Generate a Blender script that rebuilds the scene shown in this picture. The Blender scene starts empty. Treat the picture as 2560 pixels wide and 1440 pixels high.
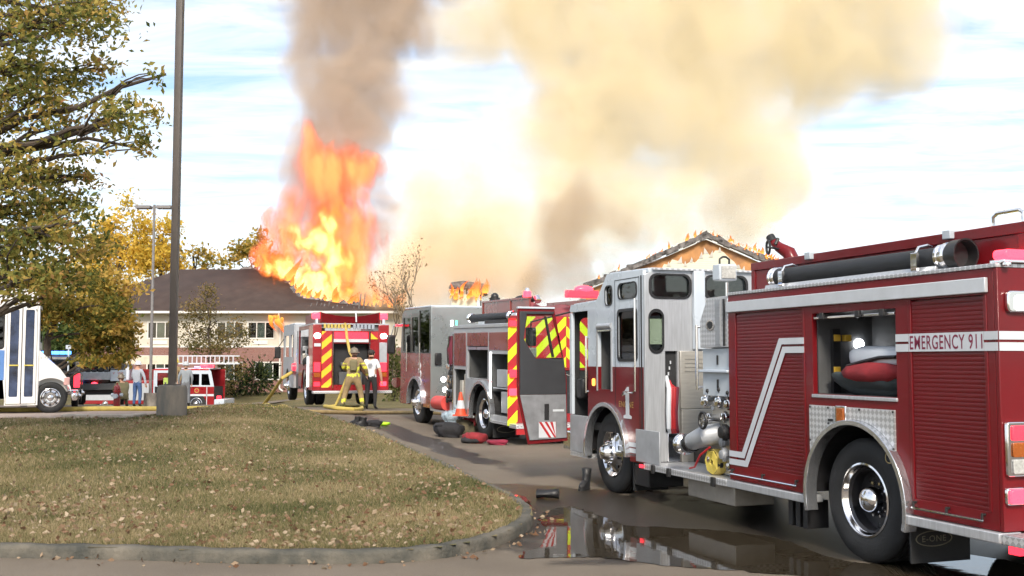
import bpy, math, random
import numpy as np
from mathutils import Vector, Matrix
from mathutils.geometry import tessellate_polygon
random.seed(7)
rng = np.random.default_rng(7)
SC = bpy.context.scene
COL = SC.collection
R = math.radians

# ------------------------------------------------------------------ camera
FPX, HOR, CAMH = 2700.0, 900.0, 1.75
PITCH = math.atan((HOR - 720) / FPX)
cam = bpy.data.cameras.new('camera')
cam.sensor_width = 36.0
cam.lens = 36.0 * FPX / 2560.0
cam.clip_start = 0.1
cam.clip_end = 6000
camo = bpy.data.objects.new('camera', cam)
camo.location = (0, 0, CAMH)
camo.rotation_euler = (R(90) + PITCH, 0, 0)
COL.objects.link(camo)
SC.camera = camo

# ------------------------------------------------------------------ sky, sun, exposure
SUN_AZ, SUN_EL = 178.0, 38.0         # degrees right of the view axis (behind the viewer, to the right), above the horizon
W = bpy.data.worlds.new('World')
SC.world = W
W.use_nodes = True
nt = W.node_tree
nt.nodes.clear()
_out = nt.nodes.new('ShaderNodeOutputWorld')
_bg = nt.nodes.new('ShaderNodeBackground')
_bg.inputs['Strength'].default_value = 0.115
_sky = nt.nodes.new('ShaderNodeTexSky')
_sky.sky_type = 'NISHITA'
_sky.sun_disc = False
_sky.sun_elevation = R(SUN_EL)
_sky.sun_rotation = R(SUN_AZ)
_sky.dust_density = 1.6
_sky.air_density = 1.0
_sky.ozone_density = 1.6
# thin high cloud over the whole sky, mapped on a flat layer far above
_geo = nt.nodes.new('ShaderNodeTexCoord')
_sep = nt.nodes.new('ShaderNodeSeparateXYZ')
nt.links.new(_geo.outputs['Generated'], _sep.inputs[0])
_zm = nt.nodes.new('ShaderNodeMath'); _zm.operation = 'MAXIMUM'; _zm.inputs[1].default_value = 0.06
nt.links.new(_sep.outputs['Z'], _zm.inputs[0])
_dx = nt.nodes.new('ShaderNodeMath'); _dx.operation = 'DIVIDE'
_dy = nt.nodes.new('ShaderNodeMath'); _dy.operation = 'DIVIDE'
nt.links.new(_sep.outputs['X'], _dx.inputs[0]); nt.links.new(_zm.outputs[0], _dx.inputs[1])
nt.links.new(_sep.outputs['Y'], _dy.inputs[0]); nt.links.new(_zm.outputs[0], _dy.inputs[1])
_cmb = nt.nodes.new('ShaderNodeCombineXYZ')
nt.links.new(_dx.outputs[0], _cmb.inputs[0]); nt.links.new(_dy.outputs[0], _cmb.inputs[1])
_map = nt.nodes.new('ShaderNodeMapping'); _map.inputs['Scale'].default_value = (1.1, 2.3, 1)
_map.inputs['Rotation'].default_value = (0, 0, R(12))
nt.links.new(_cmb.outputs[0], _map.inputs[0])
_nz = nt.nodes.new('ShaderNodeTexNoise')
_nz.inputs['Scale'].default_value = 1.1
_nz.inputs['Detail'].default_value = 8
_nz.inputs['Roughness'].default_value = 0.62
_nz.inputs['Distortion'].default_value = 0.5
nt.links.new(_map.outputs[0], _nz.inputs[0])
_cr = nt.nodes.new('ShaderNodeMapRange')
_cr.inputs['From Min'].default_value = 0.29
_cr.inputs['From Max'].default_value = 0.62
_cr.inputs['To Max'].default_value = 0.92
nt.links.new(_nz.outputs[0], _cr.inputs[0])
_mix = nt.nodes.new('ShaderNodeMix'); _mix.data_type = 'RGBA'
_mix.inputs[7].default_value = (5.5, 5.65, 5.8, 1)
nt.links.new(_cr.outputs[0], _mix.inputs[0])
nt.links.new(_sky.outputs[0], _mix.inputs[6])
nt.links.new(_mix.outputs[2], _bg.inputs['Color'])
nt.links.new(_bg.outputs[0], _out.inputs['Surface'])

sun = bpy.data.lights.new('sun', 'SUN')
sun.energy = 2.5
sun.angle = R(14)
sun.color = (1.0, 0.90, 0.76)
suno = bpy.data.objects.new('sun', sun)
_a, _e = R(SUN_AZ), R(SUN_EL)
_d = Vector((math.sin(_a) * math.cos(_e), math.cos(_a) * math.cos(_e), math.sin(_e)))
suno.rotation_euler = _d.to_track_quat('Z', 'Y').to_euler()
COL.objects.link(suno)

SC.view_settings.view_transform = 'Standard'
SC.view_settings.look = 'None'
SC.view_settings.exposure = 1.0
SC.view_settings.gamma = 1.0
SC.view_settings.use_curve_mapping = False
SC.render.engine = 'CYCLES'
SC.cycles.use_denoising = True
SC.cycles.max_bounces = 6
SC.cycles.diffuse_bounces = 3
SC.cycles.glossy_bounces = 4
SC.cycles.transparent_max_bounces = 12
SC.cycles.volume_bounces = 2
SC.cycles.volume_step_rate = 1.0
SC.cycles.volume_max_steps = 256
SC.cycles.use_adaptive_sampling = True
SC.cycles.adaptive_threshold = 0.03
SC.cycles.adaptive_min_samples = 12
SC.cycles.sample_clamp_indirect = 6.0

# ------------------------------------------------------------------ placing helpers
def pray(px, py):
    a = (px - 1280) / FPX; b = (720 - py) / FPX
    return Vector((a, math.cos(PITCH) - b * math.sin(PITCH), math.sin(PITCH) + b * math.cos(PITCH)))
def at(px, py, Y):
    r = pray(px, py); t = Y / r.y
    return Vector((r.x * t, Y, CAMH + r.z * t))
def sm(a, b, x):
    t = min(1.0, max(0.0, (x - a) / (b - a)))
    return t * t * (3 - 2 * t)
def gz(x, y):
    """height of the ground: a low swell left of the drive that dips again towards the building"""
    A = 0.48 * sm(10.3, 22, y) - 0.60 * sm(27.5, 44, y) - 0.30 * sm(44, 75, y)
    Bx = 0.14 + 0.86 * (1 - sm(-6.5, -0.5, x))
    k = sm(34, 46, y)
    Bx = Bx * (1 - k) + k
    dip = -0.85 * (1 - sm(-14, -11, x)) * sm(45, 56, y) * (1 - sm(62, 73, y))
    return A * Bx + dip
def on_ground(px, py):
    """the point of the ground seen at a place of the photograph"""
    r = pray(px, py); z = 0.0
    for _ in range(30):
        t = (z - CAMH) / min(r.z, -1e-4)
        p = Vector((0, 0, CAMH)) + r * t
        z = 0.5 * z + 0.5 * gz(p.x, p.y)
    return Vector((p.x, p.y, gz(p.x, p.y)))

# ------------------------------------------------------------------ materials
MATS = {}
def _bsdf(m):
    return m.node_tree.nodes['Principled BSDF']
def mat(name, col, rough=0.5, metal=0.0, var=0.12, scale=6.0, bump=0.0, bscale=40.0, spec=0.5,
        coat=0.0, col2=None, emis=None, estr=0.0, detail=4.0, rvar=0.12, stretch=None, trans=0.0):
    if name in MATS:
        return MATS[name]
    m = bpy.data.materials.new(name); m.use_nodes = True
    N = m.node_tree.nodes; L = m.node_tree.links
    b = _bsdf(m)
    b.inputs['Roughness'].default_value = rough
    b.inputs['Metallic'].default_value = metal
    b.inputs['Specular IOR Level'].default_value = spec
    b.inputs['Coat Weight'].default_value = coat
    b.inputs['Coat Roughness'].default_value = 0.06
    tc = N.new('ShaderNodeTexCoord')
    vec = tc.outputs['Object']
    if stretch:
        mp = N.new('ShaderNodeMapping'); mp.inputs['Scale'].default_value = stretch
        L.new(vec, mp.inputs[0]); vec = mp.outputs[0]
    nz = N.new('ShaderNodeTexNoise'); nz.inputs['Scale'].default_value = scale
    nz.inputs['Detail'].default_value = detail; nz.inputs['Roughness'].default_value = 0.6
    L.new(vec, nz.inputs[0])
    mx = N.new('ShaderNodeMix'); mx.data_type = 'RGBA'
    c2 = col2 if col2 else tuple(c * (1 - 2 * var) for c in col)
    mr = N.new('ShaderNodeMapRange'); mr.inputs['From Min'].default_value = 0.32; mr.inputs['From Max'].default_value = 0.68
    L.new(nz.outputs[0], mr.inputs[0])
    L.new(mr.outputs[0], mx.inputs[0])
    mx.inputs[6].default_value = (*c2, 1); mx.inputs[7].default_value = (*col, 1)
    L.new(mx.outputs[2], b.inputs['Base Color'])
    rr_ = N.new('ShaderNodeMapRange'); rr_.inputs['To Min'].default_value = max(0.02, rough - rvar); rr_.inputs['To Max'].default_value = min(1, rough + rvar)
    L.new(nz.outputs[0], rr_.inputs[0]); L.new(rr_.outputs[0], b.inputs['Roughness'])
    if bump > 0:
        n2 = N.new('ShaderNodeTexNoise'); n2.inputs['Scale'].default_value = bscale; n2.inputs['Detail'].default_value = 5
        L.new(vec, n2.inputs[0])
        bp = N.new('ShaderNodeBump'); bp.inputs['Strength'].default_value = bump; bp.inputs['Distance'].default_value = 0.02
        L.new(n2.outputs[0], bp.inputs['Height']); L.new(bp.outputs[0], b.inputs['Normal'])
    if emis:
        b.inputs['Emission Color'].default_value = (*emis, 1)
        b.inputs['Emission Strength'].default_value = estr
    if trans:
        b.inputs['Transmission Weight'].default_value = trans
    MATS[name] = m
    return m
def glass(name, tint, gloss=0.10):
    if name in MATS:
        return MATS[name]
    m = bpy.data.materials.new(name); m.use_nodes = True
    N = m.node_tree.nodes; L = m.node_tree.links; N.clear()
    o = N.new('ShaderNodeOutputMaterial'); t = N.new('ShaderNodeBsdfTransparent'); g = N.new('ShaderNodeBsdfGlossy')
    t.inputs[0].default_value = (*tint, 1); g.inputs['Roughness'].default_value = 0.03
    fr = N.new('ShaderNodeFresnel'); fr.inputs[0].default_value = 1.45
    mu = N.new('ShaderNodeMath'); mu.operation = 'ADD'; mu.inputs[1].default_value = gloss * 0.5
    L.new(fr.outputs[0], mu.inputs[0])
    x = N.new('ShaderNodeMixShader'); L.new(mu.outputs[0], x.inputs[0]); L.new(t.outputs[0], x.inputs[1]); L.new(g.outputs[0], x.inputs[2])
    L.new(x.outputs[0], o.inputs[0])
    MATS[name] = m
    return m
def treadplate(name='treadplate', col=(0.60, 0.61, 0.63), sc=26.0):
    if name in MATS:
        return MATS[name]
    m = mat(name, col, rough=0.34, metal=0.55, var=0.10, scale=3)
    N = m.node_tree.nodes; L = m.node_tree.links; b = _bsdf(m)
    tc = N.new('ShaderNodeTexCoord')
    mp = N.new('ShaderNodeMapping'); mp.inputs['Rotation'].default_value = (R(45), R(0), R(45)); mp.inputs['Scale'].default_value = (sc, sc, sc)
    L.new(tc.outputs['Object'], mp.inputs[0])
    v = N.new('ShaderNodeTexChecker'); v.inputs['Scale'].default_value = 1.0
    L.new(mp.outputs[0], v.inputs[0])
    bp = N.new('ShaderNodeBump'); bp.inputs['Strength'].default_value = 0.5; bp.inputs['Distance'].default_value = 0.006
    L.new(v.outputs['Fac'], bp.inputs['Height']); L.new(bp.outputs[0], b.inputs['Normal'])
    v.inputs['Color1'].default_value = (*[c * 0.72 for c in col], 1); v.inputs['Color2'].default_value = (*[min(1, c * 1.12) for c in col], 1)
    mp.inputs['Rotation'].default_value = (R(45), 0, 0); L.new(v.outputs['Color'], b.inputs['Base Color'])
    return m

RED = mat('fire_red_paint', (0.145, 0.0045, 0.008), spec=0.28, rough=0.34, coat=0.18, var=0.08, col2=(0.12, 0.008, 0.011), detail=9, scale=2.2, rvar=0.08)
RED2 = mat('fire_red_slats', (0.13, 0.0045, 0.008), spec=0.28, rough=0.36, coat=0.18, var=0.14, scale=2.2, rvar=0.10)
BRED = mat('bright_red_paint', (0.26, 0.010, 0.014), rough=0.3, coat=0.5, var=0.08, scale=2)
WHITE = mat('white_cab_paint', (0.50, 0.56, 0.63), rough=0.28, coat=0.5, var=0.04, scale=2)
REFW = mat('white_reflective_film', (0.53, 0.56, 0.60), rough=0.40, var=0.05, scale=5)
ALU = mat('brushed_aluminium', (0.52, 0.54, 0.57), rough=0.38, metal=0.5, var=0.10, scale=3, stretch=(14, 14, 1.0))
ALUD = mat('dull_aluminium', (0.42, 0.44, 0.47), rough=0.5, metal=0.4, var=0.12, scale=4)
STEEL = mat('stainless_panel', (0.60, 0.57, 0.51), rough=0.33, metal=0.55, var=0.08, scale=4, stretch=(1, 1, 10))
PLATE = treadplate()
CHROME = mat('chrome', (0.80, 0.80, 0.82), rough=0.10, metal=1.0, var=0.03, scale=4, rvar=0.05)
RUB = mat('tyre_rubber', (0.016, 0.017, 0.019), rough=0.72, var=0.25, scale=8, bump=0.15, bscale=60)
BLK = mat('black_plastic', (0.018, 0.018, 0.02), rough=0.45, var=0.2, scale=10)
DARK = mat('dark_interior', (0.020, 0.021, 0.024), rough=0.7, var=0.2, scale=5)
GREY = mat('grey_lining', (0.075, 0.078, 0.082), rough=0.6, var=0.12, scale=3)
SHELF = mat('pale_blue_grey_shelf', (0.42, 0.47, 0.52), rough=0.45, var=0.06, scale=3)
GLASSD = glass('tinted_glass', (0.62, 0.68, 0.66))
GLASSK = glass('dark_tinted_glass', (0.12, 0.13, 0.13))
GLASSC = glass('clear_glass', (0.86, 0.90, 0.88), 0.04)
LIME = mat('lime_reflective_film', (0.62, 0.78, 0.02), rough=0.4, var=0.05, scale=4)
YEL = mat('yellow_reflective_film', (0.80, 0.50, 0.03), rough=0.4, var=0.05, scale=4)
CRED = mat('red_reflective_film', (0.42, 0.02, 0.025), rough=0.4, var=0.06, scale=4)
LRED = mat('lit_red_lens', (0.35, 0.01, 0.012), rough=0.3, emis=(1.0, 0.03, 0.055), estr=1.5, var=0.1, scale=60)
LREDX = mat('flashing_red_lens', (0.35, 0.01, 0.012), rough=0.3, emis=(1.0, 0.028, 0.05), estr=3.6, var=0.1, scale=60)
LWHT = mat('lit_white_lamp', (0.8, 0.8, 0.8), rough=0.3, emis=(0.95, 0.97, 1.0), estr=9.0, var=0.02)
LBLU = mat('lit_blue_lens', (0.05, 0.15, 0.7), rough=0.3, emis=(0.05, 0.24, 1.0), estr=3.4, var=0.05)
LAMB = mat('lit_amber_lens', (0.6, 0.2, 0.03), rough=0.3, emis=(1.0, 0.35, 0.06), estr=1.6, var=0.05)
AMBER = mat('amber_lens', (0.34, 0.09, 0.015), rough=0.25, var=0.1, scale=40)
CLRL = mat('clear_lens', (0.50, 0.50, 0.48), rough=0.2, var=0.2, scale=50)
GOLD = mat('gold_leaf', (0.62, 0.42, 0.13), rough=0.35, metal=0.6, var=0.1)
HOSEY = mat('yellow_hose_jacket', (0.52, 0.40, 0.10), rough=0.8, var=0.15, scale=8, bump=0.2, bscale=120)
CONC = mat('weathered_concrete', (0.30, 0.27, 0.235), rough=0.85, var=0.22, scale=4, bump=0.25, bscale=30, detail=8)

# ------------------------------------------------------------------ mesh helpers
class G:
    """collects simple solids and links them as one mesh object"""
    def __init__(s):
        s.v = []; s.f = []
    def add(s, v, f):
        o = len(s.v); s.v += [tuple(p) for p in v]; s.f += [tuple(i + o for i in q) for q in f]; return s
    def box(s, x0, x1, y0, y1, z0, z1):
        v = [(x0, y0, z0), (x1, y0, z0), (x1, y1, z0), (x0, y1, z0), (x0, y0, z1), (x1, y0, z1), (x1, y1, z1), (x0, y1, z1)]
        return s.add(v, [(0, 3, 2, 1), (4, 5, 6, 7), (0, 1, 5, 4), (1, 2, 6, 5), (2, 3, 7, 6), (3, 0, 4, 7)])
    def cyl(s, p0, p1, r0, r1=None, n=16, cap=True):
        return s.tube([p0, p1], [r0, r0 if r1 is None else r1], n, cap)
    def tube(s, pts, r, n=8, cap=True):
        pts = [Vector(p) for p in pts]
        if not isinstance(r, (list, tuple)): r = [r] * len(pts)
        v = []; f = []
        t0 = (pts[1] - pts[0]).normalized()
        up = Vector((0, 0, 1)) if abs(t0.z) < 0.9 else Vector((1, 0, 0))
        for i, p in enumerate(pts):
            if i == 0: t = pts[1] - pts[0]
            elif i == len(pts) - 1: t = pts[-1] - pts[-2]
            else: t = (pts[i + 1] - p).normalized() + (p - pts[i - 1]).normalized()
            t = t.normalized() if t.length > 1e-9 else t0
            a = t.cross(up)
            if a.length < 1e-5: a = t.cross(Vector((0, 1, 0)))
            a.normalize(); b = a.cross(t).normalized(); up = b
            for k in range(n):
                w = 2 * math.pi * k / n
                v.append(p + (a * math.cos(w) + b * math.sin(w)) * r[i])
        for i in range(len(pts) - 1):
            for k in range(n):
                k2 = (k + 1) % n
                f.append((i * n + k, i * n + k2, (i + 1) * n + k2, (i + 1) * n + k))
        if cap:
            f.append(tuple(range(n))[::-1]); f.append(tuple((len(pts) - 1) * n + k for k in range(n)))
        return s.add(v, f)
    def prism(s, poly, axis, c0, c1):
        n = len(poly)
        def P(a, b, c):
            return (c, a, b) if axis == 'x' else ((a, c, b) if axis == 'y' else (a, b, c))
        v = [P(a, b, c0) for a, b in poly] + [P(a, b, c1) for a, b in poly]
        f = [tuple(range(n)), tuple(range(2 * n - 1, n - 1, -1))]
        f += [(i, i + n, (i + 1) % n + n, (i + 1) % n) for i in range(n)]
        return s.add(v, f)
    def panel(s, outer, holes, axis, c0, c1):
        """a flat plate with openings"""
        loops = [list(outer)] + [list(h) for h in holes]
        tri = tessellate_polygon([[Vector((a, b, 0)) for a, b in l] for l in loops])
        flat = [p for l in loops for p in l]; n = len(flat)
        def P(a, b, c):
            return (c, a, b) if axis == 'x' else ((a, c, b) if axis == 'y' else (a, b, c))
        v = [P(a, b, c0) for a, b in flat] + [P(a, b, c1) for a, b in flat]
        f = [tuple(t) for t in tri] + [tuple(i + n for i in t[::-1]) for t in tri]
        o = 0
        for l in loops:
            m = len(l)
            f += [(o + i, o + i + n, o + (i + 1) % m + n, o + (i + 1) % m) for i in range(m)]
            o += m
        return s.add(v, f)
    def lathe(s, prof, org, axis='x', n=40, closed=False):
        v = []; f = []; m = len(prof)
        for k in range(n):
            w = 2 * math.pi * k / n; c, d = math.cos(w), math.sin(w)
            for r, h in prof:
                if axis == 'x': p = (org[0] + h, org[1] + r * c, org[2] + r * d)
                elif axis == 'y': p = (org[0] + r * c, org[1] + h, org[2] + r * d)
                else: p = (org[0] + r * c, org[1] + r * d, org[2] + h)
                v.append(p)
        for k in range(n):
            k2 = (k + 1) % n
            for i in range(m if closed else m - 1):
                j = (i + 1) % m
                f.append((k * m + i, k2 * m + i, k2 * m + j, k * m + j))
        return s.add(v, f)
    def sphere(s, c, r, n=12, m=8):
        rx, ry, rz = r if isinstance(r, (tuple, list)) else (r, r, r)
        v = [(c[0], c[1], c[2] + rz)]; f = []
        for i in range(1, m):
            a = math.pi * i / m
            for k in range(n):
                w = 2 * math.pi * k / n
                v.append((c[0] + rx * math.sin(a) * math.cos(w), c[1] + ry * math.sin(a) * math.sin(w), c[2] + rz * math.cos(a)))
        v.append((c[0], c[1], c[2] - rz))
        for k in range(n): f.append((0, 1 + k, 1 + (k + 1) % n))
        for i in range(m - 2):
            for k in range(n):
                f.append((1 + i * n + k, 1 + (i + 1) * n + k, 1 + (i + 1) * n + (k + 1) % n, 1 + i * n + (k + 1) % n))
        l = len(v) - 1
        for k in range(n): f.append((l, 1 + (m - 2) * n + (k + 1) % n, 1 + (m - 2) * n + k))
        return s.add(v, f)
    def mesh(s, name, m, ang=35, fixn=True):
        me = bpy.data.meshes.new(name)
        me.from_pydata(s.v, [], s.f)
        if m is not None: me.materials.append(m)
        if fixn:
            import bmesh
            bm = bmesh.new(); bm.from_mesh(me)
            bmesh.ops.recalc_face_normals(bm, faces=bm.faces); bm.to_mesh(me); bm.free()
        me.polygons.foreach_set('use_smooth', [True] * len(me.polygons))
        me.set_sharp_from_angle(angle=R(ang))
        me.update()
        return me
    def make(s, name, m, parent=None, bevel=0.0, ang=35, loc=None, rot=None, label=None):
        o = bpy.data.objects.new(name, s.mesh(name, m, ang))
        COL.objects.link(o)
        if parent is not None: o.parent = parent
        if loc is not None: o.location = loc
        if rot is not None: o.rotation_euler = rot
        if bevel > 0:
            b = o.modifiers.new('bevel', 'BEVEL'); b.width = bevel; b.segments = 2; b.limit_method = 'ANGLE'; b.angle_limit = R(40)
        if label: o['label'] = label
        return o
def arr_obj(name, V, F, m, parent=None, smooth=False, attrs=None):
    """large mesh from arrays: V (n,3), F (m,k)"""
    me = bpy.data.meshes.new(name)
    V = np.asarray(V, np.float32); F = np.asarray(F, np.int32)
    k = F.shape[1]
    me.vertices.add(len(V)); me.vertices.foreach_set('co', V.ravel())
    me.loops.add(F.size); me.loops.foreach_set('vertex_index', F.ravel())
    me.polygons.add(len(F)); me.polygons.foreach_set('loop_start', np.arange(0, F.size, k, dtype=np.int32))
    if attrs:
        for an, dom, arr in attrs:
            a = me.attributes.new(an, 'FLOAT', dom); a.data.foreach_set('value', np.asarray(arr, np.float32))
    if smooth: me.polygons.foreach_set('use_smooth', [True] * len(F))
    me.update(calc_edges=True); me.validate()
    if m is not None: me.materials.append(m)
    o = bpy.data.objects.new(name, me); COL.objects.link(o)
    if parent is not None: o.parent = parent
    return o
def empty(name, loc=(0, 0, 0), rz=0.0, parent=None):
    o = bpy.data.objects.new(name, None); o.empty_display_size = 0.2
    COL.objects.link(o); o.location = loc; o.rotation_euler = (0, 0, rz)
    if parent is not None: o.parent = parent
    return o
def tag(o, label, cat, group=None):
    o['label'] = label; o['category'] = cat
    if group: o['group'] = group
    return o
def kind(o, k):
    o['kind'] = k; return o
def inst(me, name, parent, loc=(0, 0, 0), rot=None, scale=None):
    o = bpy.data.objects.new(name, me); COL.objects.link(o); o.parent = parent; o.location = loc
    if rot: o.rotation_euler = rot
    if scale: o.scale = scale
    return o
def rr(a0, a1, b0, b1, r, n=5):
    """rounded rectangle"""
    pts = []
    for cx, cy, s0 in ((a1 - r, b1 - r, 0), (a0 + r, b1 - r, 90), (a0 + r, b0 + r, 180), (a1 - r, b0 + r, 270)):
        for i in range(n + 1):
            w = R(s0 + 90 * i / n); pts.append((cx + r * math.cos(w), cy + r * math.sin(w)))
    return pts
def arc(cy, cz, r, a0, a1, n=24):
    return [(cy + r * math.cos(R(a0 + (a1 - a0) * i / n)), cz + r * math.sin(R(a0 + (a1 - a0) * i / n))) for i in range(n + 1)]
def text_mesh(body, size, width, m, parent, name, origin, udir, vdir, depth=0.004, bold=0.0, wscale=None):
    """lettering laid on a plane: origin is the lower left corner"""
    cu = bpy.data.curves.new('lettering', 'FONT'); cu.body = body; cu.size = 1.0; cu.extrude = 0.0; cu.offset = bold; cu.space_character = 1.12
    ob = bpy.data.objects.new('lettering', cu); COL.objects.link(ob)
    bpy.context.view_layer.update()
    me = bpy.data.meshes.new_from_object(ob.evaluated_get(bpy.context.evaluated_depsgraph_get()))
    bpy.data.objects.remove(ob); bpy.data.curves.remove(cu)
    co = np.zeros(len(me.vertices) * 3); me.vertices.foreach_get('co', co); co = co.reshape(-1, 3)
    mn, mx = co.min(0), co.max(0)
    u, v, o = Vector(udir), Vector(vdir), Vector(origin)
    nrm = u.cross(v)
    out = []
    for c in co:
        a = (c[0] - mn[0]) / (mx[0] - mn[0]) * width; b = (c[1] - mn[1]) / (mx[1] - mn[1]) * size
        out.append(o + u * a + v * b + nrm * depth)
    me.vertices.foreach_set('co', np.array(out).ravel())
    me.materials.clear(); me.materials.append(m); me.update()
    t = bpy.data.objects.new(name, me); COL.objects.link(t); t.parent = parent
    return t
# ------------------------------------------------------------------ ground
def grid_obj(name, xs, ys, zf, m, keep=None):
    xs = np.asarray(xs, float); ys = np.asarray(ys, float)
    nx, ny = len(xs), len(ys)
    V = np.array([(x, y, zf(x, y)) for y in ys for x in xs])
    F = []
    for j in range(ny - 1):
        for i in range(nx - 1):
            if keep is None or keep((xs[i] + xs[i + 1]) / 2, (ys[j] + ys[j + 1]) / 2):
                a = j * nx + i
                F.append((a, a + 1, a + 1 + nx, a + nx))
    return arr_obj(name, V, F, m, smooth=True)

def patchy(name, cols, scale, rough=0.95, fine=60.0, bump=0.5, bd=0.03, fine_amt=0.35):
    m = bpy.data.materials.new(name); m.use_nodes = True
    N = m.node_tree.nodes; L = m.node_tree.links; b = _bsdf(m)
    b.inputs['Roughness'].default_value = rough
    b.inputs['Specular IOR Level'].default_value = 0.2
    tc = N.new('ShaderNodeTexCoord')
    n1 = N.new('ShaderNodeTexNoise'); n1.inputs['Scale'].default_value = scale; n1.inputs['Detail'].default_value = 6; n1.inputs['Roughness'].default_value = 0.6
    L.new(tc.outputs['Object'], n1.inputs[0])
    cr = N.new('ShaderNodeValToRGB'); e = cr.color_ramp.elements
    while len(e) < len(cols): e.new(0.5)
    for i, c in enumerate(cols):
        e[i].position = 0.3 + 0.4 * i / (len(cols) - 1); e[i].color = (*c, 1)
    L.new(n1.outputs[0], cr.inputs[0])
    n2 = N.new('ShaderNodeTexNoise'); n2.inputs['Scale'].default_value = fine; n2.inputs['Detail'].default_value = 4
    L.new(tc.outputs['Object'], n2.inputs[0])
    mr = N.new('ShaderNodeMapRange'); mr.inputs['From Min'].default_value = 0.3; mr.inputs['From Max'].default_value = 0.7
    mr.inputs['To Min'].default_value = 1 - fine_amt; mr.inputs['To Max'].default_value = 1 + fine_amt
    L.new(n2.outputs[0], mr.inputs[0])
    mu = N.new('ShaderNodeVectorMath'); mu.operation = 'SCALE'
    L.new(cr.outputs[0], mu.inputs[0]); L.new(mr.outputs[0], mu.inputs['Scale'])
    L.new(mu.outputs[0], b.inputs['Base Color'])
    bp = N.new('ShaderNodeBump'); bp.inputs['Strength'].default_value = bump; bp.inputs['Distance'].default_value = bd
    L.new(n2.outputs[0], bp.inputs['Height']); L.new(bp.outputs[0], b.inputs['Normal'])
    MATS[name] = m
    return m

LAWN = patchy('dormant_lawn', [(0.085, 0.072, 0.035), (0.115, 0.10, 0.045), (0.16, 0.125, 0.06)], 0.35, fine=18)
SOIL = patchy('island_turf', [(0.08, 0.085, 0.036), (0.15, 0.125, 0.06), (0.24, 0.185, 0.10)], 0.9, fine=45)
ROADM = patchy('tan_weathered_asphalt', [(0.118, 0.098, 0.077), (0.150, 0.125, 0.098), (0.178, 0.150, 0.119)], 0.45, rough=0.85, fine=85, bump=0.35, bd=0.006, fine_amt=0.22)
LOTM = patchy('pinkish_concrete_lot', [(0.27, 0.215, 0.185), (0.33, 0.265, 0.23), (0.36, 0.30, 0.26)], 0.5, rough=0.85, fine=50, bump=0.2, bd=0.005, fine_amt=0.12)

# damp and wet staining on the drive: two smooth water-darkened fields with noisy rims, plus painted shade under the nearest engine
def wet_shaded_drive():
    m = ROADM; N = m.node_tree.nodes; L = m.node_tree.links; b = _bsdf(m)
    src = b.inputs['Base Color'].links[0].from_socket
    tc = N.new('ShaderNodeTexCoord')
    nz = N.new('ShaderNodeTexNoise'); nz.inputs['Scale'].default_value = 1.3; nz.inputs['Detail'].default_value = 7
    L.new(tc.outputs['Object'], nz.inputs[0])
    tot = None
    for cx, cy, ax, ay, rot in ((2.9, 11.4, 4.4, 2.2, -8), (-2.3, 23.5, 0.42, 6.5, 19), (0.9, 13.2, 1.0, 2.0, 20), (5.5, 13.5, 3.5, 6.0, 18), (2.2, 24.5, 2.2, 4.2, 20)):
        mp = N.new('ShaderNodeMapping'); mp.vector_type = 'TEXTURE'
        mp.inputs['Location'].default_value = (cx, cy, 0); mp.inputs['Rotation'].default_value = (0, 0, R(rot)); mp.inputs['Scale'].default_value = (ax, ay, 50)
        L.new(tc.outputs['Object'], mp.inputs[0])
        ln = N.new('ShaderNodeVectorMath'); ln.operation = 'LENGTH'; L.new(mp.outputs[0], ln.inputs[0])
        ad = N.new('ShaderNodeMath'); ad.operation = 'MULTIPLY_ADD'; ad.inputs[1].default_value = 1.5; L.new(nz.outputs[0], ad.inputs[0]); L.new(ln.outputs['Value'], ad.inputs[2])
        mr = N.new('ShaderNodeMapRange'); mr.interpolation_type = 'SMOOTHSTEP'
        mr.inputs['From Min'].default_value = 1.85; mr.inputs['From Max'].default_value = 1.60
        L.new(ad.outputs[0], mr.inputs[0])
        if tot is None: tot = mr.outputs[0]
        else:
            x = N.new('ShaderNodeMath'); x.operation = 'MAXIMUM'; L.new(tot, x.inputs[0]); L.new(mr.outputs[0], x.inputs[1]); tot = x.outputs[0]
    mx = N.new('ShaderNodeMix'); mx.data_type = 'RGBA'
    dk = N.new('ShaderNodeVectorMath'); dk.operation = 'SCALE'; dk.inputs['Scale'].default_value = 0.20
    L.new(src, dk.inputs[0])
    L.new(tot, mx.inputs[0]); L.new(src, mx.inputs[6]); L.new(dk.outputs[0], mx.inputs[7])
    L.new(mx.outputs[2], b.inputs['Base Color'])
    r2 = N.new('ShaderNodeMapRange'); r2.inputs['To Min'].default_value = 0.85; r2.inputs['To Max'].default_value = 0.42
    L.new(tot, r2.inputs[0]); L.new(r2.outputs[0], b.inputs['Roughness'])
wet_shaded_drive()

tx = [-3000, -1200, -500, -250, -140] + list(np.arange(-90, 91, 1.5)) + [140, 250, 500, 1200, 3000]
ty = [-300, -100, -40] + list(np.arange(-20, 96, 1.5)) + [120, 180, 400, 1200, 4500]
kind(grid_obj('terrain', tx, ty, lambda x, y: gz(x, y) - 0.05, LAWN), 'structure')
def _drive(x, y):
    return y < 39.5 + 0.25 * math.sin(x * 0.7) or (x < -10.5 and y < 56)
kind(grid_obj('driveway', np.arange(-45, 46, 0.75), np.arange(-12, 57, 0.75), lambda x, y: gz(x, y), ROADM, _drive), 'structure')
kind(grid_obj('parking_lot', np.arange(-40, -7.55, 0.625), np.arange(21.55, 34.5, 0.5), lambda x, y: gz(x, y) + 0.008, LOTM), 'structure')

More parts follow.
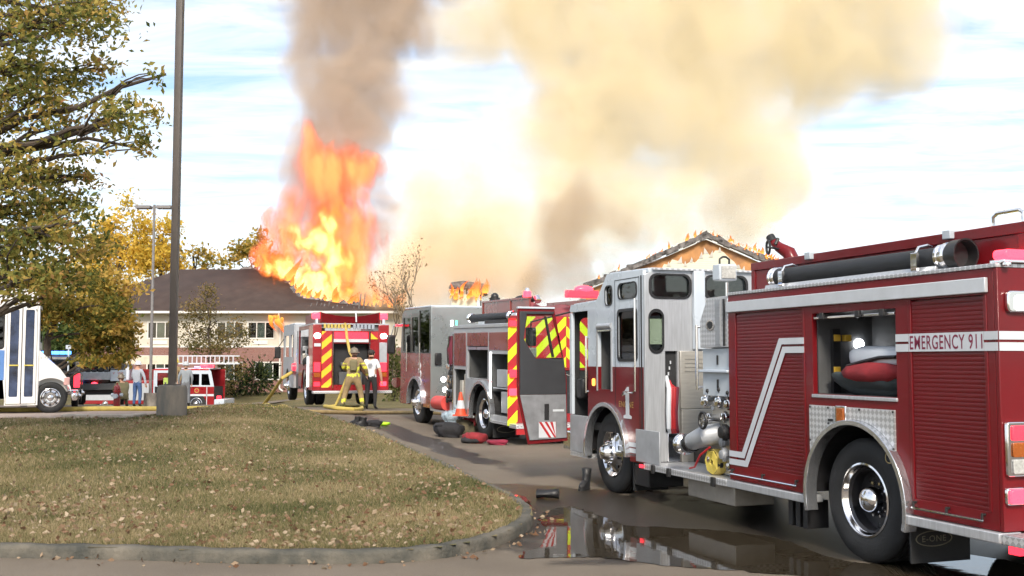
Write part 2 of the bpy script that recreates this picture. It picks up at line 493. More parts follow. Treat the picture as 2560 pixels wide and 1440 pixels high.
# the grassed island and its kerb
_ctl = [(-24, 10.5), (-12, 10.0), (-7, 9.8), (-4.54, 9.7), (-3.37, 9.6), (-2.19, 9.42), (-0.97, 9.48), (-0.29, 10.05), (0.10, 10.95), (0.23, 11.8), (0.15, 12.8), (-0.21, 14.2), (-1.15, 17.4), (-2.66, 21.8), (-3.5, 23.7), (-4.5, 25.7), (-5.6, 27.7), (-6.6, 28.7), (-7.5, 29.1)]
def catmull(c, n=8):
    out = []
    c = [Vector((*p, 0)) for p in c]
    for i in range(len(c) - 1):
        p0, p1, p2, p3 = c[max(0, i - 1)], c[i], c[i + 1], c[min(len(c) - 1, i + 2)]
        for k in range(n):
            t = k / n
            out.append(0.5 * ((2 * p1) + (p2 - p0) * t + (2 * p0 - 5 * p1 + 4 * p2 - p3) * t * t + (3 * p1 - p0 - 3 * p2 + p3) * t ** 3))
    out.append(c[-1])
    return out
EDGE = catmull(_ctl)
KERB_W, KERB_H = 0.15, 0.11
def offset(path, d):
    o = []
    for i, p in enumerate(path):
        t = (path[min(len(path) - 1, i + 1)] - path[max(0, i - 1)]).normalized()
        o.append(p + Vector((-t.y, t.x, 0)) * d)
    return o
POLY = [(p.x, p.y) for p in offset(EDGE, KERB_W - 0.03)] + [(-7.60, 29.0), (-7.60, 21.75), (-24, 21.45)]
_px = np.array([p[0] for p in POLY]); _py = np.array([p[1] for p in POLY])
def inside(x, y):
    x = np.asarray(x, float); y = np.asarray(y, float); r = np.zeros(x.shape, bool)
    j = len(_px) - 1
    for i in range(len(_px)):
        c = ((_py[i] > y) != (_py[j] > y)) & (x < (_px[j] - _px[i]) * (y - _py[i]) / (_py[j] - _py[i] + 1e-12) + _px[i])
        r ^= c; j = i
    return r
def island_z(x, y):
    return gz(x, y) + 0.105
xs = np.arange(-23.9, 0.4, 0.12); ys = np.arange(9.4, 30.6, 0.12)
XX, YY = np.meshgrid(xs, ys); INS = inside(XX, YY)
V = np.array([(x, y, island_z(x, y)) for y in ys for x in xs]); F = []
nx = len(xs)
for j in range(len(ys) - 1):
    for i in range(nx - 1):
        if INS[j, i] or INS[j + 1, i + 1] or INS[j, i + 1] or INS[j + 1, i]:
            a = j * nx + i; F.append((a, a + 1, a + 1 + nx, a + nx))
kind(arr_obj('grass_island', V, F, SOIL, smooth=True), 'structure')

KERBM = mat('old_kerb_concrete', (0.14, 0.125, 0.10), rough=0.92, var=0.1, scale=3.0, bump=0.6, bscale=35, detail=10, col2=(0.04, 0.042, 0.036))
kg = G(); prof = [(0.0, -0.03), (0.004, 0.075), (0.014, 0.10), (0.035, KERB_H), (KERB_W - 0.02, KERB_H + 0.004), (KERB_W, KERB_H - 0.02), (KERB_W, -0.03)]
rings = [offset(EDGE, d) for d, _ in prof]
kv = []; kf = []
for i in range(len(EDGE)):
    for k, (d, h) in enumerate(prof):
        p = rings[k][i]; kv.append((p.x, p.y, gz(p.x, p.y) + h + 0.006 * math.sin(i * 1.7 + k)))
mpf = len(prof)
for i in range(len(EDGE) - 1):
    for k in range(mpf - 1):
        kf.append((i * mpf + k, i * mpf + k + 1, (i + 1) * mpf + k + 1, (i + 1) * mpf + k))
kg.add(kv, kf)
kind(kg.make('kerb', KERBM, ang=60), 'structure')

# puddles: real water film on the drive
WATER = bpy.data.materials.new('puddle_water'); WATER.use_nodes = True
_b = _bsdf(WATER); _b.inputs['Base Color'].default_value = (0.035, 0.028, 0.019, 1); _b.inputs['Roughness'].default_value = 0.03
_b.inputs['IOR'].default_value = 1.33
_N = WATER.node_tree.nodes; _L = WATER.node_tree.links
_tc = _N.new('ShaderNodeTexCoord'); _n = _N.new('ShaderNodeTexNoise'); _n.inputs['Scale'].default_value = 7; _n.inputs['Detail'].default_value = 2
_L.new(_tc.outputs['Object'], _n.inputs[0]); _bp = _N.new('ShaderNodeBump'); _bp.inputs['Strength'].default_value = 0.06; _bp.inputs['Distance'].default_value = 0.01
_L.new(_n.outputs[0], _bp.inputs['Height']); _L.new(_bp.outputs[0], _b.inputs['Normal'])
def puddle(pix, jag=0.03, zoff=0.006, seed=1):
    rnd = random.Random(seed)
    c = [on_ground(*p) for p in pix]
    pts = []
    n = len(c)
    for i in range(n):
        p0, p1, p2, p3 = c[i - 1], c[i], c[(i + 1) % n], c[(i + 2) % n]
        for k in range(7):
            t = k / 7
            q = 0.5 * ((2 * p1) + (p2 - p0) * t + (2 * p0 - 5 * p1 + 4 * p2 - p3) * t * t + (3 * p1 - p0 - 3 * p2 + p3) * t ** 3)
            pts.append((q.x + rnd.uniform(-jag, jag), q.y + rnd.uniform(-jag, jag) * 1.6))
    z = max(gz(x, y) for x, y in pts) + zoff
    g = G(); tri = tessellate_polygon([[Vector((a, b, 0)) for a, b in pts]])
    g.add([(a, b, gz(a, b) + zoff) for a, b in pts], tri)
    o = g.make('puddle', WATER); kind(o, 'structure')
    return o
puddle([(1300, 1393), (1352, 1362), (1362, 1325), (1348, 1290), (1420, 1268), (1500, 1290), (1560, 1312), (1700, 1322), (1830, 1330), (1960, 1352), (2080, 1395), (2200, 1408), (2320, 1378), (2470, 1395), (2600, 1430), (2600, 1500), (2300, 1480), (2000, 1440), (1800, 1425), (1640, 1412), (1500, 1395), (1400, 1396)], 0.03, 0.006, 3)
puddle([(1280, 1240), (1310, 1242), (1326, 1262), (1328, 1280), (1304, 1272), (1284, 1256)], 0.012, 0.006, 4)
puddle([(930, 1096), (962, 1098), (985, 1112), (1015, 1128), (1000, 1130), (966, 1116)], 0.02, 0.006, 5)
puddle([(1050, 1148), (1120, 1160), (1160, 1182), (1120, 1172), (1075, 1160)], 0.02, 0.006, 6)

# ------------------------------------------------------------------ grass blades and fallen leaves
def attr_mat(name, attr, stops, rough=0.8, transl=0.35, nscale=None):
    m = bpy.data.materials.new(name); m.use_nodes = True
    N = m.node_tree.nodes; L = m.node_tree.links; N.clear()
    o = N.new('ShaderNodeOutputMaterial'); a = N.new('ShaderNodeAttribute'); a.attribute_name = attr
    cr = N.new('ShaderNodeValToRGB'); e = cr.color_ramp.elements
    while len(e) < len(stops): e.new(0.5)
    for i, (p, c) in enumerate(stops): e[i].position = p; e[i].color = (*c, 1)
    fac = a.outputs['Fac']
    if nscale:
        tc = N.new('ShaderNodeTexCoord'); nz = N.new('ShaderNodeTexNoise'); nz.inputs['Scale'].default_value = nscale; nz.inputs['Detail'].default_value = 4
        L.new(tc.outputs['Object'], nz.inputs[0])
        ma = N.new('ShaderNodeMath'); ma.operation = 'MULTIPLY_ADD'; ma.inputs[1].default_value = 2.0; ma.inputs[2].default_value = -0.90
        L.new(nz.outputs[0], ma.inputs[0])
        mb = N.new('ShaderNodeMath'); mb.operation = 'ADD'; mb.use_clamp = True
        L.new(ma.outputs[0], mb.inputs[0]); L.new(fac, mb.inputs[1]); fac = mb.outputs[0]
    L.new(fac, cr.inputs[0])
    d = N.new('ShaderNodeBsdfPrincipled'); d.inputs['Roughness'].default_value = rough; d.inputs['Specular IOR Level'].default_value = 0.25
    t = N.new('ShaderNodeBsdfTranslucent'); x = N.new('ShaderNodeMixShader'); x.inputs[0].default_value = transl
    L.new(cr.outputs[0], d.inputs['Base Color']); L.new(cr.outputs[0], t.inputs[0])
    L.new(d.outputs[0], x.inputs[1]); L.new(t.outputs[0], x.inputs[2]); L.new(x.outputs[0], o.inputs[0])
    MATS[name] = m
    return m
BLADE = attr_mat('grass_blade', 'tint', [(0.0, (0.072, 0.088, 0.034)), (0.35, (0.14, 0.14, 0.058)), (0.6, (0.24, 0.20, 0.10)), (1.0, (0.40, 0.32, 0.19))], nscale=0.6)
NB = 250000
yy = 9.4 + (30.4 - 9.4) * rng.random(NB * 3) ** 1.9
lim = np.minimum(-0.58 * yy - 2.0, -6)
xx = lim + (0.4 - lim) * rng.random(NB * 3)
ok = inside(xx, yy); xx = xx[ok][:NB]; yy = yy[ok][:NB]; n = len(xx)
zz = np.array([island_z(a, b) for a, b in zip(xx, yy)])
hgt = rng.uniform(0.022, 0.06, n); az = rng.uniform(0, 2 * np.pi, n); lean = rng.uniform(0.01, 0.05, n); wd = rng.uniform(0.003, 0.006, n) * (1 + (yy - 10) * 0.06)
fa = az + rng.uniform(-1, 1, n)
P0 = np.stack([xx - wd * np.cos(fa), yy - wd * np.sin(fa), zz - 0.01], 1)
P1 = np.stack([xx + wd * np.cos(fa), yy + wd * np.sin(fa), zz - 0.01], 1)
P2 = np.stack([xx + lean * np.cos(az), yy + lean * np.sin(az), zz + hgt], 1)
Vb = np.stack([P0, P1, P2], 1).reshape(-1, 3); Fb = np.arange(3 * n).reshape(-1, 3)
grass = arr_obj('grass', Vb, Fb, BLADE, attrs=[('tint', 'FACE', rng.beta(1.3, 1.6, n))])
kind(grass, 'stuff'); grass['label'] = 'short dry grass covering the kerbed island'

def leaf_cloud(name, pts, size, m, parent=None, flat=0.0, tint=None, seed=3, asp=0.55):
    """oval leaves of four triangles each, folded along the midrib"""
    r = np.random.default_rng(seed); n = len(pts); pts = np.asarray(pts)
    d = r.normal(size=(n, 3))
    if flat: d[:, 2] *= (1 - flat)
    d /= np.linalg.norm(d, axis=1)[:, None] + 1e-9
    u = r.normal(size=(n, 3))
    if flat: u[:, 2] *= (1 - flat)
    w = np.cross(d, u); w /= np.linalg.norm(w, axis=1)[:, None] + 1e-9
    nn = np.cross(d, w)
    s = (size * r.uniform(0.45, 1.45, n))[:, None]
    base = pts; tip = pts + d * s; mid = pts + d * s * 0.5
    lf = mid + w * s * asp * 0.5 + nn * s * 0.10; rt = mid - w * s * asp * 0.5 + nn * s * 0.10
    V = np.stack([base, lf, tip, rt, mid], 1).reshape(-1, 3)
    o = (np.arange(n) * 5)[:, None]
    F = np.concatenate([o + np.array([[0, 1, 4]]), o + np.array([[1, 2, 4]]), o + np.array([[2, 3, 4]]), o + np.array([[3, 0, 4]])], 1).reshape(-1, 3)
    t = r.random(n) if tint is None else tint
    return arr_obj(name, V, F, m, parent, attrs=[('tint', 'FACE', np.repeat(t, 4))])
DEADLEAF = attr_mat('dead_leaf', 'tint', [(0.0, (0.11, 0.055, 0.03)), (0.3, (0.22, 0.13, 0.08)), (0.7, (0.31, 0.23, 0.155)), (1.0, (0.42, 0.34, 0.25))], transl=0.15)
NL = 5600
yy = 9.5 + (29 - 9.5) * rng.random(NL * 4) ** 1.5
lim = np.minimum(-0.58 * yy - 2.0, -6); xx = lim + (0.3 - lim) * rng.random(NL * 4)
den = 0.5 + 0.5 * np.sin(xx * 1.1 + 0.6 * yy) * np.cos(yy * 0.9 - xx * 0.4)
ok = inside(xx, yy) & (rng.random(len(xx)) < 0.18 + 0.82 * den * np.clip(1.0 - (xx + 3) * 0.12, 0.35, 1))
xx = xx[ok][:NL]; yy = yy[ok][:NL]
pts = [(a, b, island_z(a, b) + 0.03) for a, b in zip(xx, yy)]
for i in range(150):                      # leaves blown against the foot of the kerb
    p = EDGE[random.randrange(20, len(EDGE) - 30)]
    q = offset(EDGE, -random.uniform(0.02, 0.35) * random.random())[EDGE.index(p)]
    pts.append((q.x, q.y, gz(q.x, q.y) + 0.015))
lv = leaf_cloud('fallen_leaves', pts, 0.056, DEADLEAF, flat=0.75, asp=0.6)
kind(lv, 'stuff'); lv['label'] = 'tan and brown fallen leaves strewn over the grass'
# ------------------------------------------------------------------ the burning building
def brick_mat():
    m = mat('red_brick_far', (0.22, 0.095, 0.075), rough=0.9, var=0.15, scale=1.2)
    N = m.node_tree.nodes; L = m.node_tree.links; b = _bsdf(m)
    tc = N.new('ShaderNodeTexCoord'); mp = N.new('ShaderNodeMapping'); mp.inputs['Rotation'].default_value = (R(90), 0, 0)
    L.new(tc.outputs['Object'], mp.inputs[0])
    bt = N.new('ShaderNodeTexBrick'); bt.inputs['Scale'].default_value = 4.2
    bt.inputs['Color1'].default_value = (0.23, 0.10, 0.08, 1); bt.inputs['Color2'].default_value = (0.17, 0.07, 0.06, 1); bt.inputs['Mortar'].default_value = (0.30, 0.24, 0.21, 1)
    L.new(mp.outputs[0], bt.inputs[0]); L.new(bt.outputs[0], b.inputs['Base Color'])
    return m
def siding_mat(name, col, pitch=0.2):
    m = mat(name, col, rough=0.75, var=0.06, scale=0.6)
    N = m.node_tree.nodes; L = m.node_tree.links; b = _bsdf(m)
    tc = N.new('ShaderNodeTexCoord'); w = N.new('ShaderNodeTexWave'); w.wave_type = 'BANDS'; w.bands_direction = 'Z'; w.wave_profile = 'SAW'
    w.inputs['Scale'].default_value = 1.0 / pitch / 2 / 3.14159 * 2 * 3.14159 / 2
    L.new(tc.outputs['Object'], w.inputs[0])
    bp = N.new('ShaderNodeBump'); bp.inputs['Strength'].default_value = 0.6; bp.inputs['Distance'].default_value = 0.02
    L.new(w.outputs['Fac'], bp.inputs['Height']); L.new(bp.outputs[0], b.inputs['Normal'])
    return m
BRICK = brick_mat()
SIDING = siding_mat('cream_lap_siding', (0.60, 0.55, 0.46))
SIDING2 = siding_mat('pale_cream_gable_siding', (0.66, 0.65, 0.52))
TRIM = mat('white_trim', (0.68, 0.66, 0.62), rough=0.6, var=0.06)
SHINGLE = mat('dark_brown_shingles', (0.072, 0.053, 0.048), rough=0.95, var=0.16, scale=1.2, bump=0.7, bscale=9, spec=0.2, col2=(0.05, 0.037, 0.034), detail=8)
CHAR = mat('charred_timber', (0.022, 0.019, 0.018), rough=0.9, var=0.4, scale=4, bump=0.6, bscale=12, col2=(0.22, 0.205, 0.20), detail=9)
OSB = mat('scorched_sheathing', (0.55, 0.27, 0.10), rough=0.85, var=0.12, scale=0.9, detail=9, col2=(0.22, 0.11, 0.055))
BLIND = mat('window_blind', (0.34, 0.35, 0.34), rough=0.8, var=0.15, scale=2)

YF = 75.0
EY, EZ, RY, RZ = 74.35, 5.10, 81.0, 8.56
SL = (RZ - EZ) / (RY - EY)
def on_roof(px, py):
    r = pray(px, py)
    t = (EZ - CAMH - SL * EY) / (r.z - SL * r.y)
    return Vector((r.x * t, r.y * t, CAMH + r.z * t))
def xat(px, Y): return at(px, 800, Y).x

bld = empty('apartment_building', (-17, YF, gz(-17, YF)))
tag(bld, 'two storey cream and brick apartment building with its brown roof on fire', 'building')
BO = Vector(bld.location)
def bmake(g, name, m, parent=bld, **k):
    g.v = [(x - BO.x, y - BO.y, z - BO.z) for x, y, z in g.v] if parent is bld else g.v
    return g.make(name, m, parent, **k)
zg = gz(-17, YF) - 0.1
XL, XR = -31.4, -1.7
wins = []
for px in (250, 402, 575, 652, 800, 905): wins.append((xat(px, YF), 3.20, 4.42))
lows = []
for px in (250, 402, 575, 672, 800, 905): lows.append((xat(px, YF), 0.36, 1.64))
WH = 0.93
bmake(G().panel([(XL, 2.72), (XR, 2.72), (XR, 5.06), (XL, 5.06)], [[(x - WH, a), (x + WH, a), (x + WH, b), (x - WH, b)] for x, a, b in wins], 'y', YF, YF + 0.25), 'upper_wall', SIDING)
bmake(G().panel([(XL, zg), (XR, zg), (XR, 2.62), (XL, 2.62)], [[(x - WH, a), (x + WH, a), (x + WH, b), (x - WH, b)] for x, a, b in lows], 'y', YF - 0.05, YF + 0.25), 'brick_wall', BRICK)
bmake(G().box(XL, XR, YF - 0.07, YF + 0.2, 2.622, 2.718), 'trim_band', TRIM)
bmake(G().box(XL, XL + 0.25, YF + 0.252, 87, zg, 5.06), 'end_wall', SIDING)
bmake(G().box(XL, XR, 86.9, 87.1, zg, 5.0), 'rear_wall', SIDING)
for i, (x, a, b) in enumerate(wins + lows):
    w = G().panel([(x - WH, a), (x + WH, a), (x + WH, b), (x - WH, b)],
                  [[(x - WH + 0.09 + k * (2 * WH - 0.06) / 3, a + 0.09), (x - WH + 0.03 + (k + 1) * (2 * WH - 0.06) / 3, a + 0.09), (x - WH + 0.03 + (k + 1) * (2 * WH - 0.06) / 3, b - 0.09), (x - WH + 0.09 + k * (2 * WH - 0.06) / 3, b - 0.09)] for k in range(3)], 'y', YF - 0.03, YF + 0.08)
    wo = bmake(w, 'window', TRIM)
    for k in range(3):
        x0 = x - WH + 0.09 + k * (2 * WH - 0.06) / 3; x1 = x - WH + 0.03 + (k + 1) * (2 * WH - 0.06) / 3
        p = G().box(x0, x1, YF + 0.03, YF + 0.04, a + 0.09, b - 0.09); p.v = [(q[0] - BO.x, q[1] - BO.y, q[2] - BO.z) for q in p.v]
        p.make('pane', GLASSK if k != 1 else GLASSD, wo)
    p = G().box(x - WH + 0.05, x + WH - 0.05, YF + 0.10, YF + 0.12, a + 0.05, b - 0.05); p.v = [(q[0] - BO.x, q[1] - BO.y, q[2] - BO.z) for q in p.v]
    p.make('blind', BLIND, wo)
    if i < len(wins):
        p = G().box(x - 0.5, x + 0.5, YF - 0.05, YF - 0.005, a - 0.36, a - 0.10); p.v = [(q[0] - BO.x, q[1] - BO.y, q[2] - BO.z) for q in p.v]
        p.make('vent_grille', TRIM, wo)
bmake(G().box(XL - 0.6, XR + 0.4, EY - 0.12, EY, EZ - 0.14, EZ + 0.02), 'gutter', TRIM)
bmake(G().box(XL - 0.5, XR + 0.2, EY + 0.003, YF - 0.002, EZ - 0.12, EZ - 0.06), 'soffit', TRIM)
xd = xat(702, YF)
bmake(G().tube([(xd, EY - 0.06, 5.0), (xd, EY + 0.02, 4.75), (xd, YF - 0.12, 4.5), (xd, YF - 0.12, zg + 0.3), (xd + 0.25, YF - 0.25, zg + 0.12)], 0.06, 8), 'downspout', TRIM)
# roof: whole on the left, eaten away by the fire along a ragged edge
edge = [(600, 669), (628, 670), (652, 675), (668, 681), (684, 687), (698, 692), (712, 700), (726, 712), (736, 726), (748, 739), (765, 745), (790, 750), (830, 755), (880, 762), (925, 766), (965, 767), (1000, 772), (1030, 776)]
rnd = random.Random(5)
top = [on_roof(px, py + rnd.uniform(-2.0, 2.0)) for px, py in edge]
low = [Vector((p.x, EY, EZ)) for p in top]
cor = Vector((XL - 0.6, EY, EZ)); rl = Vector((-24.9, RY, RZ)); corb = Vector((XL - 0.6, 2 * RY - EY, EZ)); 
rr_end = Vector((top[0].x, RY, RZ))
top[0] = rr_end.copy()
g = G(); nt_ = len(top)
v = [cor, rl, corb, Vector((rr_end.x + 1.0, corb.y, EZ))] + low + top
f = [(0, 4, 4 + nt_, 1), (0, 1, 2), (2, 1, 4 + nt_, 3)] + [(4 + i, 5 + i, 5 + nt_ + i, 4 + nt_ + i) for i in range(nt_ - 1)]
g.add(v, f)
ro = bmake(g, 'roof', SHINGLE, ang=1)
sd = ro.modifiers.new('thickness', 'SOLIDIFY'); sd.thickness = 0.16; sd.offset = -1
# charred ragged decking and rafters left standing along the burn line
g = G()
for i in range(90):
    k = rnd.uniform(0.3, len(top) - 1.01); j = int(k); p = top[j].lerp(top[j + 1], k - j)
    s = rnd.uniform(0.05, 0.3)
    g.add([p + Vector((-s, -0.03, -0.02)), p + Vector((s, -0.03, -0.02)), p + Vector((rnd.uniform(-s, s), 0.25, rnd.uniform(0.08, 0.34)))], [(0, 1, 2)])
kind(bmake(g, 'charred_decking', CHAR), 'stuff')
for i in range(22):
    px = 775 + i * 11 + rnd.uniform(-3, 3); b = on_roof(px, 775)
    L_ = rnd.uniform(0.6, 2.4) * (1.25 if px > 890 else 0.6)
    d = Vector((0, 1, SL)).normalized()
    q = b + d * L_ + Vector((0, 0, rnd.uniform(0, 0.7) if px > 890 else 0))
    bmake(G().tube([b + Vector((0, 0.1, -0.1)), q], 0.07, 4), 'rafter', CHAR)

# the far burning stub of roof in the middle
stub = empty('burnt_roof_stub', (at(1165, 745, 72).x, 72, gz(0, 72)))
tag(stub, 'burnt stub of roof and cream wall standing alone in the smoke', 'roof stub')
SO = Vector(stub.location)
def smake(g, name, m):
    g.v = [(x - SO.x, y - SO.y, z - SO.z) for x, y, z in g.v]; return g.make(name, m, stub)
a, b = at(1130, 742, 72), at(1192, 740, 72)
smake(G().box(a.x, b.x, 72, 72.3, gz(0, 72) - 0.1, a.z + 0.15), 'wall', SIDING2)
a, b = at(1122, 718, 72), at(1210, 706, 72)
smake(G().prism([(a.x, a.z - 0.05), (a.x + 0.2, b.z), (a.x + 1.0, b.z + 0.1), (b.x, b.z - 0.1), (b.x + 0.25, a.z - 0.5), (b.x - 0.1, a.z - 0.6), (b.x - 0.3, a.z - 0.1), (a.x + 0.9, a.z - 0.1)], 'y', 71.8, 72.8), 'roof_slab', CHAR)
for i in range(5):
    x = a.x + 0.2 + i * (b.x - a.x) / 5
    smake(G().box(x, x + 0.09, 72.302, 72.4, gz(0, 72), b.z - 0.1), 'stud', CHAR)

# the gabled wing on the right
YG = 62.0
apx = at(1765, 588, YG); le = at(1452, 722, YG)
gw = empty('gabled_wing', (apx.x, YG, gz(apx.x, YG)))
tag(gw, 'cream gable end with burning rafters behind the nearest fire engine', 'building')
GO = Vector(gw.location)
def gmake(g, name, m, **k):
    g.v = [(x - GO.x, y - GO.y, z - GO.z) for x, y, z in g.v]; return g.make(name, m, gw, **k)
slope = (apx.z - le.z) / (apx.x - le.x)
hw = apx.x - le.x
zb = gz(apx.x, YG) - 0.1
def rz_(x): return apx.z - slope * abs(x - apx.x)
XLg, XRg = apx.x - hw + 0.3, apx.x + hw - 0.3
gmake(G().prism([(XLg, zb), (XRg, zb), (XRg, rz_(XRg) - 0.25), (apx.x, apx.z - 0.25), (XLg, rz_(XLg) - 0.25)], 'y', YG + 0.05, YG + 0.25), 'sheathing', OSB)
jag = []
x = XRg
while x > XLg:
    d = abs(x - apx.x)
    gap = 1.05 + 0.35 * math.sin(x * 1.9) - 0.25 * max(0, 1 - d / 1.4) + rnd.uniform(-0.16, 0.16)
    jag.append((x, max(zb + 1, rz_(x) - max(0.55, gap))))
    x -= rnd.uniform(0.18, 0.42)
gmake(G().prism([(XLg, zb), (XRg, zb)] + jag, 'y', YG, YG + 0.047), 'siding', SIDING2)
g = G()
for i in range(46):                       # peeling strips of siding hanging at the burnt edge
    q = jag[rnd.randrange(2, len(jag) - 2)]; s = rnd.uniform(0.05, 0.16)
    g.add([(q[0] - s, YG - 0.03, q[1] - 0.1), (q[0] + s, YG - 0.03, q[1] - 0.1), (q[0] + rnd.uniform(-s, s), YG - 0.14, q[1] + rnd.uniform(0.08, 0.3))], [(0, 1, 2)])
kind(gmake(g, 'peeling_strips', TRIM), 'stuff')
for sgn in (-1, 1):
    xe = apx.x + sgn * hw
    n = 22; g = G(); prev = None
    for i in range(n):
        t0, t1 = i / n, (i + 1) / n
        xa, xb = apx.x + sgn * hw * t0, apx.x + sgn * hw * t1
        za, zb_ = rz_(xa), rz_(xb)
        h0 = 0.17 + rnd.uniform(-0.05, 0.08)
        drop = rnd.uniform(0.12, 0.24)
        pts_ = [(xa, za - drop), (xb, zb_ - drop), (xb, zb_ + h0 * rnd.uniform(0.5, 1.1)), (xa, za + h0 * rnd.uniform(0.4, 1.1))]
        g.prism(pts_ if sgn > 0 else pts_[::-1], 'y', YG - 0.32 - rnd.uniform(0, 0.12), YG + 0.04)
    gmake(g, 'rake_board', CHAR)
    for k in range(7):
        yk = YG + 0.6 + k * 0.8; dz = -rnd.uniform(0, 0.5)
        gmake(G().tube([(apx.x, yk, apx.z - 0.1 + dz), (apx.x + sgn * hw * rnd.uniform(0.5, 1), yk, rz_(apx.x + sgn * hw * 0.75) + dz)], 0.08, 4), 'rafter', CHAR)
gmake(G().box(XLg, XLg + 0.2, YG + 0.252, YG + 16, zb, rz_(XLg) - 0.4), 'side_wall', SIDING2)
gmake(G().box(XRg - 0.2, XRg, YG + 0.252, YG + 16, zb, rz_(XRg) - 0.4), 'side_wall', SIDING2)
# ------------------------------------------------------------------ wheels shared by the engines
def tyre_mesh(r, w, n=56):
    rin = r * 0.565
    prof = [(rin, 0.02), (r * 0.66, 0.0), (r * 0.80, -0.012), (r * 0.92, 0.004), (r * 0.975, 0.02), (r, 0.05)]
    k = 4
    for i in range(k):
        a = 0.05 + (w - 0.10) * (i + 0.55) / (k + 0.1)
        prof += [(r, a - 0.008), (r - 0.014, a - 0.006), (r - 0.014, a + 0.006), (r, a + 0.008)]
    prof += [(r, w - 0.05), (r * 0.92, w - 0.004), (r * 0.66, w), (rin, w - 0.02)]
    return G().lathe(prof, (0, 0, 0), 'x', n).mesh('tyre', RUB, 40)
TYRE = tyre_mesh(0.535, 0.28)
def rim_rear_mesh():
    r = 0.31
    return G().lathe([(r + 0.005, 0.03), (r + 0.012, 0.005), (r - 0.004, 0.0), (r - 0.016, 0.012), (r - 0.02, 0.05), (r - 0.03, 0.06)], (0, 0, 0), 'x', 48).mesh('rim', CHROME, 40)
def rim_front_mesh():
    r = 0.31
    return G().lathe([(r + 0.005, 0.03), (r + 0.012, 0.005), (r - 0.004, 0.0), (r - 0.03, 0.02), (r - 0.05, 0.035), (0.20, 0.0), (0.165, -0.035), (0.16, -0.05), (0.115, -0.052), (0.11, -0.05)], (0, 0, 0), 'x', 48).mesh('rim', CHROME, 40)
RIMR, RIMF = rim_rear_mesh(), rim_front_mesh()
DISH = G().lathe([(0.282, 0.055), (0.262, 0.075), (0.255, 0.17), (0.13, 0.185), (0.0, 0.185)], (0, 0, 0), 'x', 48).mesh('wheel_dish', mat('dark_wheel_dish', (0.045, 0.045, 0.05), 0.3, 0.6), 40)
HUBR = G().lathe([(0.12, 0.18), (0.115, 0.06), (0.105, 0.035), (0.08, 0.012), (0.04, 0.0), (0.0, -0.002)], (0, 0, 0), 'x', 32).mesh('hub_cap', CHROME, 50)
HUBF = G().lathe([(0.112, -0.05), (0.105, -0.09), (0.085, -0.115), (0.08, -0.15), (0.05, -0.165), (0.0, -0.167)], (0, 0, 0), 'x', 28).mesh('hub_cap', CHROME, 40)
NUT = G().cyl((0, 0, 0), (-0.05, 0, 0), 0.018, 0.014, 6).mesh('lug_nut', CHROME)
HOLE = G().cyl((0, 0, 0), (-0.006, 0, 0), 0.032, 0.032, 14).mesh('hand_hole', BLK)
def wheel(parent, x, y, z, kindw, steer=0.0, sc=1.0, side=1):
    w = empty('wheel', (x, y, z), 0, parent)
    w.rotation_euler = (0, 0, steer if side > 0 else math.pi + steer); w.scale = (sc, sc, sc)
    inst(TYRE, 'tyre', w)
    if kindw == 'front':
        inst(RIMF, 'rim', w); inst(HUBF, 'hub_cap', w)
        for k in range(10):
            a = 2 * math.pi * k / 10
            inst(NUT, 'lug_nut', w, (-0.035, 0.138 * math.cos(a), 0.138 * math.sin(a)))
            if k % 2 == 0: inst(HOLE, 'hand_hole', w, (0.006, 0.222 * math.cos(a + 0.3), 0.222 * math.sin(a + 0.3)), (0, 0, 0))
    else:
        inst(RIMR, 'rim', w); inst(DISH, 'wheel_dish', w); inst(HUBR, 'hub_cap', w)
        for k in range(10):
            a = 2 * math.pi * k / 10
            inst(NUT, 'lug_nut', w, (0.18, 0.145 * math.cos(a), 0.145 * math.sin(a)))
        inst(TYRE, 'inner_tyre', w, (0.31, 0, 0))
    return w

# ------------------------------------------------------------------ nearest fire engine
ENG = empty('fire_engine', (3.0, 9.47, 0), R(19.7))
tag(ENG, 'red and white fire engine with open cab door, nearest at the right', 'fire engine', 'fire engines in a row on the drive')
T = ENG
WX = 2.45
# chassis and underbody
G().box(0.62, 0.84, -1.6, 6.1, 0.48, 0.72).box(1.6, 1.82, -1.6, 6.1, 0.48, 0.72).box(0.3, 2.1, -0.12, 0.12, 0.42, 0.66).box(0.3, 2.1, 5.05, 5.25, 0.40, 0.58).box(0.9, 1.5, 2.3, 5.9, 0.36, 0.8).make('chassis', BLK, T, 0.01)
G().box(0.06, 0.55, 2.12, 3.12, 0.21, 0.425).make('underslung_box', mat('tan_grey_metal', (0.34, 0.31, 0.27), 0.5, 0.3), T, 0.012)
for k in range(3):
    G().box(0.08, 0.32, 0.86 + k * 0.12, 0.93 + k * 0.12, 0.16, 0.42).make('step_bracket', BLK, T, 0.004)
# body side with three compartment openings and the wheel arch
arch = arc(0.0, 0.53, 0.70, 0, 180, 28)
arch[0] = (0.70, 0.53); arch[-1] = (-0.70, 0.53)
outer = [(-1.62, 0.505), (-0.70, 0.505)] + arch[::-1] + [(0.70, 0.505), (2.10, 0.505), (2.10, 2.43), (-1.62, 2.43)]
B1, B2, B3 = (0.74, 1.98, 0.665, 2.235), (-0.54, 0.615, 1.44, 2.18), (-1.55, -0.70, 0.635, 2.235)
def rect(b): return [(b[0], b[2]), (b[1], b[2]), (b[1], b[3]), (b[0], b[3])]
G().panel(outer, [rect(B1), rect(B2), rect(B3)], 'x', 0.0, 0.05).make('body_side', RED, T, 0.004)
G().panel(outer, [], 'x', WX - 0.05, WX).make('body_side', RED, T, 0.004)
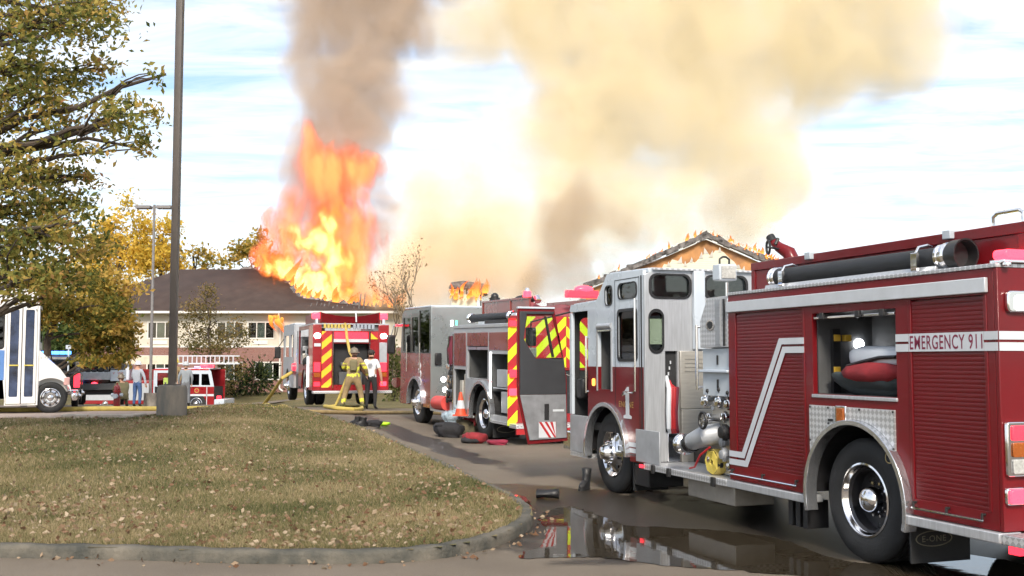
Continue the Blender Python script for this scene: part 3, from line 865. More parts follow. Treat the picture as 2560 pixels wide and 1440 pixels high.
# rear wall and tailboard
G().panel([(0.0, 0.505), (WX, 0.505), (WX, 2.43), (0.0, 2.43)], [[(0.75, 0.7), (1.7, 0.7), (1.7, 2.2), (0.75, 2.2)]], 'y', -1.66, -1.6225).make('rear_wall', RED, T, 0.006)
G().box(0.76, 1.69, -1.62, -1.60, 0.71, 2.19).make('rear_shutter', ALU, T)
G().box(0.0525, WX - 0.0525, 2.05, 2.098, 0.505, 2.43).make('front_wall', RED, T)
G().box(0.0525, WX - 0.0525, -1.6, 2.04, 2.37, 2.43).make('top_deck', PLATE, T)
G().box(0.9, 1.55, -1.6, 2.04, 0.75, 2.365).make('water_tank', DARK, T)
G().box(-0.03, WX + 0.03, -2.06, -1.663, 0.42, 0.495).make('tailboard', PLATE, T, 0.008)
G().box(-0.005, 0.05, -1.80, -1.70, 0.36, 0.415).make('glowing_reflector', LRED, T)  # emits red itself in place of returned light
# wheel arch lining and bright arch trim
n = 26; lin = G(); pr = arc(0.0, 0.53, 0.695, 0, 180, n)
for i in range(n):
    (a0, b0), (a1, b1) = pr[i], pr[i + 1]
    lin.add([(0.05, a0, b0), (0.85, a0, b0), (0.85, a1, b1), (0.05, a1, b1)], [(0, 1, 2, 3)])
lin.make('wheel_arch_lining', BLK, T)
def arch_trim(cy, cz, r0, r1, x0, x1, a0, a1, m, name='arch_trim'):
    o = arc(cy, cz, r1, a0, a1, 30); i_ = arc(cy, cz, r0, a0, a1, 30)
    return G().prism(o + i_[::-1], 'x', x0, x1).make(name, m, T, 0.004)
arch_trim(0, 0.53, 0.655, 0.70, -0.075, 0.045, -14, 194, mat('polished_trim', (0.66, 0.68, 0.72), 0.22, 0.9, 0.05))
# tread plate around the rear wheel
tp = arc(0.0, 0.53, 0.702, 2, 178, 28)
G().panel([(-0.52, 1.335), (-0.52, 1.0)] + [p for p in tp[::-1] if -0.52 < p[0] < 0.66] + [(0.66, 0.79), (0.66, 1.335)], [[(0.10, 1.17 + 0.035), (0.23, 1.17 + 0.035), (0.23, 1.325), (0.10, 1.325)]], 'x', -0.018, -0.002).make('tread_plate', PLATE, T, 0.003)
lamp = G().box(-0.045, -0.02, 0.09, 0.24, 1.195, 1.345).make('side_marker_lamp', CHROME, T, 0.006)
G().box(-0.058, -0.046, 0.105, 0.205, 1.21, 1.325).make('lens', AMBER, lamp, 0.006)
for y in (-0.505, 0.645, 0.37, -0.07):
    for z in (1.32, 1.015 if abs(y) > 0.5 else 1.18):
        G().cyl((-0.018, y, z), (-0.026, y, z), 0.011, 0.009, 8).make('bolt', BLK, T)
for y in (0.34, -0.06): G().box(-0.024, -0.018, y - 0.035, y + 0.035, 1.20, 1.222).make('name_plate', BLK, T)
G().panel(arc(-0.45, 0.94, 0.05, 0, 360, 20)[:-1], [arc(-0.45, 0.94, 0.038, 0, 360, 20)[:-1]], 'x', -0.025, -0.019).make('oval_badge', CHROME, T)
wheel(T, 0.06, 0.0, 0.535, 'rear'); wheel(T, WX - 0.06, 0.0, 0.535, 'rear', side=-1)
# mud flap with its oval mark
G().box(0.02, 0.62, -0.64, -0.62, 0.10, 0.46).make('mud_flap', RUB, T, 0.004)
flapm = mat('faded_moulded_mark', (0.17, 0.155, 0.11), 0.7)
oo = [(0.25 + 0.185 * math.cos(a), 0.295 + 0.065 * math.sin(a)) for a in np.linspace(0, 2 * math.pi, 33)[:-1]]
oi = [(0.25 + 0.175 * math.cos(a), 0.295 + 0.057 * math.sin(a)) for a in np.linspace(0, 2 * math.pi, 33)[:-1]]
G().panel(oo, [oi], 'y', -0.646, -0.6405).make('mud_flap_mark', flapm, T)
text_mesh('E-ONE', 0.05, 0.24, flapm, T, 'mud_flap_lettering', (0.13, -0.641, 0.27), (1, 0, 0), (0, 0, 1), 0.003, 0.01)
# running boards with small rub rails
for y0, y1 in ((0.72, 2.10), (-1.66, -0.66)):
    G().box(-0.05, 0.16, y0, y1, 0.425, 0.50).make('running_board', ALU, T, 0.008)
    a, b = (0.86, 2.04) if y0 > 0 else (-1.50, -0.72)
    rail = G().tube([(-0.03, a, 0.565), (-0.03, b, 0.565)], 0.011, 8).make('rub_rail', CHROME, T)
    for q in (a + 0.02, (a + b) / 2, b - 0.02): G().cyl((-0.03, q, 0.565), (-0.03, q, 0.62), 0.010, None, 8).cyl((-0.03, q, 0.61), (0.0, q, 0.61), 0.010, None, 8).make('rail_bracket', BLK, rail)
# roller shutters: every slat its own piece
def shutter(b, name):
    y0, y1, z0, z1 = b; pitch = 0.0345
    rf = G().box(-0.006, 0.02, y0 - 0.002, y0 + 0.03, z0, z1).box(-0.006, 0.02, y1 - 0.03, y1 + 0.002, z0, z1).box(0.03, 0.045, y0, y1, z0, z1)
    root = rf.make(name, RED, T, 0.003)
    w = y1 - y0 - 0.064
    sl = G().prism([(0.0, 0.0), (-0.0008, 0.004), (-0.0012, pitch / 2), (-0.0008, pitch - 0.004), (0.0, pitch - 0.0006), (0.012, pitch - 0.0008), (0.012, 0.0)], 'y', 0, w).mesh('slat', RED2, 50)
    k = 0
    while z0 + (k + 1) * pitch < z1:
        inst(sl, 'slat', root, (0.004 + random.uniform(-0.0006, 0.0006), y0 + 0.032, z0 + k * pitch)); k += 1
    return root
shutter(B1, 'roller_shutter'); shutter(B3, 'roller_shutter')
# open compartment over the wheel
y0, y1, z0, z1 = B2
G().box(0.66, 0.68, y0, y1, z0, z1).box(0.052, 0.66, y0 - 0.002, y0 + 0.012, z0, z1).box(0.052, 0.66, y1 - 0.012, y1 + 0.002, z0, z1).box(0.052, 0.66, y0 + 0.013, y1 - 0.013, z0 - 0.02, z0 - 0.001).box(0.052, 0.66, y0 + 0.013, y1 - 0.013, z1 + 0.002, z1 + 0.02).make('compartment_lining', GREY, T)
G().box(-0.014, 0.02, y0 - 0.01, y1 + 0.01, z0 - 0.035, z0 - 0.004).make('compartment_sill', ALU, T, 0.005)
G().box(0.0, 0.03, y0 + 0.02, y1 - 0.02, z1 - 0.055, z1 - 0.03).make('shutter_bottom_bar', CHROME, T, 0.005)
for q in (0.08, 0.35, 0.78): G().box(-0.03, 0.0, y0 + q * 1.2 + 0.02, y0 + q * 1.2 + 0.08, z1 - 0.06, z1 - 0.0).make('shutter_catch', BLK, T, 0.006)
G().box(0.188, 0.268, 0.56, 0.602, z0 + 0.005, z1 - 0.14).make('equipment_rail', BLK, T)
YCLIP = mat('yellow_clip', (0.65, 0.40, 0.04), 0.5)
for z, x in ((1.955, 0.228), (1.657, 0.221), (1.955, 0.348)): G().box(x - 0.035, x + 0.035, 0.545, 0.56 if x < 0.278 else 0.602, z - 0.03, z + 0.03).make('clip', YCLIP, T, 0.004)
G().cyl((0.500, 0.602, 1.901), (0.500, 0.575, 1.901), 0.05, 0.045, 24).make('compartment_lamp', LWHT, T)
# bright band under the roof, upper deck edge
G().box(-0.035, -0.002, -1.575, 2.095, 2.25, 2.362).make('light_band', mat('satin_silver_band', (0.60, 0.63, 0.67), 0.35, 0.35, 0.05), T, 0.006)
G().box(-0.012, 0.30, -1.66, 2.10, 2.432, 2.462).make('deck_edge', PLATE, T, 0.004)
# hose bed wall
HB = G().box(0.30, 0.33, -1.66, 2.10, 2.463, 2.70).box(0.285, 0.345, -1.66, 2.10, 2.70, 2.785).box(0.288, 0.342, 2.03, 2.10, 2.463, 2.70).box(0.288, 0.342, -1.66, -1.58, 2.463, 2.70)
HB.make('hose_bed_wall', RED, T, 0.006)
G().box(2.10, 2.15, -1.66, 2.10, 2.463, 2.785).box(0.346, 2.099, 2.05, 2.10, 2.463, 2.74).make('hose_bed_wall', RED, T, 0.006)
for k in range(6):
    G().tube([(0.4 + k * 0.27, -1.5, 2.5), (0.4 + k * 0.27, 1.9, 2.5), ], 0.10, 8).make('packed_hose', HOSEY, T)
for y in (1.02, -0.88): G().box(0.24, 0.36, y - 0.045, y + 0.045, 2.73, 2.80).make('cover_bracket', SHELF, T, 0.006)
# hard suction hose in its cradle
tx_, tz_ = 0.14, 2.575
hs = G().tube([(tx_, 1.42, tz_), (tx_, -1.02, tz_ - 0.005)], 0.088, 20).make('hard_suction_hose', mat('black_ribbed_hose', (0.02, 0.023, 0.028), 0.6, 0, 0.2, 10, 0.3, 120), T)
G().lathe([(0.09, 0.0), (0.102, 0.01), (0.102, 0.035), (0.094, 0.04), (0.094, 0.06), (0.104, 0.065), (0.104, 0.085), (0.09, 0.09)], (tx_, 1.33, tz_), 'y', 28).make('coupling', CHROME, hs)
G().lathe([(0.09, 0.12), (0.102, 0.11), (0.102, 0.085), (0.094, 0.08), (0.094, 0.05), (0.11, 0.045), (0.11, 0.02), (0.092, 0.0)], (tx_, -1.06, tz_), 'y', 28).make('coupling', CHROME, hs)
G().lathe([(0.10, 0.0), (0.118, -0.03), (0.122, -0.13), (0.125, -0.15), (0.112, -0.15), (0.108, -0.05), (0.0, -0.04)], (tx_, -1.06, tz_), 'y', 32).make('open_bell_end', BLK, hs)
G().prism([(0.03, 2.464), (0.27, 2.464), (0.27, 2.50), (0.20, 2.485), (0.14, 2.478), (0.07, 2.485), (0.045, 2.50)], 'y', -0.98, 1.45).make('hose_cradle', ALU, T, 0.004)
for y in (1.12, -0.78):
    G().panel(rr(0.0 - 0.005, 0.02, 2.47, 2.62, 0.008, 3), [], 'y', y - 0.035, y + 0.035).tube([(0.01, y, 2.60), (0.05, y, 2.665), (0.14, y, 2.685), (0.23, y, 2.66), (0.27, y, 2.58)], 0.012, 8).make('hose_clamp', CHROME, T)
# rear corner lamps
lb = G().box(0.03, 0.42, -1.70, -1.56, 2.464, 2.488).cyl((0.06, -1.70, 2.44), (0.06, -1.70, 2.47), 0.03).make('beacon_bracket', CHROME, T, 0.006)
G().prism(rr(0.05, 0.40, 2.49, 2.565, 0.03, 4), 'y', -1.70, -1.57).make('beacon', LREDX, T, 0.01, label='lit red warning beacon')
sl_ = G().prism(rr(0.06, 0.28, 2.10, 2.26, 0.04, 5), 'y', -1.70, -1.661).make('scene_light', CHROME, T, 0.01)
G().prism(rr(0.12, 0.26, 2.115, 2.225, 0.035, 5), 'y', -1.712, -1.701).make('lamp', LWHT, sl_, 0.006)
tl = G().prism(rr(0.018, 0.235, 0.905, 1.30, 0.02, 3), 'y', -1.70, -1.661).make('tail_light_cluster', CHROME, T, 0.008)
for (a, b, mm, nm) in ((1.165, 1.275, LRED, 'stop_lamp'), (1.045, 1.15, AMBER, 'turn_lamp'), (0.925, 1.03, CLRL, 'reversing_lamp')):
    G().prism(rr(0.055, 0.215, a, b, 0.015, 3), 'y', -1.715, -1.701).make(nm, mm, tl, 0.005)
wl = G().prism(rr(0.01, 0.175, 0.70, 0.825, 0.02, 3), 'y', -1.69, -1.661).make('warning_lamp', CHROME, T, 0.006)
G().prism(rr(0.03, 0.165, 0.71, 0.815, 0.02, 3), 'y', -1.715, -1.691).make('lens', LREDX, wl, 0.006)
G().tube([(0.0, -1.55, 2.79), (0.0, -1.56, 2.86)], 0.012)
gr = G().tube([(0.33, -1.30, 2.79), (0.33, -1.30, 2.86), (0.33, -1.34, 2.885), (0.33, -1.56, 2.885), (0.33, -1.60, 2.86), (0.33, -1.60, 2.79)], 0.015, 8).make('grab_handle', CHROME, T)
# white striping and lettering
def strip(poly, name='reflective_stripe', m=REFW, x0=-0.0085, x1=-0.0065):
    return G().prism(poly, 'x', x0, x1).make(name, m, T)
def band(ya, yb, z0, z1, x0=-0.0085, x1=-0.0065):
    zm = (z0 + z1) / 2
    strip([(ya, z0), (yb, z0), (yb, zm - 0.010), (ya, zm - 0.010)], x0=x0, x1=x1)
    strip([(ya, zm + 0.010), (yb, zm + 0.010), (yb, z1), (ya, z1)], x0=x0, x1=x1)
band(-0.70, -0.545, 1.818, 1.962); 
strip([(-1.52, 1.818), (-0.705, 1.818), (-0.705, 1.962), (-1.52, 1.962)])
band(-1.66, -1.523, 1.818, 1.962)
for z0, z1 in ((1.818, 1.88), (1.90, 1.962)): G().box(0.0, WX, -1.666, -1.664, z0, z1).make('reflective_stripe', REFW, T)
MAROON = mat('maroon_lettering', (0.20, 0.012, 0.05), 0.4)
text_mesh('EMERGENCY 911', 0.112, 0.79, MAROON, T, 'lettering', (-0.0095, -0.72, 1.834), (0, -1, 0), (0, 0, 1), 0.0005, 0.009)
# zigzag stripe on the front shutter: level, diagonal, level
def zig(off0, off1):
    zt0, zb0, zl0, zl1 = 1.818, 1.962, 0.66, 0.80
    def edge_(t):   # t 0 lower edge .. 1 upper edge of the band
        return [(0.74, 1.818 + 0.144 * t), (1.10 + 0.10 * (t - 0.5) * -1 * -1, 1.818 + 0.144 * t), (1.80 - 0.0 + 0.10 * (t - 0.5), 0.66 + 0.144 * t), (2.10, 0.66 + 0.144 * t)]
    lo, hi = edge_(off0), edge_(off1)
    for i in range(3):
        strip([lo[i], lo[i + 1], hi[i + 1], hi[i]])
zig(0.0, 0.42); zig(0.58, 1.0)

# pump house between body and cab
G().box(0.16, 2.3, 2.103, 2.74, 0.505, 2.36).make('pump_house', ALUD, T, 0.006)
G().panel([(2.11, 1.885), (2.70, 1.885), (2.70, 2.18), (2.54, 2.43), (2.11, 2.43)], [], 'x', 0.0, 0.158).make('upper_cabinet', PLATE, T, 0.006)
G().box(-0.012, -0.002, 2.24, 2.35, 1.90, 2.40).make('louvre_strip', ALUD, T)
for k in range(13): G().box(-0.017, -0.0125, 2.25, 2.34, 1.92 + k * 0.036, 1.94 + k * 0.036).make('louvre', ALUD, T)
G().box(-0.014, -0.002, 2.165, 2.19, 1.90, 2.40).make('seam', BLK, T)
op = [(2.47 + 0.085 * math.cos(a), 2.13 + 0.062 * math.sin(a)) for a in np.linspace(0, 2 * math.pi, 29)[:-1]]
oi2 = [(2.47 + 0.062 * math.cos(a), 2.13 + 0.042 * math.sin(a)) for a in np.linspace(0, 2 * math.pi, 29)[:-1]]
G().panel(op, [oi2], 'x', -0.010, -0.002).make('oval_badge', CHROME, T); G().prism(oi2, 'x', -0.006, -0.001).make('badge_centre', BLK, T)
G().box(0.03, 0.158, 2.11, 2.70, 1.36, 1.875).make('shelf_unit', SHELF, T, 0.006)
G().box(-0.02, 0.03, 2.11, 2.72, 1.615, 1.645).make('shelf_ledge', WHITE, T, 0.006)
for z in (1.70, 1.44): G().box(0.018, 0.028, 2.36, 2.385, z, z + 0.10).make('pull_slot', BLK, T)
# running board and floor of the pump walkway
G().box(-0.05, 2.45, 2.103, 4.02, 0.425, 0.498).make('walkway_floor', PLATE, T, 0.006)
for y in (2.35, 3.35, 3.75): G().box(-0.075, -0.051, y - 0.04, y + 0.04, 0.40, 0.50).make('step_clamp', BLK, T, 0.006)
G().box(-0.04, -0.02, 3.62, 4.25, 0.505, 0.90).make('folding_step_plate', ALUD, T, 0.006)
G().box(-0.07, -0.052, 4.02, 4.10, 0.44, 0.48).make('marker_lamp', LRED, T, 0.004)
# valves, caps and gauges
def cap(x, y, z, r, l, m=CHROME, name='intake_cap'):
    o = G().lathe([(r * 0.72, 0.0), (r * 0.72, -l * 0.45), (r, -l * 0.5), (r, -l * 0.78), (r * 0.85, -l * 0.82), (r * 0.8, -l * 0.95), (0.0, -l)], (x, y, z), 'x', 26).make(name, m, T)
    for a in (0, 90, 180, 270): G().box(x - l * 0.8, x - l * 0.55, y + r * math.cos(R(a)) - 0.012, y + r * math.cos(R(a)) + 0.012, z + r * math.sin(R(a)) - 0.012, z + r * math.sin(R(a)) + 0.012).make('lug', m, o)
    return o
st = G().tube([(0.16, 2.55, 0.95), (0.0, 2.62, 0.92), (-0.02, 2.80, 0.86), (-0.02, 3.0, 0.80)], [0.12, 0.115, 0.10, 0.095], 20).make('steamer_elbow', ALUD, T)
G().lathe([(0.095, 0.0), (0.12, 0.015), (0.12, 0.06), (0.105, 0.07), (0.115, 0.09), (0.115, 0.12), (0.0, 0.125)], (-0.02, 2.99, 0.80), 'y', 26).make('steamer_cap', CHROME, st)
G().cyl((-0.02, 2.86, 0.835), (-0.02, 2.93, 0.815), 0.108, None, 24).make('band', BLK, st)
hwm = G().tube([(-0.12, 2.45 + 0.075 * math.cos(a), 1.10 + 0.085 * math.sin(a)) for a in np.linspace(0, 2 * math.pi, 21)], 0.017, 8, False).make('hand_wheel', BLK, T)
for a in (20, 110, 200, 290): G().cyl((-0.12, 2.45, 1.10), (-0.12, 2.45 + 0.07 * math.cos(R(a)), 1.10 + 0.08 * math.sin(R(a))), 0.008, None, 6).make('spoke', CHROME, hwm)
G().cyl((0.16, 2.45, 1.10), (-0.12, 2.45, 1.10), 0.02).make('stem', CHROME, hwm)
for (y, z, r, l) in ((2.62, 1.30, 0.06, 0.20), (2.36, 1.30, 0.055, 0.18), (2.20, 1.28, 0.05, 0.16), (2.24, 0.98, 0.075, 0.20), (2.30, 0.74, 0.06, 0.16)):
    cap(0.16, y, z, r, l, CHROME if z > 1.2 else (BLK if z > 0.9 else ALUD), 'discharge_valve')
for (y, z, r, l, m_) in ((2.66, 1.12, 0.045, 0.12, CHROME), (2.30, 1.14, 0.05, 0.14, CHROME), (2.62, 0.66, 0.05, 0.13, CHROME), (2.45, 0.62, 0.045, 0.12, BLK), (2.20, 0.62, 0.05, 0.14, CHROME), (2.40, 0.86, 0.05, 0.10, ALUD)):
    cap(0.16, y, z, r, l, m_, 'discharge_valve')
for (y, z) in ((2.68, 1.22), (2.52, 1.24), (2.28, 1.23)):
    ga_ = G().cyl((0.158, y, z), (0.135, y, z), 0.032, None, 18).make('gauge', CHROME, T); G().cyl((0.135, y, z), (0.132, y, z), 0.026, None, 16).make('dial', REFW, ga_)
for (y, z) in ((2.60, 1.40), (2.36, 1.42), (2.18, 1.39)):
    G().cyl((0.05, y, z - 0.06), (0.03, y, z), 0.01, None, 8).sphere((0.03, y, z + 0.012), 0.024, 10, 6).make('valve_lever', BLK, T)
G().tube([(0.02, 2.55, 0.80), (-0.02, 2.70, 0.70), (0.0, 2.85, 0.56), (0.02, 3.0, 0.53)], 0.012, 6).make('drain_chain', CRED, T)
G().box(0.155, 0.159, 2.15, 2.72, 0.52, 1.34).make('pump_panel', STEEL, T)
G().cyl((-0.02, 2.74, 1.42), (-0.02, 2.74, 2.14), 0.017, None, 10).cyl((-0.02, 2.74, 1.45), (0.05, 2.72, 1.45), 0.014).cyl((-0.02, 2.74, 2.12), (0.05, 2.70, 2.12), 0.014).make('grab_rail', CHROME, T)
# floodlight on a mast over the pump
fl = G().cyl((0.2, 2.45, 2.43), (0.2, 2.45, 2.60), 0.018).cyl((0.2, 2.45, 2.43), (0.2, 2.45, 2.445), 0.09).make('floodlight_mast', CHROME, T)
hd = G().box(0.08, 0.30, 2.40, 2.56, 2.62, 2.80).make('floodlight_head', WHITE, T, 0.015)
G().box(0.10, 0.28, 2.388, 2.398, 2.64, 2.78).make('lens', CLRL, hd, 0.006)
G().tube([(0.13, 2.48, 2.80), (0.13, 2.48, 2.86), (0.17, 2.48, 2.885), (0.21, 2.48, 2.885), (0.25, 2.48, 2.86), (0.25, 2.48, 2.80)], 0.012, 8).make('handle', BLK, hd)
# deck gun
dg = G().tube([(1.05, 2.5, 2.40), (1.05, 2.5, 2.72), (1.06, 2.46, 2.86), (1.04, 2.50, 2.96), (0.98, 2.60, 3.03), (0.96, 2.70, 3.11)], [0.085, 0.085, 0.09, 0.08, 0.06, 0.045], 14).make('deck_gun', RED, T)
G().cyl((0.96, 2.69, 3.10), (0.95, 2.74, 3.17), 0.055, 0.05, 14).make('nozzle', BLK, dg)
G().tube([(0.80 + 0.01 * math.cos(a), 2.55 + 0.05 * math.cos(a), 3.02 + 0.075 * math.sin(a)) for a in np.linspace(0, 2 * math.pi, 17)], 0.014, 6, False).cyl((0.80, 2.55, 3.02), (1.0, 2.55, 3.0), 0.012, None, 6).cyl((0.86, 2.5, 3.05), (0.90, 2.5, 3.12), 0.02, None, 8).make('elevation_wheel', BLK, dg)

# cab: white above, red below
CZ = 1.66
garch = arc(5.15, 0.53, 0.655, 0, 180, 26)
DOORO = [(5.80, 0.98), (6.36, 0.98), (6.36, 2.43), (5.80, 2.43)]
lowp = [(4.10, 0.48), (4.495, 0.48)] + [p for p in garch[::-1]] + [(5.805, 0.48), (5.80, 0.98), (5.80, CZ), (5.46, CZ), (5.46, 1.36), (5.03, 1.36), (5.03, CZ), (4.10, CZ)]
G().panel(lowp, [], 'x', 0.0, 0.05).make('cab_lower_side', RED, T, 0.005)
upp = [(4.10, CZ + 0.001), (5.03, CZ + 0.001), (5.03, 2.23), (5.46, 2.23), (5.46, CZ + 0.001), (5.799, CZ + 0.001), (5.799, 2.43), (6.36, 2.43), (6.40, 2.43), (6.44, 2.46), (6.40, 2.535), (5.52, 2.545), (5.16, 2.885), (4.10, 2.865)]
wB = rr(4.27, 4.82, 1.745, 2.39, 0.07); wC = rr(4.27, 4.80, 2.53, 2.735, 0.08); wD = rr(4.99, 5.21, 2.47, 2.73, 0.07)
G().panel(upp, [wB, wC, wD], 'x', 0.0, 0.05).make('cab_upper_side', WHITE, T, 0.005)
for w, m in ((wB, GLASSK), (wC, GLASSD), (wD, GLASSK)):
    cy = sum(p[0] for p in w) / len(w); cz = sum(p[1] for p in w) / len(w)
    f = G().panel([(cy + (p[0] - cy) * 1.06, cz + (p[1] - cz) * 1.05) for p in w], [[(cy + (p[0] - cy) * 0.93, cz + (p[1] - cz) * 0.93) for p in w]], 'x', -0.010, -0.001).make('window_seal', BLK, T)
    G().prism(w, 'x', 0.015, 0.021).make('window_pane', m, T)
# crew door outline, hinges, handle
G().panel([(4.20, 0.56), (4.915, 0.56), (4.915, 2.79), (4.20, 2.79)], [[(4.21, 0.57), (4.905, 0.57), (4.905, 2.78), (4.21, 2.78)]], 'x', -0.003, -0.0005).make('door_seam', BLK, T)
G().box(-0.006, -0.001, 4.13, 4.16, 0.56, 2.80).make('door_seam', BLK, T)
G().cyl((-0.03, 4.27, 1.36), (-0.03, 4.27, 2.52), 0.013, None, 8).cyl((-0.03, 4.27, 2.50), (0, 4.27, 2.50), 0.012).make('grab_rail', CHROME, T)
G().tube([(-0.03, 4.27, 1.37), (-0.05, 4.30, 1.34), (-0.05, 4.55, 1.35), (-0.045, 4.62, 1.30)], 0.012, 8).make('door_handle', CHROME, T)
# side compartment in the cab with its rolled shutter
G().box(0.40, 0.42, 5.0, 5.49, 1.34, 2.25).box(0.052, 0.40, 4.99, 5.0, 1.34, 2.25).box(0.052, 0.40, 5.49, 5.50, 1.34, 2.25).box(0.052, 0.40, 5.0, 5.49, 1.33, 1.345).make('compartment_lining', GREY, T)
G().cyl((0.01, 5.02, 2.20), (0.01, 5.47, 2.20), 0.04, None, 16).make('rolled_shutter', ALU, T); G().box(-0.012, 0.02, 5.0, 5.49, 2.13, 2.155).make('shutter_bottom_bar', CHROME, T, 0.004)
G().box(-0.012, 0.0, 5.0, 5.03, 1.34, 2.24).box(-0.012, 0.0, 5.46, 5.49, 1.34, 2.24).make('shutter_track', ALU, T)
G().sphere((0.15, 5.15, 1.43), (0.09, 0.12, 0.085), 12, 8).make('packed_gear', mat('blue_grey_gear', (0.12, 0.17, 0.22), 0.7), T)
# front wheel, arch trim and step
arch_trim(5.15, 0.53, 0.61, 0.665, -0.07, 0.045, -8, 180, MATS['polished_trim'], 'arch_trim')
lin = G(); pr = arc(5.15, 0.53, 0.65, 0, 180, 24)
for i in range(24):
    (a0, b0), (a1, b1) = pr[i], pr[i + 1]
    lin.add([(0.05, a0, b0), (0.75, a0, b0), (0.75, a1, b1), (0.05, a1, b1)], [(0, 1, 2, 3)])
lin.make('wheel_arch_lining', BLK, T)
wheel(T, 0.055, 5.15, 0.535, 'front'); wheel(T, WX - 0.055, 5.15, 0.535, 'front', side=-1)
G().box(0.02, 0.5, 4.42, 4.45, 0.12, 0.47).make('mud_flap', RUB, T)
G().box(0.02, 0.5, 4.02, 4.40, 0.2, 0.46).make('battery_box', BLK, T, 0.01)
G().box(0.0, 0.45, 5.81, 6.42, 0.40, 0.46).box(0.35, 0.40, 5.81, 6.42, 0.46, 0.978).make('entry_step', PLATE, T)
band(4.16, 4.80, 0.59, 0.72, -0.004, -0.001)
# number and word on the crew door
# serifed figure one
one = [(4.66, 1.01), (4.43, 1.01), (4.43, 1.045), (4.495, 1.06), (4.505, 1.41), (4.55, 1.41), (4.665, 1.33), (4.665, 1.30), (4.60, 1.315), (4.595, 1.06), (4.66, 1.045)]
G().prism(one, 'x', -0.007, -0.004).make('number_figure', REFW, T)
text_mesh('ENGINE', 0.075, 0.42, GOLD, T, 'gold_lettering', (-0.001, 4.80, 1.15), (0, -1, 0), (0, 0, 1), 0.002, 0.01)
G().panel(rr(5.55, 5.62, 1.40, 1.50, 0.03), [], 'x', -0.02, -0.001).make('marker_lamp', LAMB, T)
# cab rear wall with windows and the hose slot
r1 = rr(0.07, 0.635, 2.515, 2.815, 0.10); r2 = rr(0.84, 1.45, 2.515, 2.815, 0.10); r3 = rr(0.052, 0.255, 1.84, 2.37, 0.10); r5 = rr(1.62, 2.2, 2.515, 2.815, 0.10)
slot = [(0.275, 0.86), (0.445, 0.86), (0.445, 1.86), (0.275, 1.86)]
G().panel([(0.0, 0.50), (WX - 0.03, 0.50), (WX - 0.03, 2.75), (WX - 0.15, 2.862), (0.12, 2.862), (0.0, 2.80)], [r1, r2, r3, r5, slot], 'y', 4.05, 4.098).make('cab_rear_wall', ALU, T, 0.004)
for w, m in ((r1, GLASSC), (r2, GLASSC), (r3, GLASSD), (r5, GLASSC)):
    cy = sum(p[0] for p in w) / len(w); cz = sum(p[1] for p in w) / len(w)
    G().panel([(cy + (p[0] - cy) * 1.05, cz + (p[1] - cz) * 1.05) for p in w], [[(cy + (p[0] - cy) * 0.93, cz + (p[1] - cz) * 0.90) for p in w]], 'y', 4.038, 4.049).make('window_seal', BLK, T)
    G().prism(w, 'y', 4.07, 4.076).make('window_pane', m, T)
G().box(0.655, 0.81, 3.98, 4.048, 1.88, 2.86).make('centre_post', WHITE, T, 0.012)
for k in range(70): pass
G().box(0.10, WX - 0.13, 4.0, 4.10, 2.8635, 2.885).make('roof_edge', PLATE, T)
# hose slot, preconnected hose, steel panel
G().box(0.26, 0.46, 4.10, 4.75, 0.85, 1.87).make('slot_lining', DARK, T)
for i, (m, off) in enumerate(((REFW, 0.0), (CRED, 0.035), (CRED, 0.075), (mat('maroon_hose', (0.16, 0.02, 0.04), 0.8), 0.11))):
    G().tube([(0.30 + off, 4.07, 1.55 - 0.2 * i * 0.3), (0.29 + off, 3.99, 1.40), (0.27 + off * 0.8, 3.96, 1.12), (0.28 + off * 0.9, 3.98, 0.92), (0.32 + off, 4.03, 0.86)], [0.022, 0.030, 0.034, 0.030, 0.022], 8).make('preconnected_hose', m, T)
for k in range(5): G().box(0.30 + 0.015 * k, 0.315 + 0.015 * k, 4.085, 4.096, 1.42 + 0.07 * k, 1.46 + 0.07 * k).make('coupling_mark', REFW, T)
G().box(0.46, 0.98, 4.0, 4.046, 1.15, 1.86).make('steel_panel', STEEL, T, 0.005)
for k in range(4): G().box(0.52, 0.88, 3.992, 3.999, 1.76 - 0.05 * k, 1.775 - 0.05 * k).make('panel_rib', STEEL, T)
G().box(0.46, 0.98, 3.98, 4.046, 0.50, 1.14).make('steel_panel', STEEL, T, 0.005)
G().box(0.28, 0.445, 4.0, 4.046, 0.505, 0.85).make('drain_panel', CHROME, T, 0.004)
# roof, right side, front, floor and fittings
G().prism([(4.0485, 2.83), (5.15, 2.85), (5.50, 2.52), (6.40, 2.505), (6.43, 2.53), (6.40, 2.56), (5.53, 2.575), (5.17, 2.915), (4.0485, 2.893)], 'x', 0.10, WX - 0.13).make('cab_roof', WHITE, T, 0.01)
G().prism([(5.18, 2.91), (5.53, 2.572), (6.40, 2.556), (6.43, 2.53), (6.38, 2.50), (5.45, 2.505), (5.13, 2.84), (4.05, 2.83), (4.05, 2.888)], 'x', 0.052, 0.099).make('roof_side_rail', WHITE, T, 0.008)
rs = [(4.10, 0.48), (6.42, 0.48), (6.44, 2.46), (5.52, 2.545), (5.16, 2.885), (4.10, 2.865)]
G().panel(rs, [rr(4.27, 4.82, 1.745, 2.39, 0.07), rr(5.5, 6.25, 1.6, 2.35, 0.07), rr(4.3, 5.1, 2.50, 2.75, 0.08)], 'x', WX - 0.08, WX - 0.03).make('cab_right_side', WHITE, T)
G().panel([(0.05, 0.48), (WX - 0.08, 0.48), (WX - 0.08, 2.50), (0.05, 2.50)], [rr(0.14, WX - 0.17, 1.45, 2.36, 0.10)], 'y', 6.40, 6.45).make('cab_front', DARK, T)
G().box(0.0, 0.049, 6.365, 6.45, 0.98, 2.42).make('door_pillar', WHITE, T, 0.008)
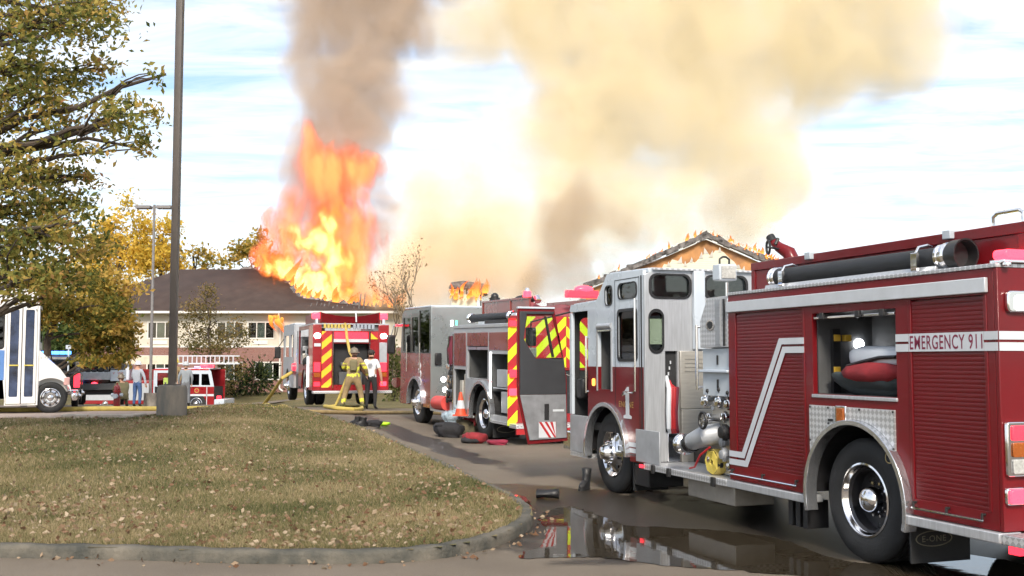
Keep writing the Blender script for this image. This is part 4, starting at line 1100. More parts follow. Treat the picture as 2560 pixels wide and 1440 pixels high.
G().box(0.0, 0.03, 5.812, 6.44, 0.462, 0.975).make('step_well_panel', ALUD, T, 0.006)
G().panel([(0.16, 2.52), (WX - 0.2, 2.52), (WX - 0.2, 2.84), (0.16, 2.84)], [rr(0.24, 1.1, 2.585, 2.79, 0.05), rr(1.2, WX - 0.28, 2.585, 2.79, 0.05)], 'y', 5.36, 5.38).make('cap_front_wall', WHITE, T)
G().prism(rr(0.14, WX - 0.17, 1.45, 2.36, 0.10), 'y', 6.42, 6.426).make('windscreen', GLASSC, T)
G().box(0.05, WX - 0.09, 4.12, 6.38, 0.80, 0.90).make('cab_floor', DARK, T)
G().box(0.8, 1.6, 4.9, 6.2, 0.90, 1.45).make('engine_cover', DARK, T, 0.05)
for (x, y) in ((0.35, 5.62), (1.9, 5.62), (0.35, 4.45), (1.1, 4.35), (1.9, 4.45)):
    se = G().box(x - 0.23, x + 0.23, y - 0.05, y + 0.42, 1.20, 1.32).make('seat', DARK, T, 0.03)
    G().box(x - 0.22, x + 0.22, y - 0.12, y + 0.0, 1.32, 1.95).make('backrest', DARK, se, 0.03)
sw = G().tube([(0.42 + 0.2 * math.cos(a), 6.12 + 0.06 * math.sin(a), 1.62 + 0.19 * math.sin(a)) for a in np.linspace(0, 2 * math.pi, 21)], 0.016, 6, False).make('steering_wheel', BLK, T)
G().box(0.06, 0.9, 6.15, 6.39, 1.2, 1.5).make('dashboard', BLK, T, 0.04)
G().cyl((-0.03, 5.79, 1.30), (-0.03, 5.79, 2.08), 0.014, None, 8).cyl((-0.03, 5.79, 1.32), (0.0, 5.77, 1.32), 0.012).cyl((-0.03, 5.79, 2.06), (0.0, 5.77, 2.06), 0.012).make('grab_rail', CHROME, T)
G().box(0.1, WX - 0.13, 6.46, 6.95, 0.45, 0.72).make('front_bumper', CHROME, T, 0.02)
# open driver door, swung out on its front hinge
DY = 6.445
dpoly = [(-0.035, 0.60), (-0.045, 1.50), (-0.235, 2.485), (-0.80, 2.475), (-0.80, 1.27), (-0.64, 0.56)]
dwin = [(-0.105, 1.785), (-0.265, 2.385), (-0.65, 2.375), (-0.70, 2.05), (-0.535, 1.785)]
od = G().panel(dpoly, [dwin], 'y', DY, DY + 0.03).make('open_cab_door', RED, T, 0.006, label='open driver door seen from inside')
def scal(p, f, cx=-0.4, cz=1.5): return [(cx + (a - cx) * f, cz + (b - cz) * (0.5 + f / 2 + 0.0)) for a, b in p]
ilow = [(-0.055, 0.645), (-0.065, 1.26), (-0.765, 1.26), (-0.62, 0.62)]
ihi = [(-0.065, 1.265), (-0.07, 1.50), (-0.10, 1.77), (-0.53, 1.77), (-0.71, 2.04), (-0.665, 2.40), (-0.26, 2.405), (-0.245, 2.44), (-0.77, 2.44), (-0.77, 1.265)]
G().prism(ilow, 'y', DY - 0.022, DY - 0.001).make('kick_panel', mat('scuffed_grey_panel', (0.24, 0.25, 0.27), 0.5, 0.2, 0.2, 5, detail=8), od, 0.006)
G().prism(ihi, 'y', DY - 0.026, DY - 0.001).make('inner_trim', mat('charcoal_door_trim', (0.030, 0.032, 0.038), 0.55), od, 0.005)
G().prism(dwin, 'y', DY + 0.012, DY + 0.016).make('window_pane', GLASSC, od)
G().prism([(-0.385, 2.37), (-0.36, 2.37), (-0.24, 1.79), (-0.27, 1.79)], 'y', DY - 0.01, DY + 0.028).make('quarter_window_bar', BLK, od)
G().box(-0.80, -0.235, DY - 0.02, DY + 0.04, 2.478, 2.505).make('door_top_rail', WHITE, od, 0.005)
G().box(-0.40, -0.33, DY - 0.03, DY - 0.0225, 0.90, 1.13).make('door_pull', BLK, od, 0.006)
G().box(-0.27, -0.10, DY - 0.026, DY - 0.0225, 1.02, 1.05).make('latch_plate', REFW, od)
# striped panel on the door
ck = G().box(-0.485, -0.225, DY - 0.0255, DY - 0.0225, 0.655, 0.875).make('chevron_panel', REFW, od)
for k in range(4):
    x0 = -0.485 + k * 0.085
    pol = [(x0 - 0.10 + 0.10, 0.875), (x0 + 0.04, 0.875), (x0 + 0.04 + 0.15, 0.655), (x0 + 0.15, 0.655)]
    pol = [(max(-0.485, min(-0.225, a)), b) for a, b in pol]
    G().prism(pol, 'y', DY - 0.028, DY - 0.026).make('chevron_stripe', CRED, ck)
# mirror outside the door window
mr_ = G().box(-0.56, -0.40, DY + 0.28, DY + 0.33, 1.95, 2.22).make('mirror', DARK, T, 0.02)
G().box(-0.565, -0.395, DY + 0.28, DY + 0.33, 1.78, 1.93).make('mirror_glass', CLRL, mr_, 0.02)
G().tube([(0.05, 6.45, 2.45), (-0.48, DY + 0.30, 2.30), (-0.48, DY + 0.30, 1.75), (0.05, 6.45, 1.5)], 0.014, 8).make('mirror_arm', BLK, T)
# ------------------------------------------------------------------ chevron helper
def clip_rect(poly, x0, x1, z0, z1):
    def cl(p, f, inter):
        o = []
        for i in range(len(p)):
            a, b = p[i - 1], p[i]
            if f(b):
                if not f(a): o.append(inter(a, b))
                o.append(b)
            elif f(a): o.append(inter(a, b))
        return o
    def ix(c): return lambda a, b: (c, a[1] + (b[1] - a[1]) * (c - a[0]) / (b[0] - a[0]))
    def iz(c): return lambda a, b: (a[0] + (b[0] - a[0]) * (c - a[1]) / (b[1] - a[1]), c)
    for f, i in ((lambda p: p[0] >= x0 - 1e-9, ix(x0)), (lambda p: p[0] <= x1 + 1e-9, ix(x1)), (lambda p: p[1] >= z0 - 1e-9, iz(z0)), (lambda p: p[1] <= z1 + 1e-9, iz(z1))):
        if len(poly) < 3: return []
        poly = cl(poly, f, i)
    return poly
def chevrons(parent, x0, x1, z0, z1, y, sgn, base, slope=0.75, pitch=0.34, phase=0.0):
    """striped panel facing the rear (towards -y); sgn +1 stripes rise to the right"""
    p = G().box(x0, x1, y - 0.004, y, z0, z1).make('chevron_panel', base, parent)
    h = pitch / 2; k = -12
    while k < 24:
        b = z0 + k * pitch + phase
        q = [(x0, b), (x1, b + sgn * slope * (x1 - x0)), (x1, b + h + sgn * slope * (x1 - x0)), (x0, b + h)]
        q = clip_rect(q, x0, x1, z0, z1)
        if len(q) > 2:
            ar = abs(sum(q[i - 1][0] * q[i][1] - q[i][0] * q[i - 1][1] for i in range(len(q)))) / 2
            if ar > 1e-4: G().prism(q, 'y', y - 0.008, y - 0.005).make('chevron_stripe', CRED, p)
        k += 1
    return p

# ------------------------------------------------------------------ middle fire engine
MID = empty('fire_engine', (-0.66, 23.2, gz(-0.66, 23.2)), R(22))
MID.rotation_euler = (R(0.9), 0, R(22))
tag(MID, 'middle fire engine with lime and red chevrons on its tail, behind the open door', 'fire engine', 'fire engines in a row on the drive')
T = MID
REDB = mat('red_paint_sunlit', (0.22, 0.035, 0.028), 0.28, 0, 0.1, 2, coat=0.6)  # red paint with sunlit reflections put into its colour
G().box(0.62, 0.84, -1.5, 5.9, 0.46, 0.70).box(1.6, 1.82, -1.5, 5.9, 0.46, 0.70).box(0.3, 2.1, -0.1, 0.1, 0.42, 0.62).box(0.3, 2.1, 4.7, 4.9, 0.40, 0.56).make('chassis', BLK, T)
arch = arc(0.0, 0.53, 0.68, 0, 180, 24)
outer = [(-1.60, 0.45), (-0.68, 0.45)] + arch[::-1] + [(0.68, 0.45), (1.86, 0.45), (1.86, 2.37), (-1.60, 2.37)]
c1, c2, c3 = (1.02, 1.80, 1.53, 2.27), (-0.36, 0.90, 1.28, 2.27), (-1.52, -0.46, 0.56, 1.82)
c4 = (1.02, 1.80, 0.55, 1.45)
G().panel(outer, [rect(c2), rect(c3), rect(c4)], 'x', 0.0, 0.05).make('body_side', ALU, T, 0.004)
G().prism(rect(c1), 'x', -0.012, -0.001).make('locker_door', REDB, T, 0.006)
G().prism(rect((-1.52, -0.46, 1.90, 2.27)), 'x', -0.012, -0.001).make('locker_door', REDB, T, 0.006)
G().prism(rect((-0.36, 0.90, 1.98, 2.27)), 'x', -0.012, -0.001).make('locker_door', REDB, T, 0.006)
for c in (c2, c3, c4):
    G().box(0.55, 0.57, c[0], c[1], c[2], c[3]).box(0.052, 0.55, c[0] - 0.002, c[0] + 0.012, c[2], c[3]).box(0.052, 0.55, c[1] - 0.012, c[1] + 0.002, c[2], c[3]).box(0.052, 0.55, c[0] + 0.013, c[1] - 0.013, c[2] - 0.015, c[2]).make('compartment_lining', GREY, T)
G().box(0.0, 0.03, -0.34, 0.3, 1.90, 1.965).box(0.0, 0.03, 0.36, 0.88, 1.90, 1.965).make('rolled_shutter', mat('violet_grey_metal', (0.36, 0.30, 0.36), 0.4, 0.4), T)
G().box(0.05, 0.5, -1.45, -0.55, 1.10, 1.125).box(0.06, 0.3, -1.35, -1.0, 0.62, 1.05).box(0.06, 0.3, -1.3, -0.75, 1.14, 1.5).make('stowed_gear', ALUD, T, 0.01)
G().box(-0.012, 0.0, -0.60, -0.50, 0.50, 1.86).make('locker_light_strip', mat('lit_strip', (0.8, 0.8, 0.8), emis=(0.9, 0.95, 1), estr=1.1), T)
G().box(0.08, 0.3, 1.1, 1.35, 0.6, 1.35).box(0.10, 0.3, 1.5, 1.7, 0.6, 1.2).make('stowed_gear', STEEL, T, 0.02)
G().panel(rect((-0.66, 0.68, 1.22, 1.27)), [], 'x', -0.01, -0.001).make('sill', CHROME, T)
fl_ = arc(0, 0.53, 0.70, 4, 176, 24)
G().panel([(-0.44, 1.26)] + [(-0.44, 1.08)] + [p for p in fl_[::-1] if -0.44 < p[0] < 0.95] + [(0.98, 0.56), (0.98, 1.26)], [], 'x', -0.014, -0.001).make('wheel_panel', ALUD, T)
arch_trim_ = arc(0, 0.53, 0.70, -10, 190, 28) + arc(0, 0.53, 0.645, -10, 190, 28)[::-1]
G().prism(arch_trim_, 'x', -0.06, 0.045).make('arch_trim', MATS['polished_trim'], T)
lin = G(); pr = arc(0, 0.53, 0.69, 0, 180, 20)
for i in range(20):
    (a0, b0), (a1, b1) = pr[i], pr[i + 1]; lin.add([(0.05, a0, b0), (0.8, a0, b0), (0.8, a1, b1), (0.05, a1, b1)], [(0, 1, 2, 3)])
lin.make('wheel_arch_lining', BLK, T)
G().box(0.55, 0.57, -1.5, 1.8, 0.5, 2.3).make('inner_wall', DARK, T)
G().panel(outer, [], 'x', WX - 0.05, WX).make('body_side', REDB, T)
G().box(-0.02, WX + 0.02, -1.62, 1.86, 2.372, 2.45).make('top_deck', ALU, T, 0.01)
G().box(-0.03, 0.1, -1.60, -0.70, 0.40, 0.448).make('running_board', PLATE, T); G().box(-0.03, 0.1, 0.70, 1.86, 0.40, 0.448).make('running_board', PLATE, T)
G().box(0.055, WX - 0.055, 1.80, 1.85, 0.45, 2.37).make('front_wall', ALU, T)
# upper hose bed walls with a central rib, rolled cover
G().box(0.42, 0.46, -1.60, 1.10, 2.452, 2.98).box(0.40, 0.48, -0.62, -0.56, 2.452, 2.98).box(0.40, 0.48, 1.04, 1.10, 2.452, 2.98).box(0.40, 0.48, -1.60, 1.10, 2.94, 2.985).make('hose_bed_wall', REDB, T, 0.005)
G().box(2.0, 2.04, -1.60, 1.10, 2.452, 2.98).box(0.462, 1.998, 1.05, 1.10, 2.452, 2.90).make('hose_bed_wall', REDB, T, 0.005)
cov = G(); nx_, ny_ = 9, 9
cv = [(0.47 + 1.5 * i / 8, -1.62 + 2.6 * j / 8, 2.86 + 0.07 * math.sin(i * 1.1 + j * 0.9) - 0.10 * math.sin(math.pi * i / 8) - (0.26 if j == 0 else 0)) for j in range(ny_) for i in range(nx_)]
cov.add(cv, [(j * nx_ + i, j * nx_ + i + 1, (j + 1) * nx_ + i + 1, (j + 1) * nx_ + i) for j in range(ny_ - 1) for i in range(nx_ - 1)])
cov.make('hose_bed_cover', mat('dusty_red_tarp', (0.24, 0.06, 0.07), 0.8, 0, 0.25, 3, 0.3, 8), T)
G().cyl((0.2, 1.25, 2.60), (0.2, -1.30, 2.60), 0.085, None, 16).make('hard_suction_hose', MATS['black_ribbed_hose'], T)
for y in (1.2, -1.22): G().lathe([(0.09, -0.05), (0.11, -0.04), (0.11, 0.05), (0.09, 0.06)], (0.2, y, 2.60), 'y', 18).make('coupling', CHROME, T)
G().box(0.05, 0.35, 0.0, 0.35, 2.452, 2.51).make('hose_rest', WHITE, T)
G().box(0.02, 0.4, -1.3, -0.1, 2.452, 2.53).make('ladder_bracket', BLK, T)
G().box(0.12, 0.42, -1.60, -1.35, 2.452, 2.66).make('corner_housing', CHROME, T, 0.03)
G().cyl((0.6, 0.8, 2.98), (0.6, 0.8, 3.06), 0.12).sphere((0.6, 0.8, 3.08), 0.09).make('roof_vent', BLK, T); G().sphere((1.0, 0.0, 3.0), (0.25, 0.2, 0.1)).make('stowed_roll', BLK, T)
b_ = G().cyl((0.42, -1.50, 2.986), (0.42, -1.50, 3.10), 0.09, 0.08).make('beacon', LREDX, T); G().cyl((0.42, -1.50, 3.10), (0.42, -1.50, 3.17), 0.06, 0.03).make('chrome_cap', CHROME, b_)
G().cyl((0.62, -1.60, 2.90), (0.62, -1.52, 2.98), 0.07).make('scene_light', CHROME, T)
rb_ = G().box(1.24, 1.95, -1.70, -1.52, 2.986, 3.14).make('light_bar', LRED, T, 0.02); G().sphere((1.65, -1.60, 3.16), (0.22, 0.12, 0.09)).make('beacon_dome', LREDX, rb_)
# tail with chevrons
G().panel([(0.0, 0.45), (WX, 0.45), (WX, 2.60), (0.0, 2.60)], [[(0.55, 0.62), (1.9, 0.62), (1.9, 1.5), (0.55, 1.5)]], 'y', -1.64, -1.6015).make('rear_wall', BRED, T)
G().box(0.56, 1.89, -1.62, -1.30, 0.60, 1.49).make('rear_compartment', DARK, T)
chevrons(T, -0.055, 0.16, 0.40, 2.55, -1.645, 1, LIME, 1.0, 0.46, 0.10)
chevrons(T, 0.165, WX / 2, 1.55, 2.585, -1.645, 1, LIME, 1.0, 0.42, 0.02)
chevrons(T, WX / 2 + 0.003, WX - 0.16, 1.55, 2.585, -1.645, -1, LIME, 1.0, 0.42, 0.44)
chevrons(T, WX - 0.157, WX + 0.04, 0.40, 2.55, -1.645, -1, LIME, 1.0, 0.46, 0.10)
for x in (0.05, WX - 0.06):
    G().prism(rr(x - 0.08, x + 0.08, 1.36, 1.52, 0.03), 'y', -1.70, -1.654).make('tail_lamp', LRED, T); G().prism(rr(x - 0.08, x + 0.08, 1.00, 1.14, 0.03), 'y', -1.70, -1.654).make('tail_lamp', LREDX, T)
    G().prism(rr(x - 0.09, x + 0.09, 2.38, 2.50, 0.03), 'y', -1.70, -1.654).make('scene_light', LRED, T)
G().box(-0.02, WX, -2.02, -1.645, 0.36, 0.445).make('tailboard', PLATE, T, 0.008)
G().box(-0.01, WX, -2.03, -1.98, 0.25, 0.355).make('rear_fender_stripe', CRED, T)
wheel(T, 0.06, 0.0, 0.535, 'rear'); wheel(T, WX - 0.06, 0, 0.535, 'rear', side=-1)
wheel(T, 0.06, 4.8, 0.535, 'front'); wheel(T, WX - 0.06, 4.8, 0.535, 'front', side=-1)
G().box(0.02, 0.62, -0.66, -0.64, 0.08, 0.42).make('mud_flap', RUB, T)
oo = [(0.32 + 0.22 * math.cos(a), 0.25 + 0.075 * math.sin(a)) for a in np.linspace(0, 2 * math.pi, 25)[:-1]]; oi = [(0.32 + 0.20 * math.cos(a), 0.25 + 0.06 * math.sin(a)) for a in np.linspace(0, 2 * math.pi, 25)[:-1]]
G().panel(oo, [oi], 'y', -0.668, -0.661).make('mud_flap_mark', flapm, T)
# pump area
G().box(0.12, 2.3, 1.865, 2.45, 0.45, 2.30).make('pump_house', ALUD, T)
G().box(0.0, 0.118, 1.87, 1.93, 0.5, 2.25).box(0.0, 0.118, 2.2, 2.25, 1.55, 2.2).make('pump_frame', CHROME, T)
for k in range(16):
    y, z = 1.98 + 0.42 * random.random(), 0.65 + 0.85 * random.random()
    G().lathe([(0.05, 0), (0.05, -0.07), (0.07, -0.08), (0.07, -0.12), (0, -0.13)], (0.12, y, z), 'x', 12).make('discharge_valve', CHROME if k % 2 else BLK, T)
for k in range(5): G().tube([(0.1, 2.05 + 0.07 * k, 2.2), (0.02, 2.04 + 0.07 * k, 1.9), (0.05, 2.06 + 0.07 * k, 1.55)], 0.035, 8).make('preconnected_hose', MATS['maroon_hose'] if k < 4 else BLK, T)
G().box(0.0, WX, 1.86, 3.58, 0.40, 0.448).make('walkway_floor', PLATE, T)
G().cyl((0.1, 2.55, 0.62), (0.1, 3.35, 0.60), 0.17, None, 14).make('red_cylinder', mat('coral_red', (0.62, 0.07, 0.06), 0.5), T)
# cab
CY0, CY1, CTOP = 3.60, 6.20, 2.96
ga = arc(4.8, 0.53, 0.63, 0, 180, 24)
G().panel([(CY0, 0.45), (4.17, 0.45)] + ga[::-1] + [(5.43, 0.45), (CY1, 0.45), (CY1, 1.78), (CY0, 1.78)], [], 'x', 0.0, 0.05).make('cab_lower_side', REDB, T, 0.006)
GLD = mat('gold_olive_film', (0.16, 0.15, 0.05), 0.3, 0.2)
ws = [rr(3.70, 4.55, 1.80, 2.86, 0.03), rr(4.66, 5.20, 1.80, 2.70, 0.03), rr(5.32, 6.0, 1.80, 2.70, 0.03)]
G().panel([(CY0, 1.781), (CY1, 1.781), (CY1 - 0.1, 2.80), (CY1 - 0.3, 2.90), (CY0, 2.92)], ws[:1] + ws[1:], 'x', 0.0, 0.05).make('cab_upper_side', mat('dark_cab_paint', (0.05, 0.05, 0.045), 0.3, coat=0.5), T, 0.006)
for w in ws: G().prism(w, 'x', 0.02, 0.026).make('window_pane', GLASSK, T)
G().box(0.0, WX, CY0 - 0.02, CY1 - 0.35, 2.922, 2.97).make('cab_roof', WHITE, T, 0.015)
G().panel([(0.0, 0.45), (WX, 0.45), (WX, 2.92), (0.0, 2.92)], [], 'y', CY0 - 0.06, CY0 - 0.002).make('cab_rear_wall', mat('pale_brushed_wall', (0.36, 0.39, 0.39), 0.30, 0.6, 0.06, 2), T, 0.006)
G().box(WX - 0.05, WX, CY0, CY1, 0.45, 2.92).box(0.05, WX - 0.05, CY1 - 0.05, CY1, 0.45, 1.75).make('cab_far_side', REDB, T)
G().box(0.06, WX - 0.06, CY0, CY1 - 0.06, 0.9, 1.6).make('cab_interior', DARK, T)
G().prism(arc(4.8, 0.53, 0.66, -5, 180, 24) + arc(4.8, 0.53, 0.605, -5, 180, 24)[::-1], 'x', -0.06, 0.045).make('arch_trim', MATS['polished_trim'], T)
lin = G(); pr = arc(4.8, 0.53, 0.625, 0, 180, 20)
for i in range(20):
    (a0, b0), (a1, b1) = pr[i], pr[i + 1]; lin.add([(0.05, a0, b0), (0.7, a0, b0), (0.7, a1, b1), (0.05, a1, b1)], [(0, 1, 2, 3)])
lin.make('wheel_arch_lining', BLK, T)
for y in (4.4, 5.55): G().cyl((-0.03, y, 1.30), (-0.03, y, 2.05), 0.015, None, 8).make('grab_rail', CHROME, T)
for (y, z) in ((4.45, 1.25), (4.48, 1.45), (4.42, 1.05)): G().tube([(-0.004, y + 0.09 * math.cos(a), z + 0.10 * math.sin(a)) for a in np.linspace(0.4, 5.6, 13)], 0.014, 6).make('scroll_emblem', REFW, T)
G().box(0.1, WX - 0.1, CY1 + 0.01, CY1 + 0.45, 0.42, 0.68).make('front_bumper', CHROME, T, 0.02)
m_ = G().box(-0.36, -0.14, CY1 + 0.02, CY1 + 0.10, 1.75, 2.25).make('mirror', BLK, T, 0.04); G().tube([(-0.25, CY1 + 0.06, 2.25), (-0.2, CY1, 2.5), (0.0, CY1 - 0.2, 2.55)], 0.014).make('mirror_arm', CHROME, T)
G().box(-0.15, 0.05, CY1 - 0.1, CY1 + 0.06, 2.48, 2.54).make('clearance_lamp', LRED, T)
G().cyl((-0.05, CY1 + 0.2, 0.98), (-0.05, CY1 + 0.32, 0.98), 0.14, 0.12).make('siren', CHROME, T)
for (x, z) in ((0.5, 2.46), (0.62, 2.46)): G().box(x, x + 0.05, CY0 - 0.068, CY0 - 0.061, z, z + 0.14).make('rear_wall_lamp', LWHT if x < 0.55 else mat('lit_green_lamp', (0.1, 0.6, 0.3), emis=(0.1, 0.9, 0.4), estr=1.5), T)
for (x, z) in ((0.32, 1.15), (0.36, 0.9)): G().cyl((x, CY0 - 0.07, z), (x, CY0 - 0.061, z), 0.06, None, 14).make('pump_light', LWHT, T)
G().box(0.08, 0.26, CY0 - 0.12, CY0 - 0.061, 1.50, 1.80).make('wall_box', BLK, T, 0.03)

# ------------------------------------------------------------------ far fire engine, seen from behind
FAR = empty('fire_engine', (-6.3, 34.2, gz(-6, 34.2)), R(18.5))
tag(FAR, 'farthest fire engine with yellow and red chevrons, hose pulled from its tail', 'fire engine', 'fire engines in a row on the drive')
T = FAR
G().box(0.6, 0.8, 0.2, 8.2, 0.45, 0.7).box(1.65, 1.85, 0.2, 8.2, 0.45, 0.7).box(0.3, 2.1, 1.9, 2.1, 0.42, 0.62).box(0.3, 2.1, 6.5, 6.7, 0.42, 0.62).make('chassis', BLK, T)
G().box(0.0, 0.28, 0.0, 0.9, 0.52, 2.62).make('rear_pillar', BRED, T, 0.02)
G().box(2.10, WX, 0.0, 0.9, 0.52, 2.62).make('rear_pillar', BRED, T, 0.02)
chevrons(T, 0.285, 0.60, 0.62, 2.40, 0.02, 1, YEL, 0.85, 0.46, 0.05)
chevrons(T, 1.86, 2.095, 2.16, 2.40, 0.02, -1, YEL, 0.85, 0.46, 0.2)
G().panel([(0.285, 0.52), (2.095, 0.52), (2.095, 2.42), (0.285, 2.42)], [[(0.66, 0.7), (1.80, 0.7), (1.80, 2.02), (0.66, 2.02)]], 'y', 0.03, 0.06).make('rear_wall', BRED, T)
G().box(0.63, 0.66, 0.0, 0.06, 0.6, 2.4).box(1.80, 1.84, 0.0, 0.06, 0.6, 2.4).make('grab_rail', CHROME, T)
G().box(0.67, 1.80, 0.30, 0.34, 0.66, 2.06).make('rear_compartment', DARK, T)
G().box(0.66, 1.78, 0.0, 0.028, 2.06, 2.16).make('white_band', REFW, T)
G().box(0.68, 1.76, -0.012, -0.002, 2.17, 2.38).make('glowing_letter_band', LRED, T)  # pink letter band given a glow, not a lit sign
G().box(0.9, 1.7, 0.05, 0.32, 1.3, 1.42).box(0.85, 1.6, 0.06, 0.3, 0.7, 1.1).make('stowed_gear', GREY, T, 0.02)
G().box(0.0, WX, 0.02, 3.4, 2.622, 2.66).make('top_deck', ALU, T)
G().box(0.22, 0.27, 0.0, 3.4, 2.662, 3.02).box(2.1, 2.15, 0.0, 3.4, 2.662, 3.02).make('hose_bed_wall', RED, T)
G().box(0.27, 2.1, 0.3, 3.3, 2.662, 2.78).make('packed_hose', HOSEY, T, 0.05)
for k in range(8): G().tube([(0.38 + k * 0.11, 0.1, 2.62), (0.38 + k * 0.11, -0.01, 2.60), (0.38 + k * 0.11, -0.02, 2.50)], 0.045, 8).make('hose_fold', HOSEY, T)
for k in range(6): G().tube([(1.32 + k * 0.12, 0.1, 2.62), (1.32 + k * 0.12, -0.01, 2.62), (1.32 + k * 0.12, -0.02, 2.48)], 0.05, 8).make('hose_fold', mat('grey_hose', (0.30, 0.33, 0.38), 0.8), T)
cv = [(0.27 + 1.83 * i / 8, 0.0 + 0.02 * j, 3.0 - 0.12 * math.sin(math.pi * i / 8) - 0.10 * j) for j in range(4) for i in range(9)]
G().add(cv, [(j * 9 + i, j * 9 + i + 1, (j + 1) * 9 + i + 1, (j + 1) * 9 + i) for j in range(3) for i in range(8)]).make('hose_bed_flap', RED, T)
G().tube([(1.36, 0.0, 3.05), (1.35, -0.08, 2.95), (1.36, -0.1, 2.7)], 0.025, 6).make('strap', REFW, T)
for x in (0.14, 2.27):
    G().cyl((x, 0.1, 2.622), (x, 0.1, 2.80), 0.07, 0.06).make('beacon_post', CHROME, T)
    G().box(x - 0.16, x + 0.14, 0.02, 0.2, 2.802, 3.0).make('beacon', LREDX, T, 0.04)
    G().prism(rr(x - 0.10, x + 0.10, 2.18, 2.34, 0.07), 'y', -0.03, -0.002).make('scene_light', LWHT, T)
    G().prism(rr(x - 0.10, x + 0.10, 1.12, 1.42, 0.02), 'y', -0.02, -0.002).make('tail_lamp', LRED, T)
    G().prism(rr(x - 0.10, x + 0.10, 0.95, 1.09, 0.02), 'y', -0.02, -0.002).make('turn_lamp', AMBER, T)
    G().prism(rr(x - 0.10, x + 0.10, 0.66, 0.80, 0.02), 'y', -0.02, -0.002).make('warning_lamp', LREDX if x > 1 else LRED, T)
G().box(0.04, 0.25, -0.008, -0.002, 1.92, 2.02).make('white_label', REFW, T)
G().box(2.13, 2.38, -0.03, -0.002, 1.40, 2.05).make('locker_panel', ALUD, T, 0.05)
G().box(-0.02, WX + 0.02, -0.42, -0.005, 0.44, 0.52).make('tailboard', PLATE, T, 0.01)
# left side: open locker full of gear, hoses, pump, cab
G().panel([(0.902, 0.6), (1.3, 0.6)] + arc(2.0, 0.53, 0.66, 0, 180, 20)[::-1] + [(2.7, 0.6), (3.4, 0.6), (3.4, 2.62), (0.902, 2.62)], [rect((1.0, 3.3, 1.35, 2.5))], 'x', 0.0, 0.05).make('body_side', RED, T)
G().box(0.5, 0.52, 0.95, 3.35, 1.3, 2.55).make('compartment_lining', GREY, T)
for k in range(14):
    y = 1.1 + 2.1 * random.random(); z = 1.45 + 0.9 * random.random(); s = 0.08 + 0.08 * random.random()
    G().box(0.08, 0.3, y - s, y + s, z - s, z + s).make('stowed_gear', random.choice([ALUD, GREY, BLK, SHELF, STEEL]), T, 0.02)
G().sphere((0.1, 2.0, 1.42), (0.16, 0.22, 0.18)).make('stowed_roll', DARK, T)
G().box(-0.03, 0.0, 0.92, 1.1, 0.62, 1.6).make('locker_light_strip', MATS['lit_strip'], T)
G().box(0.1, 2.3, 3.42, 4.6, 0.5, 2.3).make('pump_house', ALUD, T)
G().box(0.03, 0.2, 3.5, 4.4, 1.05, 1.4).make('step_box', SHELF, T, 0.02); G().box(0.05, 0.2, 3.5, 4.4, 0.5, 1.0).make('step_box', GREY, T, 0.02)
G().cyl((0.1, 4.5, 1.25), (-0.08, 4.5, 1.25), 0.14, 0.12).make('intake_cap', LRED, T)  # cap given a red glow although it is no lamp
for y in (3.6, 4.7): G().cyl((-0.02, y, 0.95), (-0.02, y, 2.5), 0.02, None, 8).make('grab_rail', CHROME, T)
G().panel([(4.7, 0.5), (5.95, 0.5)] + arc(6.6, 0.53, 0.65, 0, 180, 20)[::-1] + [(7.25, 0.5), (7.9, 0.5), (7.9, 2.75), (4.7, 2.75)], [rr(4.9, 5.7, 1.6, 2.4, 0.05), rr(6.2, 7.5, 1.6, 2.4, 0.05)], 'x', 0.0, 0.05).make('cab_side', ALUD, T)
G().box(0.02, WX - 0.02, 4.72, 7.9, 2.752, 2.82).make('cab_roof', WHITE, T, 0.02)
G().box(0.052, WX, 4.70, 4.75, 0.5, 2.75).make('cab_rear_wall', ALU, T); G().box(0.06, WX, 4.76, 7.85, 0.8, 1.5).make('cab_interior', DARK, T)
G().box(WX - 0.05, WX, 0.91, 7.9, 0.5, 2.62).make('far_side', RED, T)
G().box(-0.34, -0.12, 7.75, 7.85, 1.55, 2.0).make('mirror', BLK, T, 0.04); G().tube([(-0.2, 7.8, 2.0), (0.0, 7.7, 2.3)], 0.015).make('mirror_arm', BLK, T)
wheel(T, 0.06, 2.0, 0.535, 'rear'); wheel(T, WX - 0.06, 2.0, 0.535, 'rear', side=-1); wheel(T, 0.06, 6.6, 0.535, 'front'); wheel(T, WX - 0.06, 6.6, 0.535, 'front', side=-1)
# ------------------------------------------------------------------ shuttle bus at the left edge
BUS = empty('shuttle_bus', (-11.0, 25.85, gz(-11, 25.85)), R(-68))
tag(BUS, 'white shuttle bus with a blue side band, cut off at the left edge', 'bus')
T = BUS
BW = mat('bus_white', (0.74, 0.74, 0.73), 0.3, coat=0.4, var=0.04, scale=2)
BB = mat('bus_blue', (0.10, 0.22, 0.50), 0.35, coat=0.3, var=0.06, scale=2)
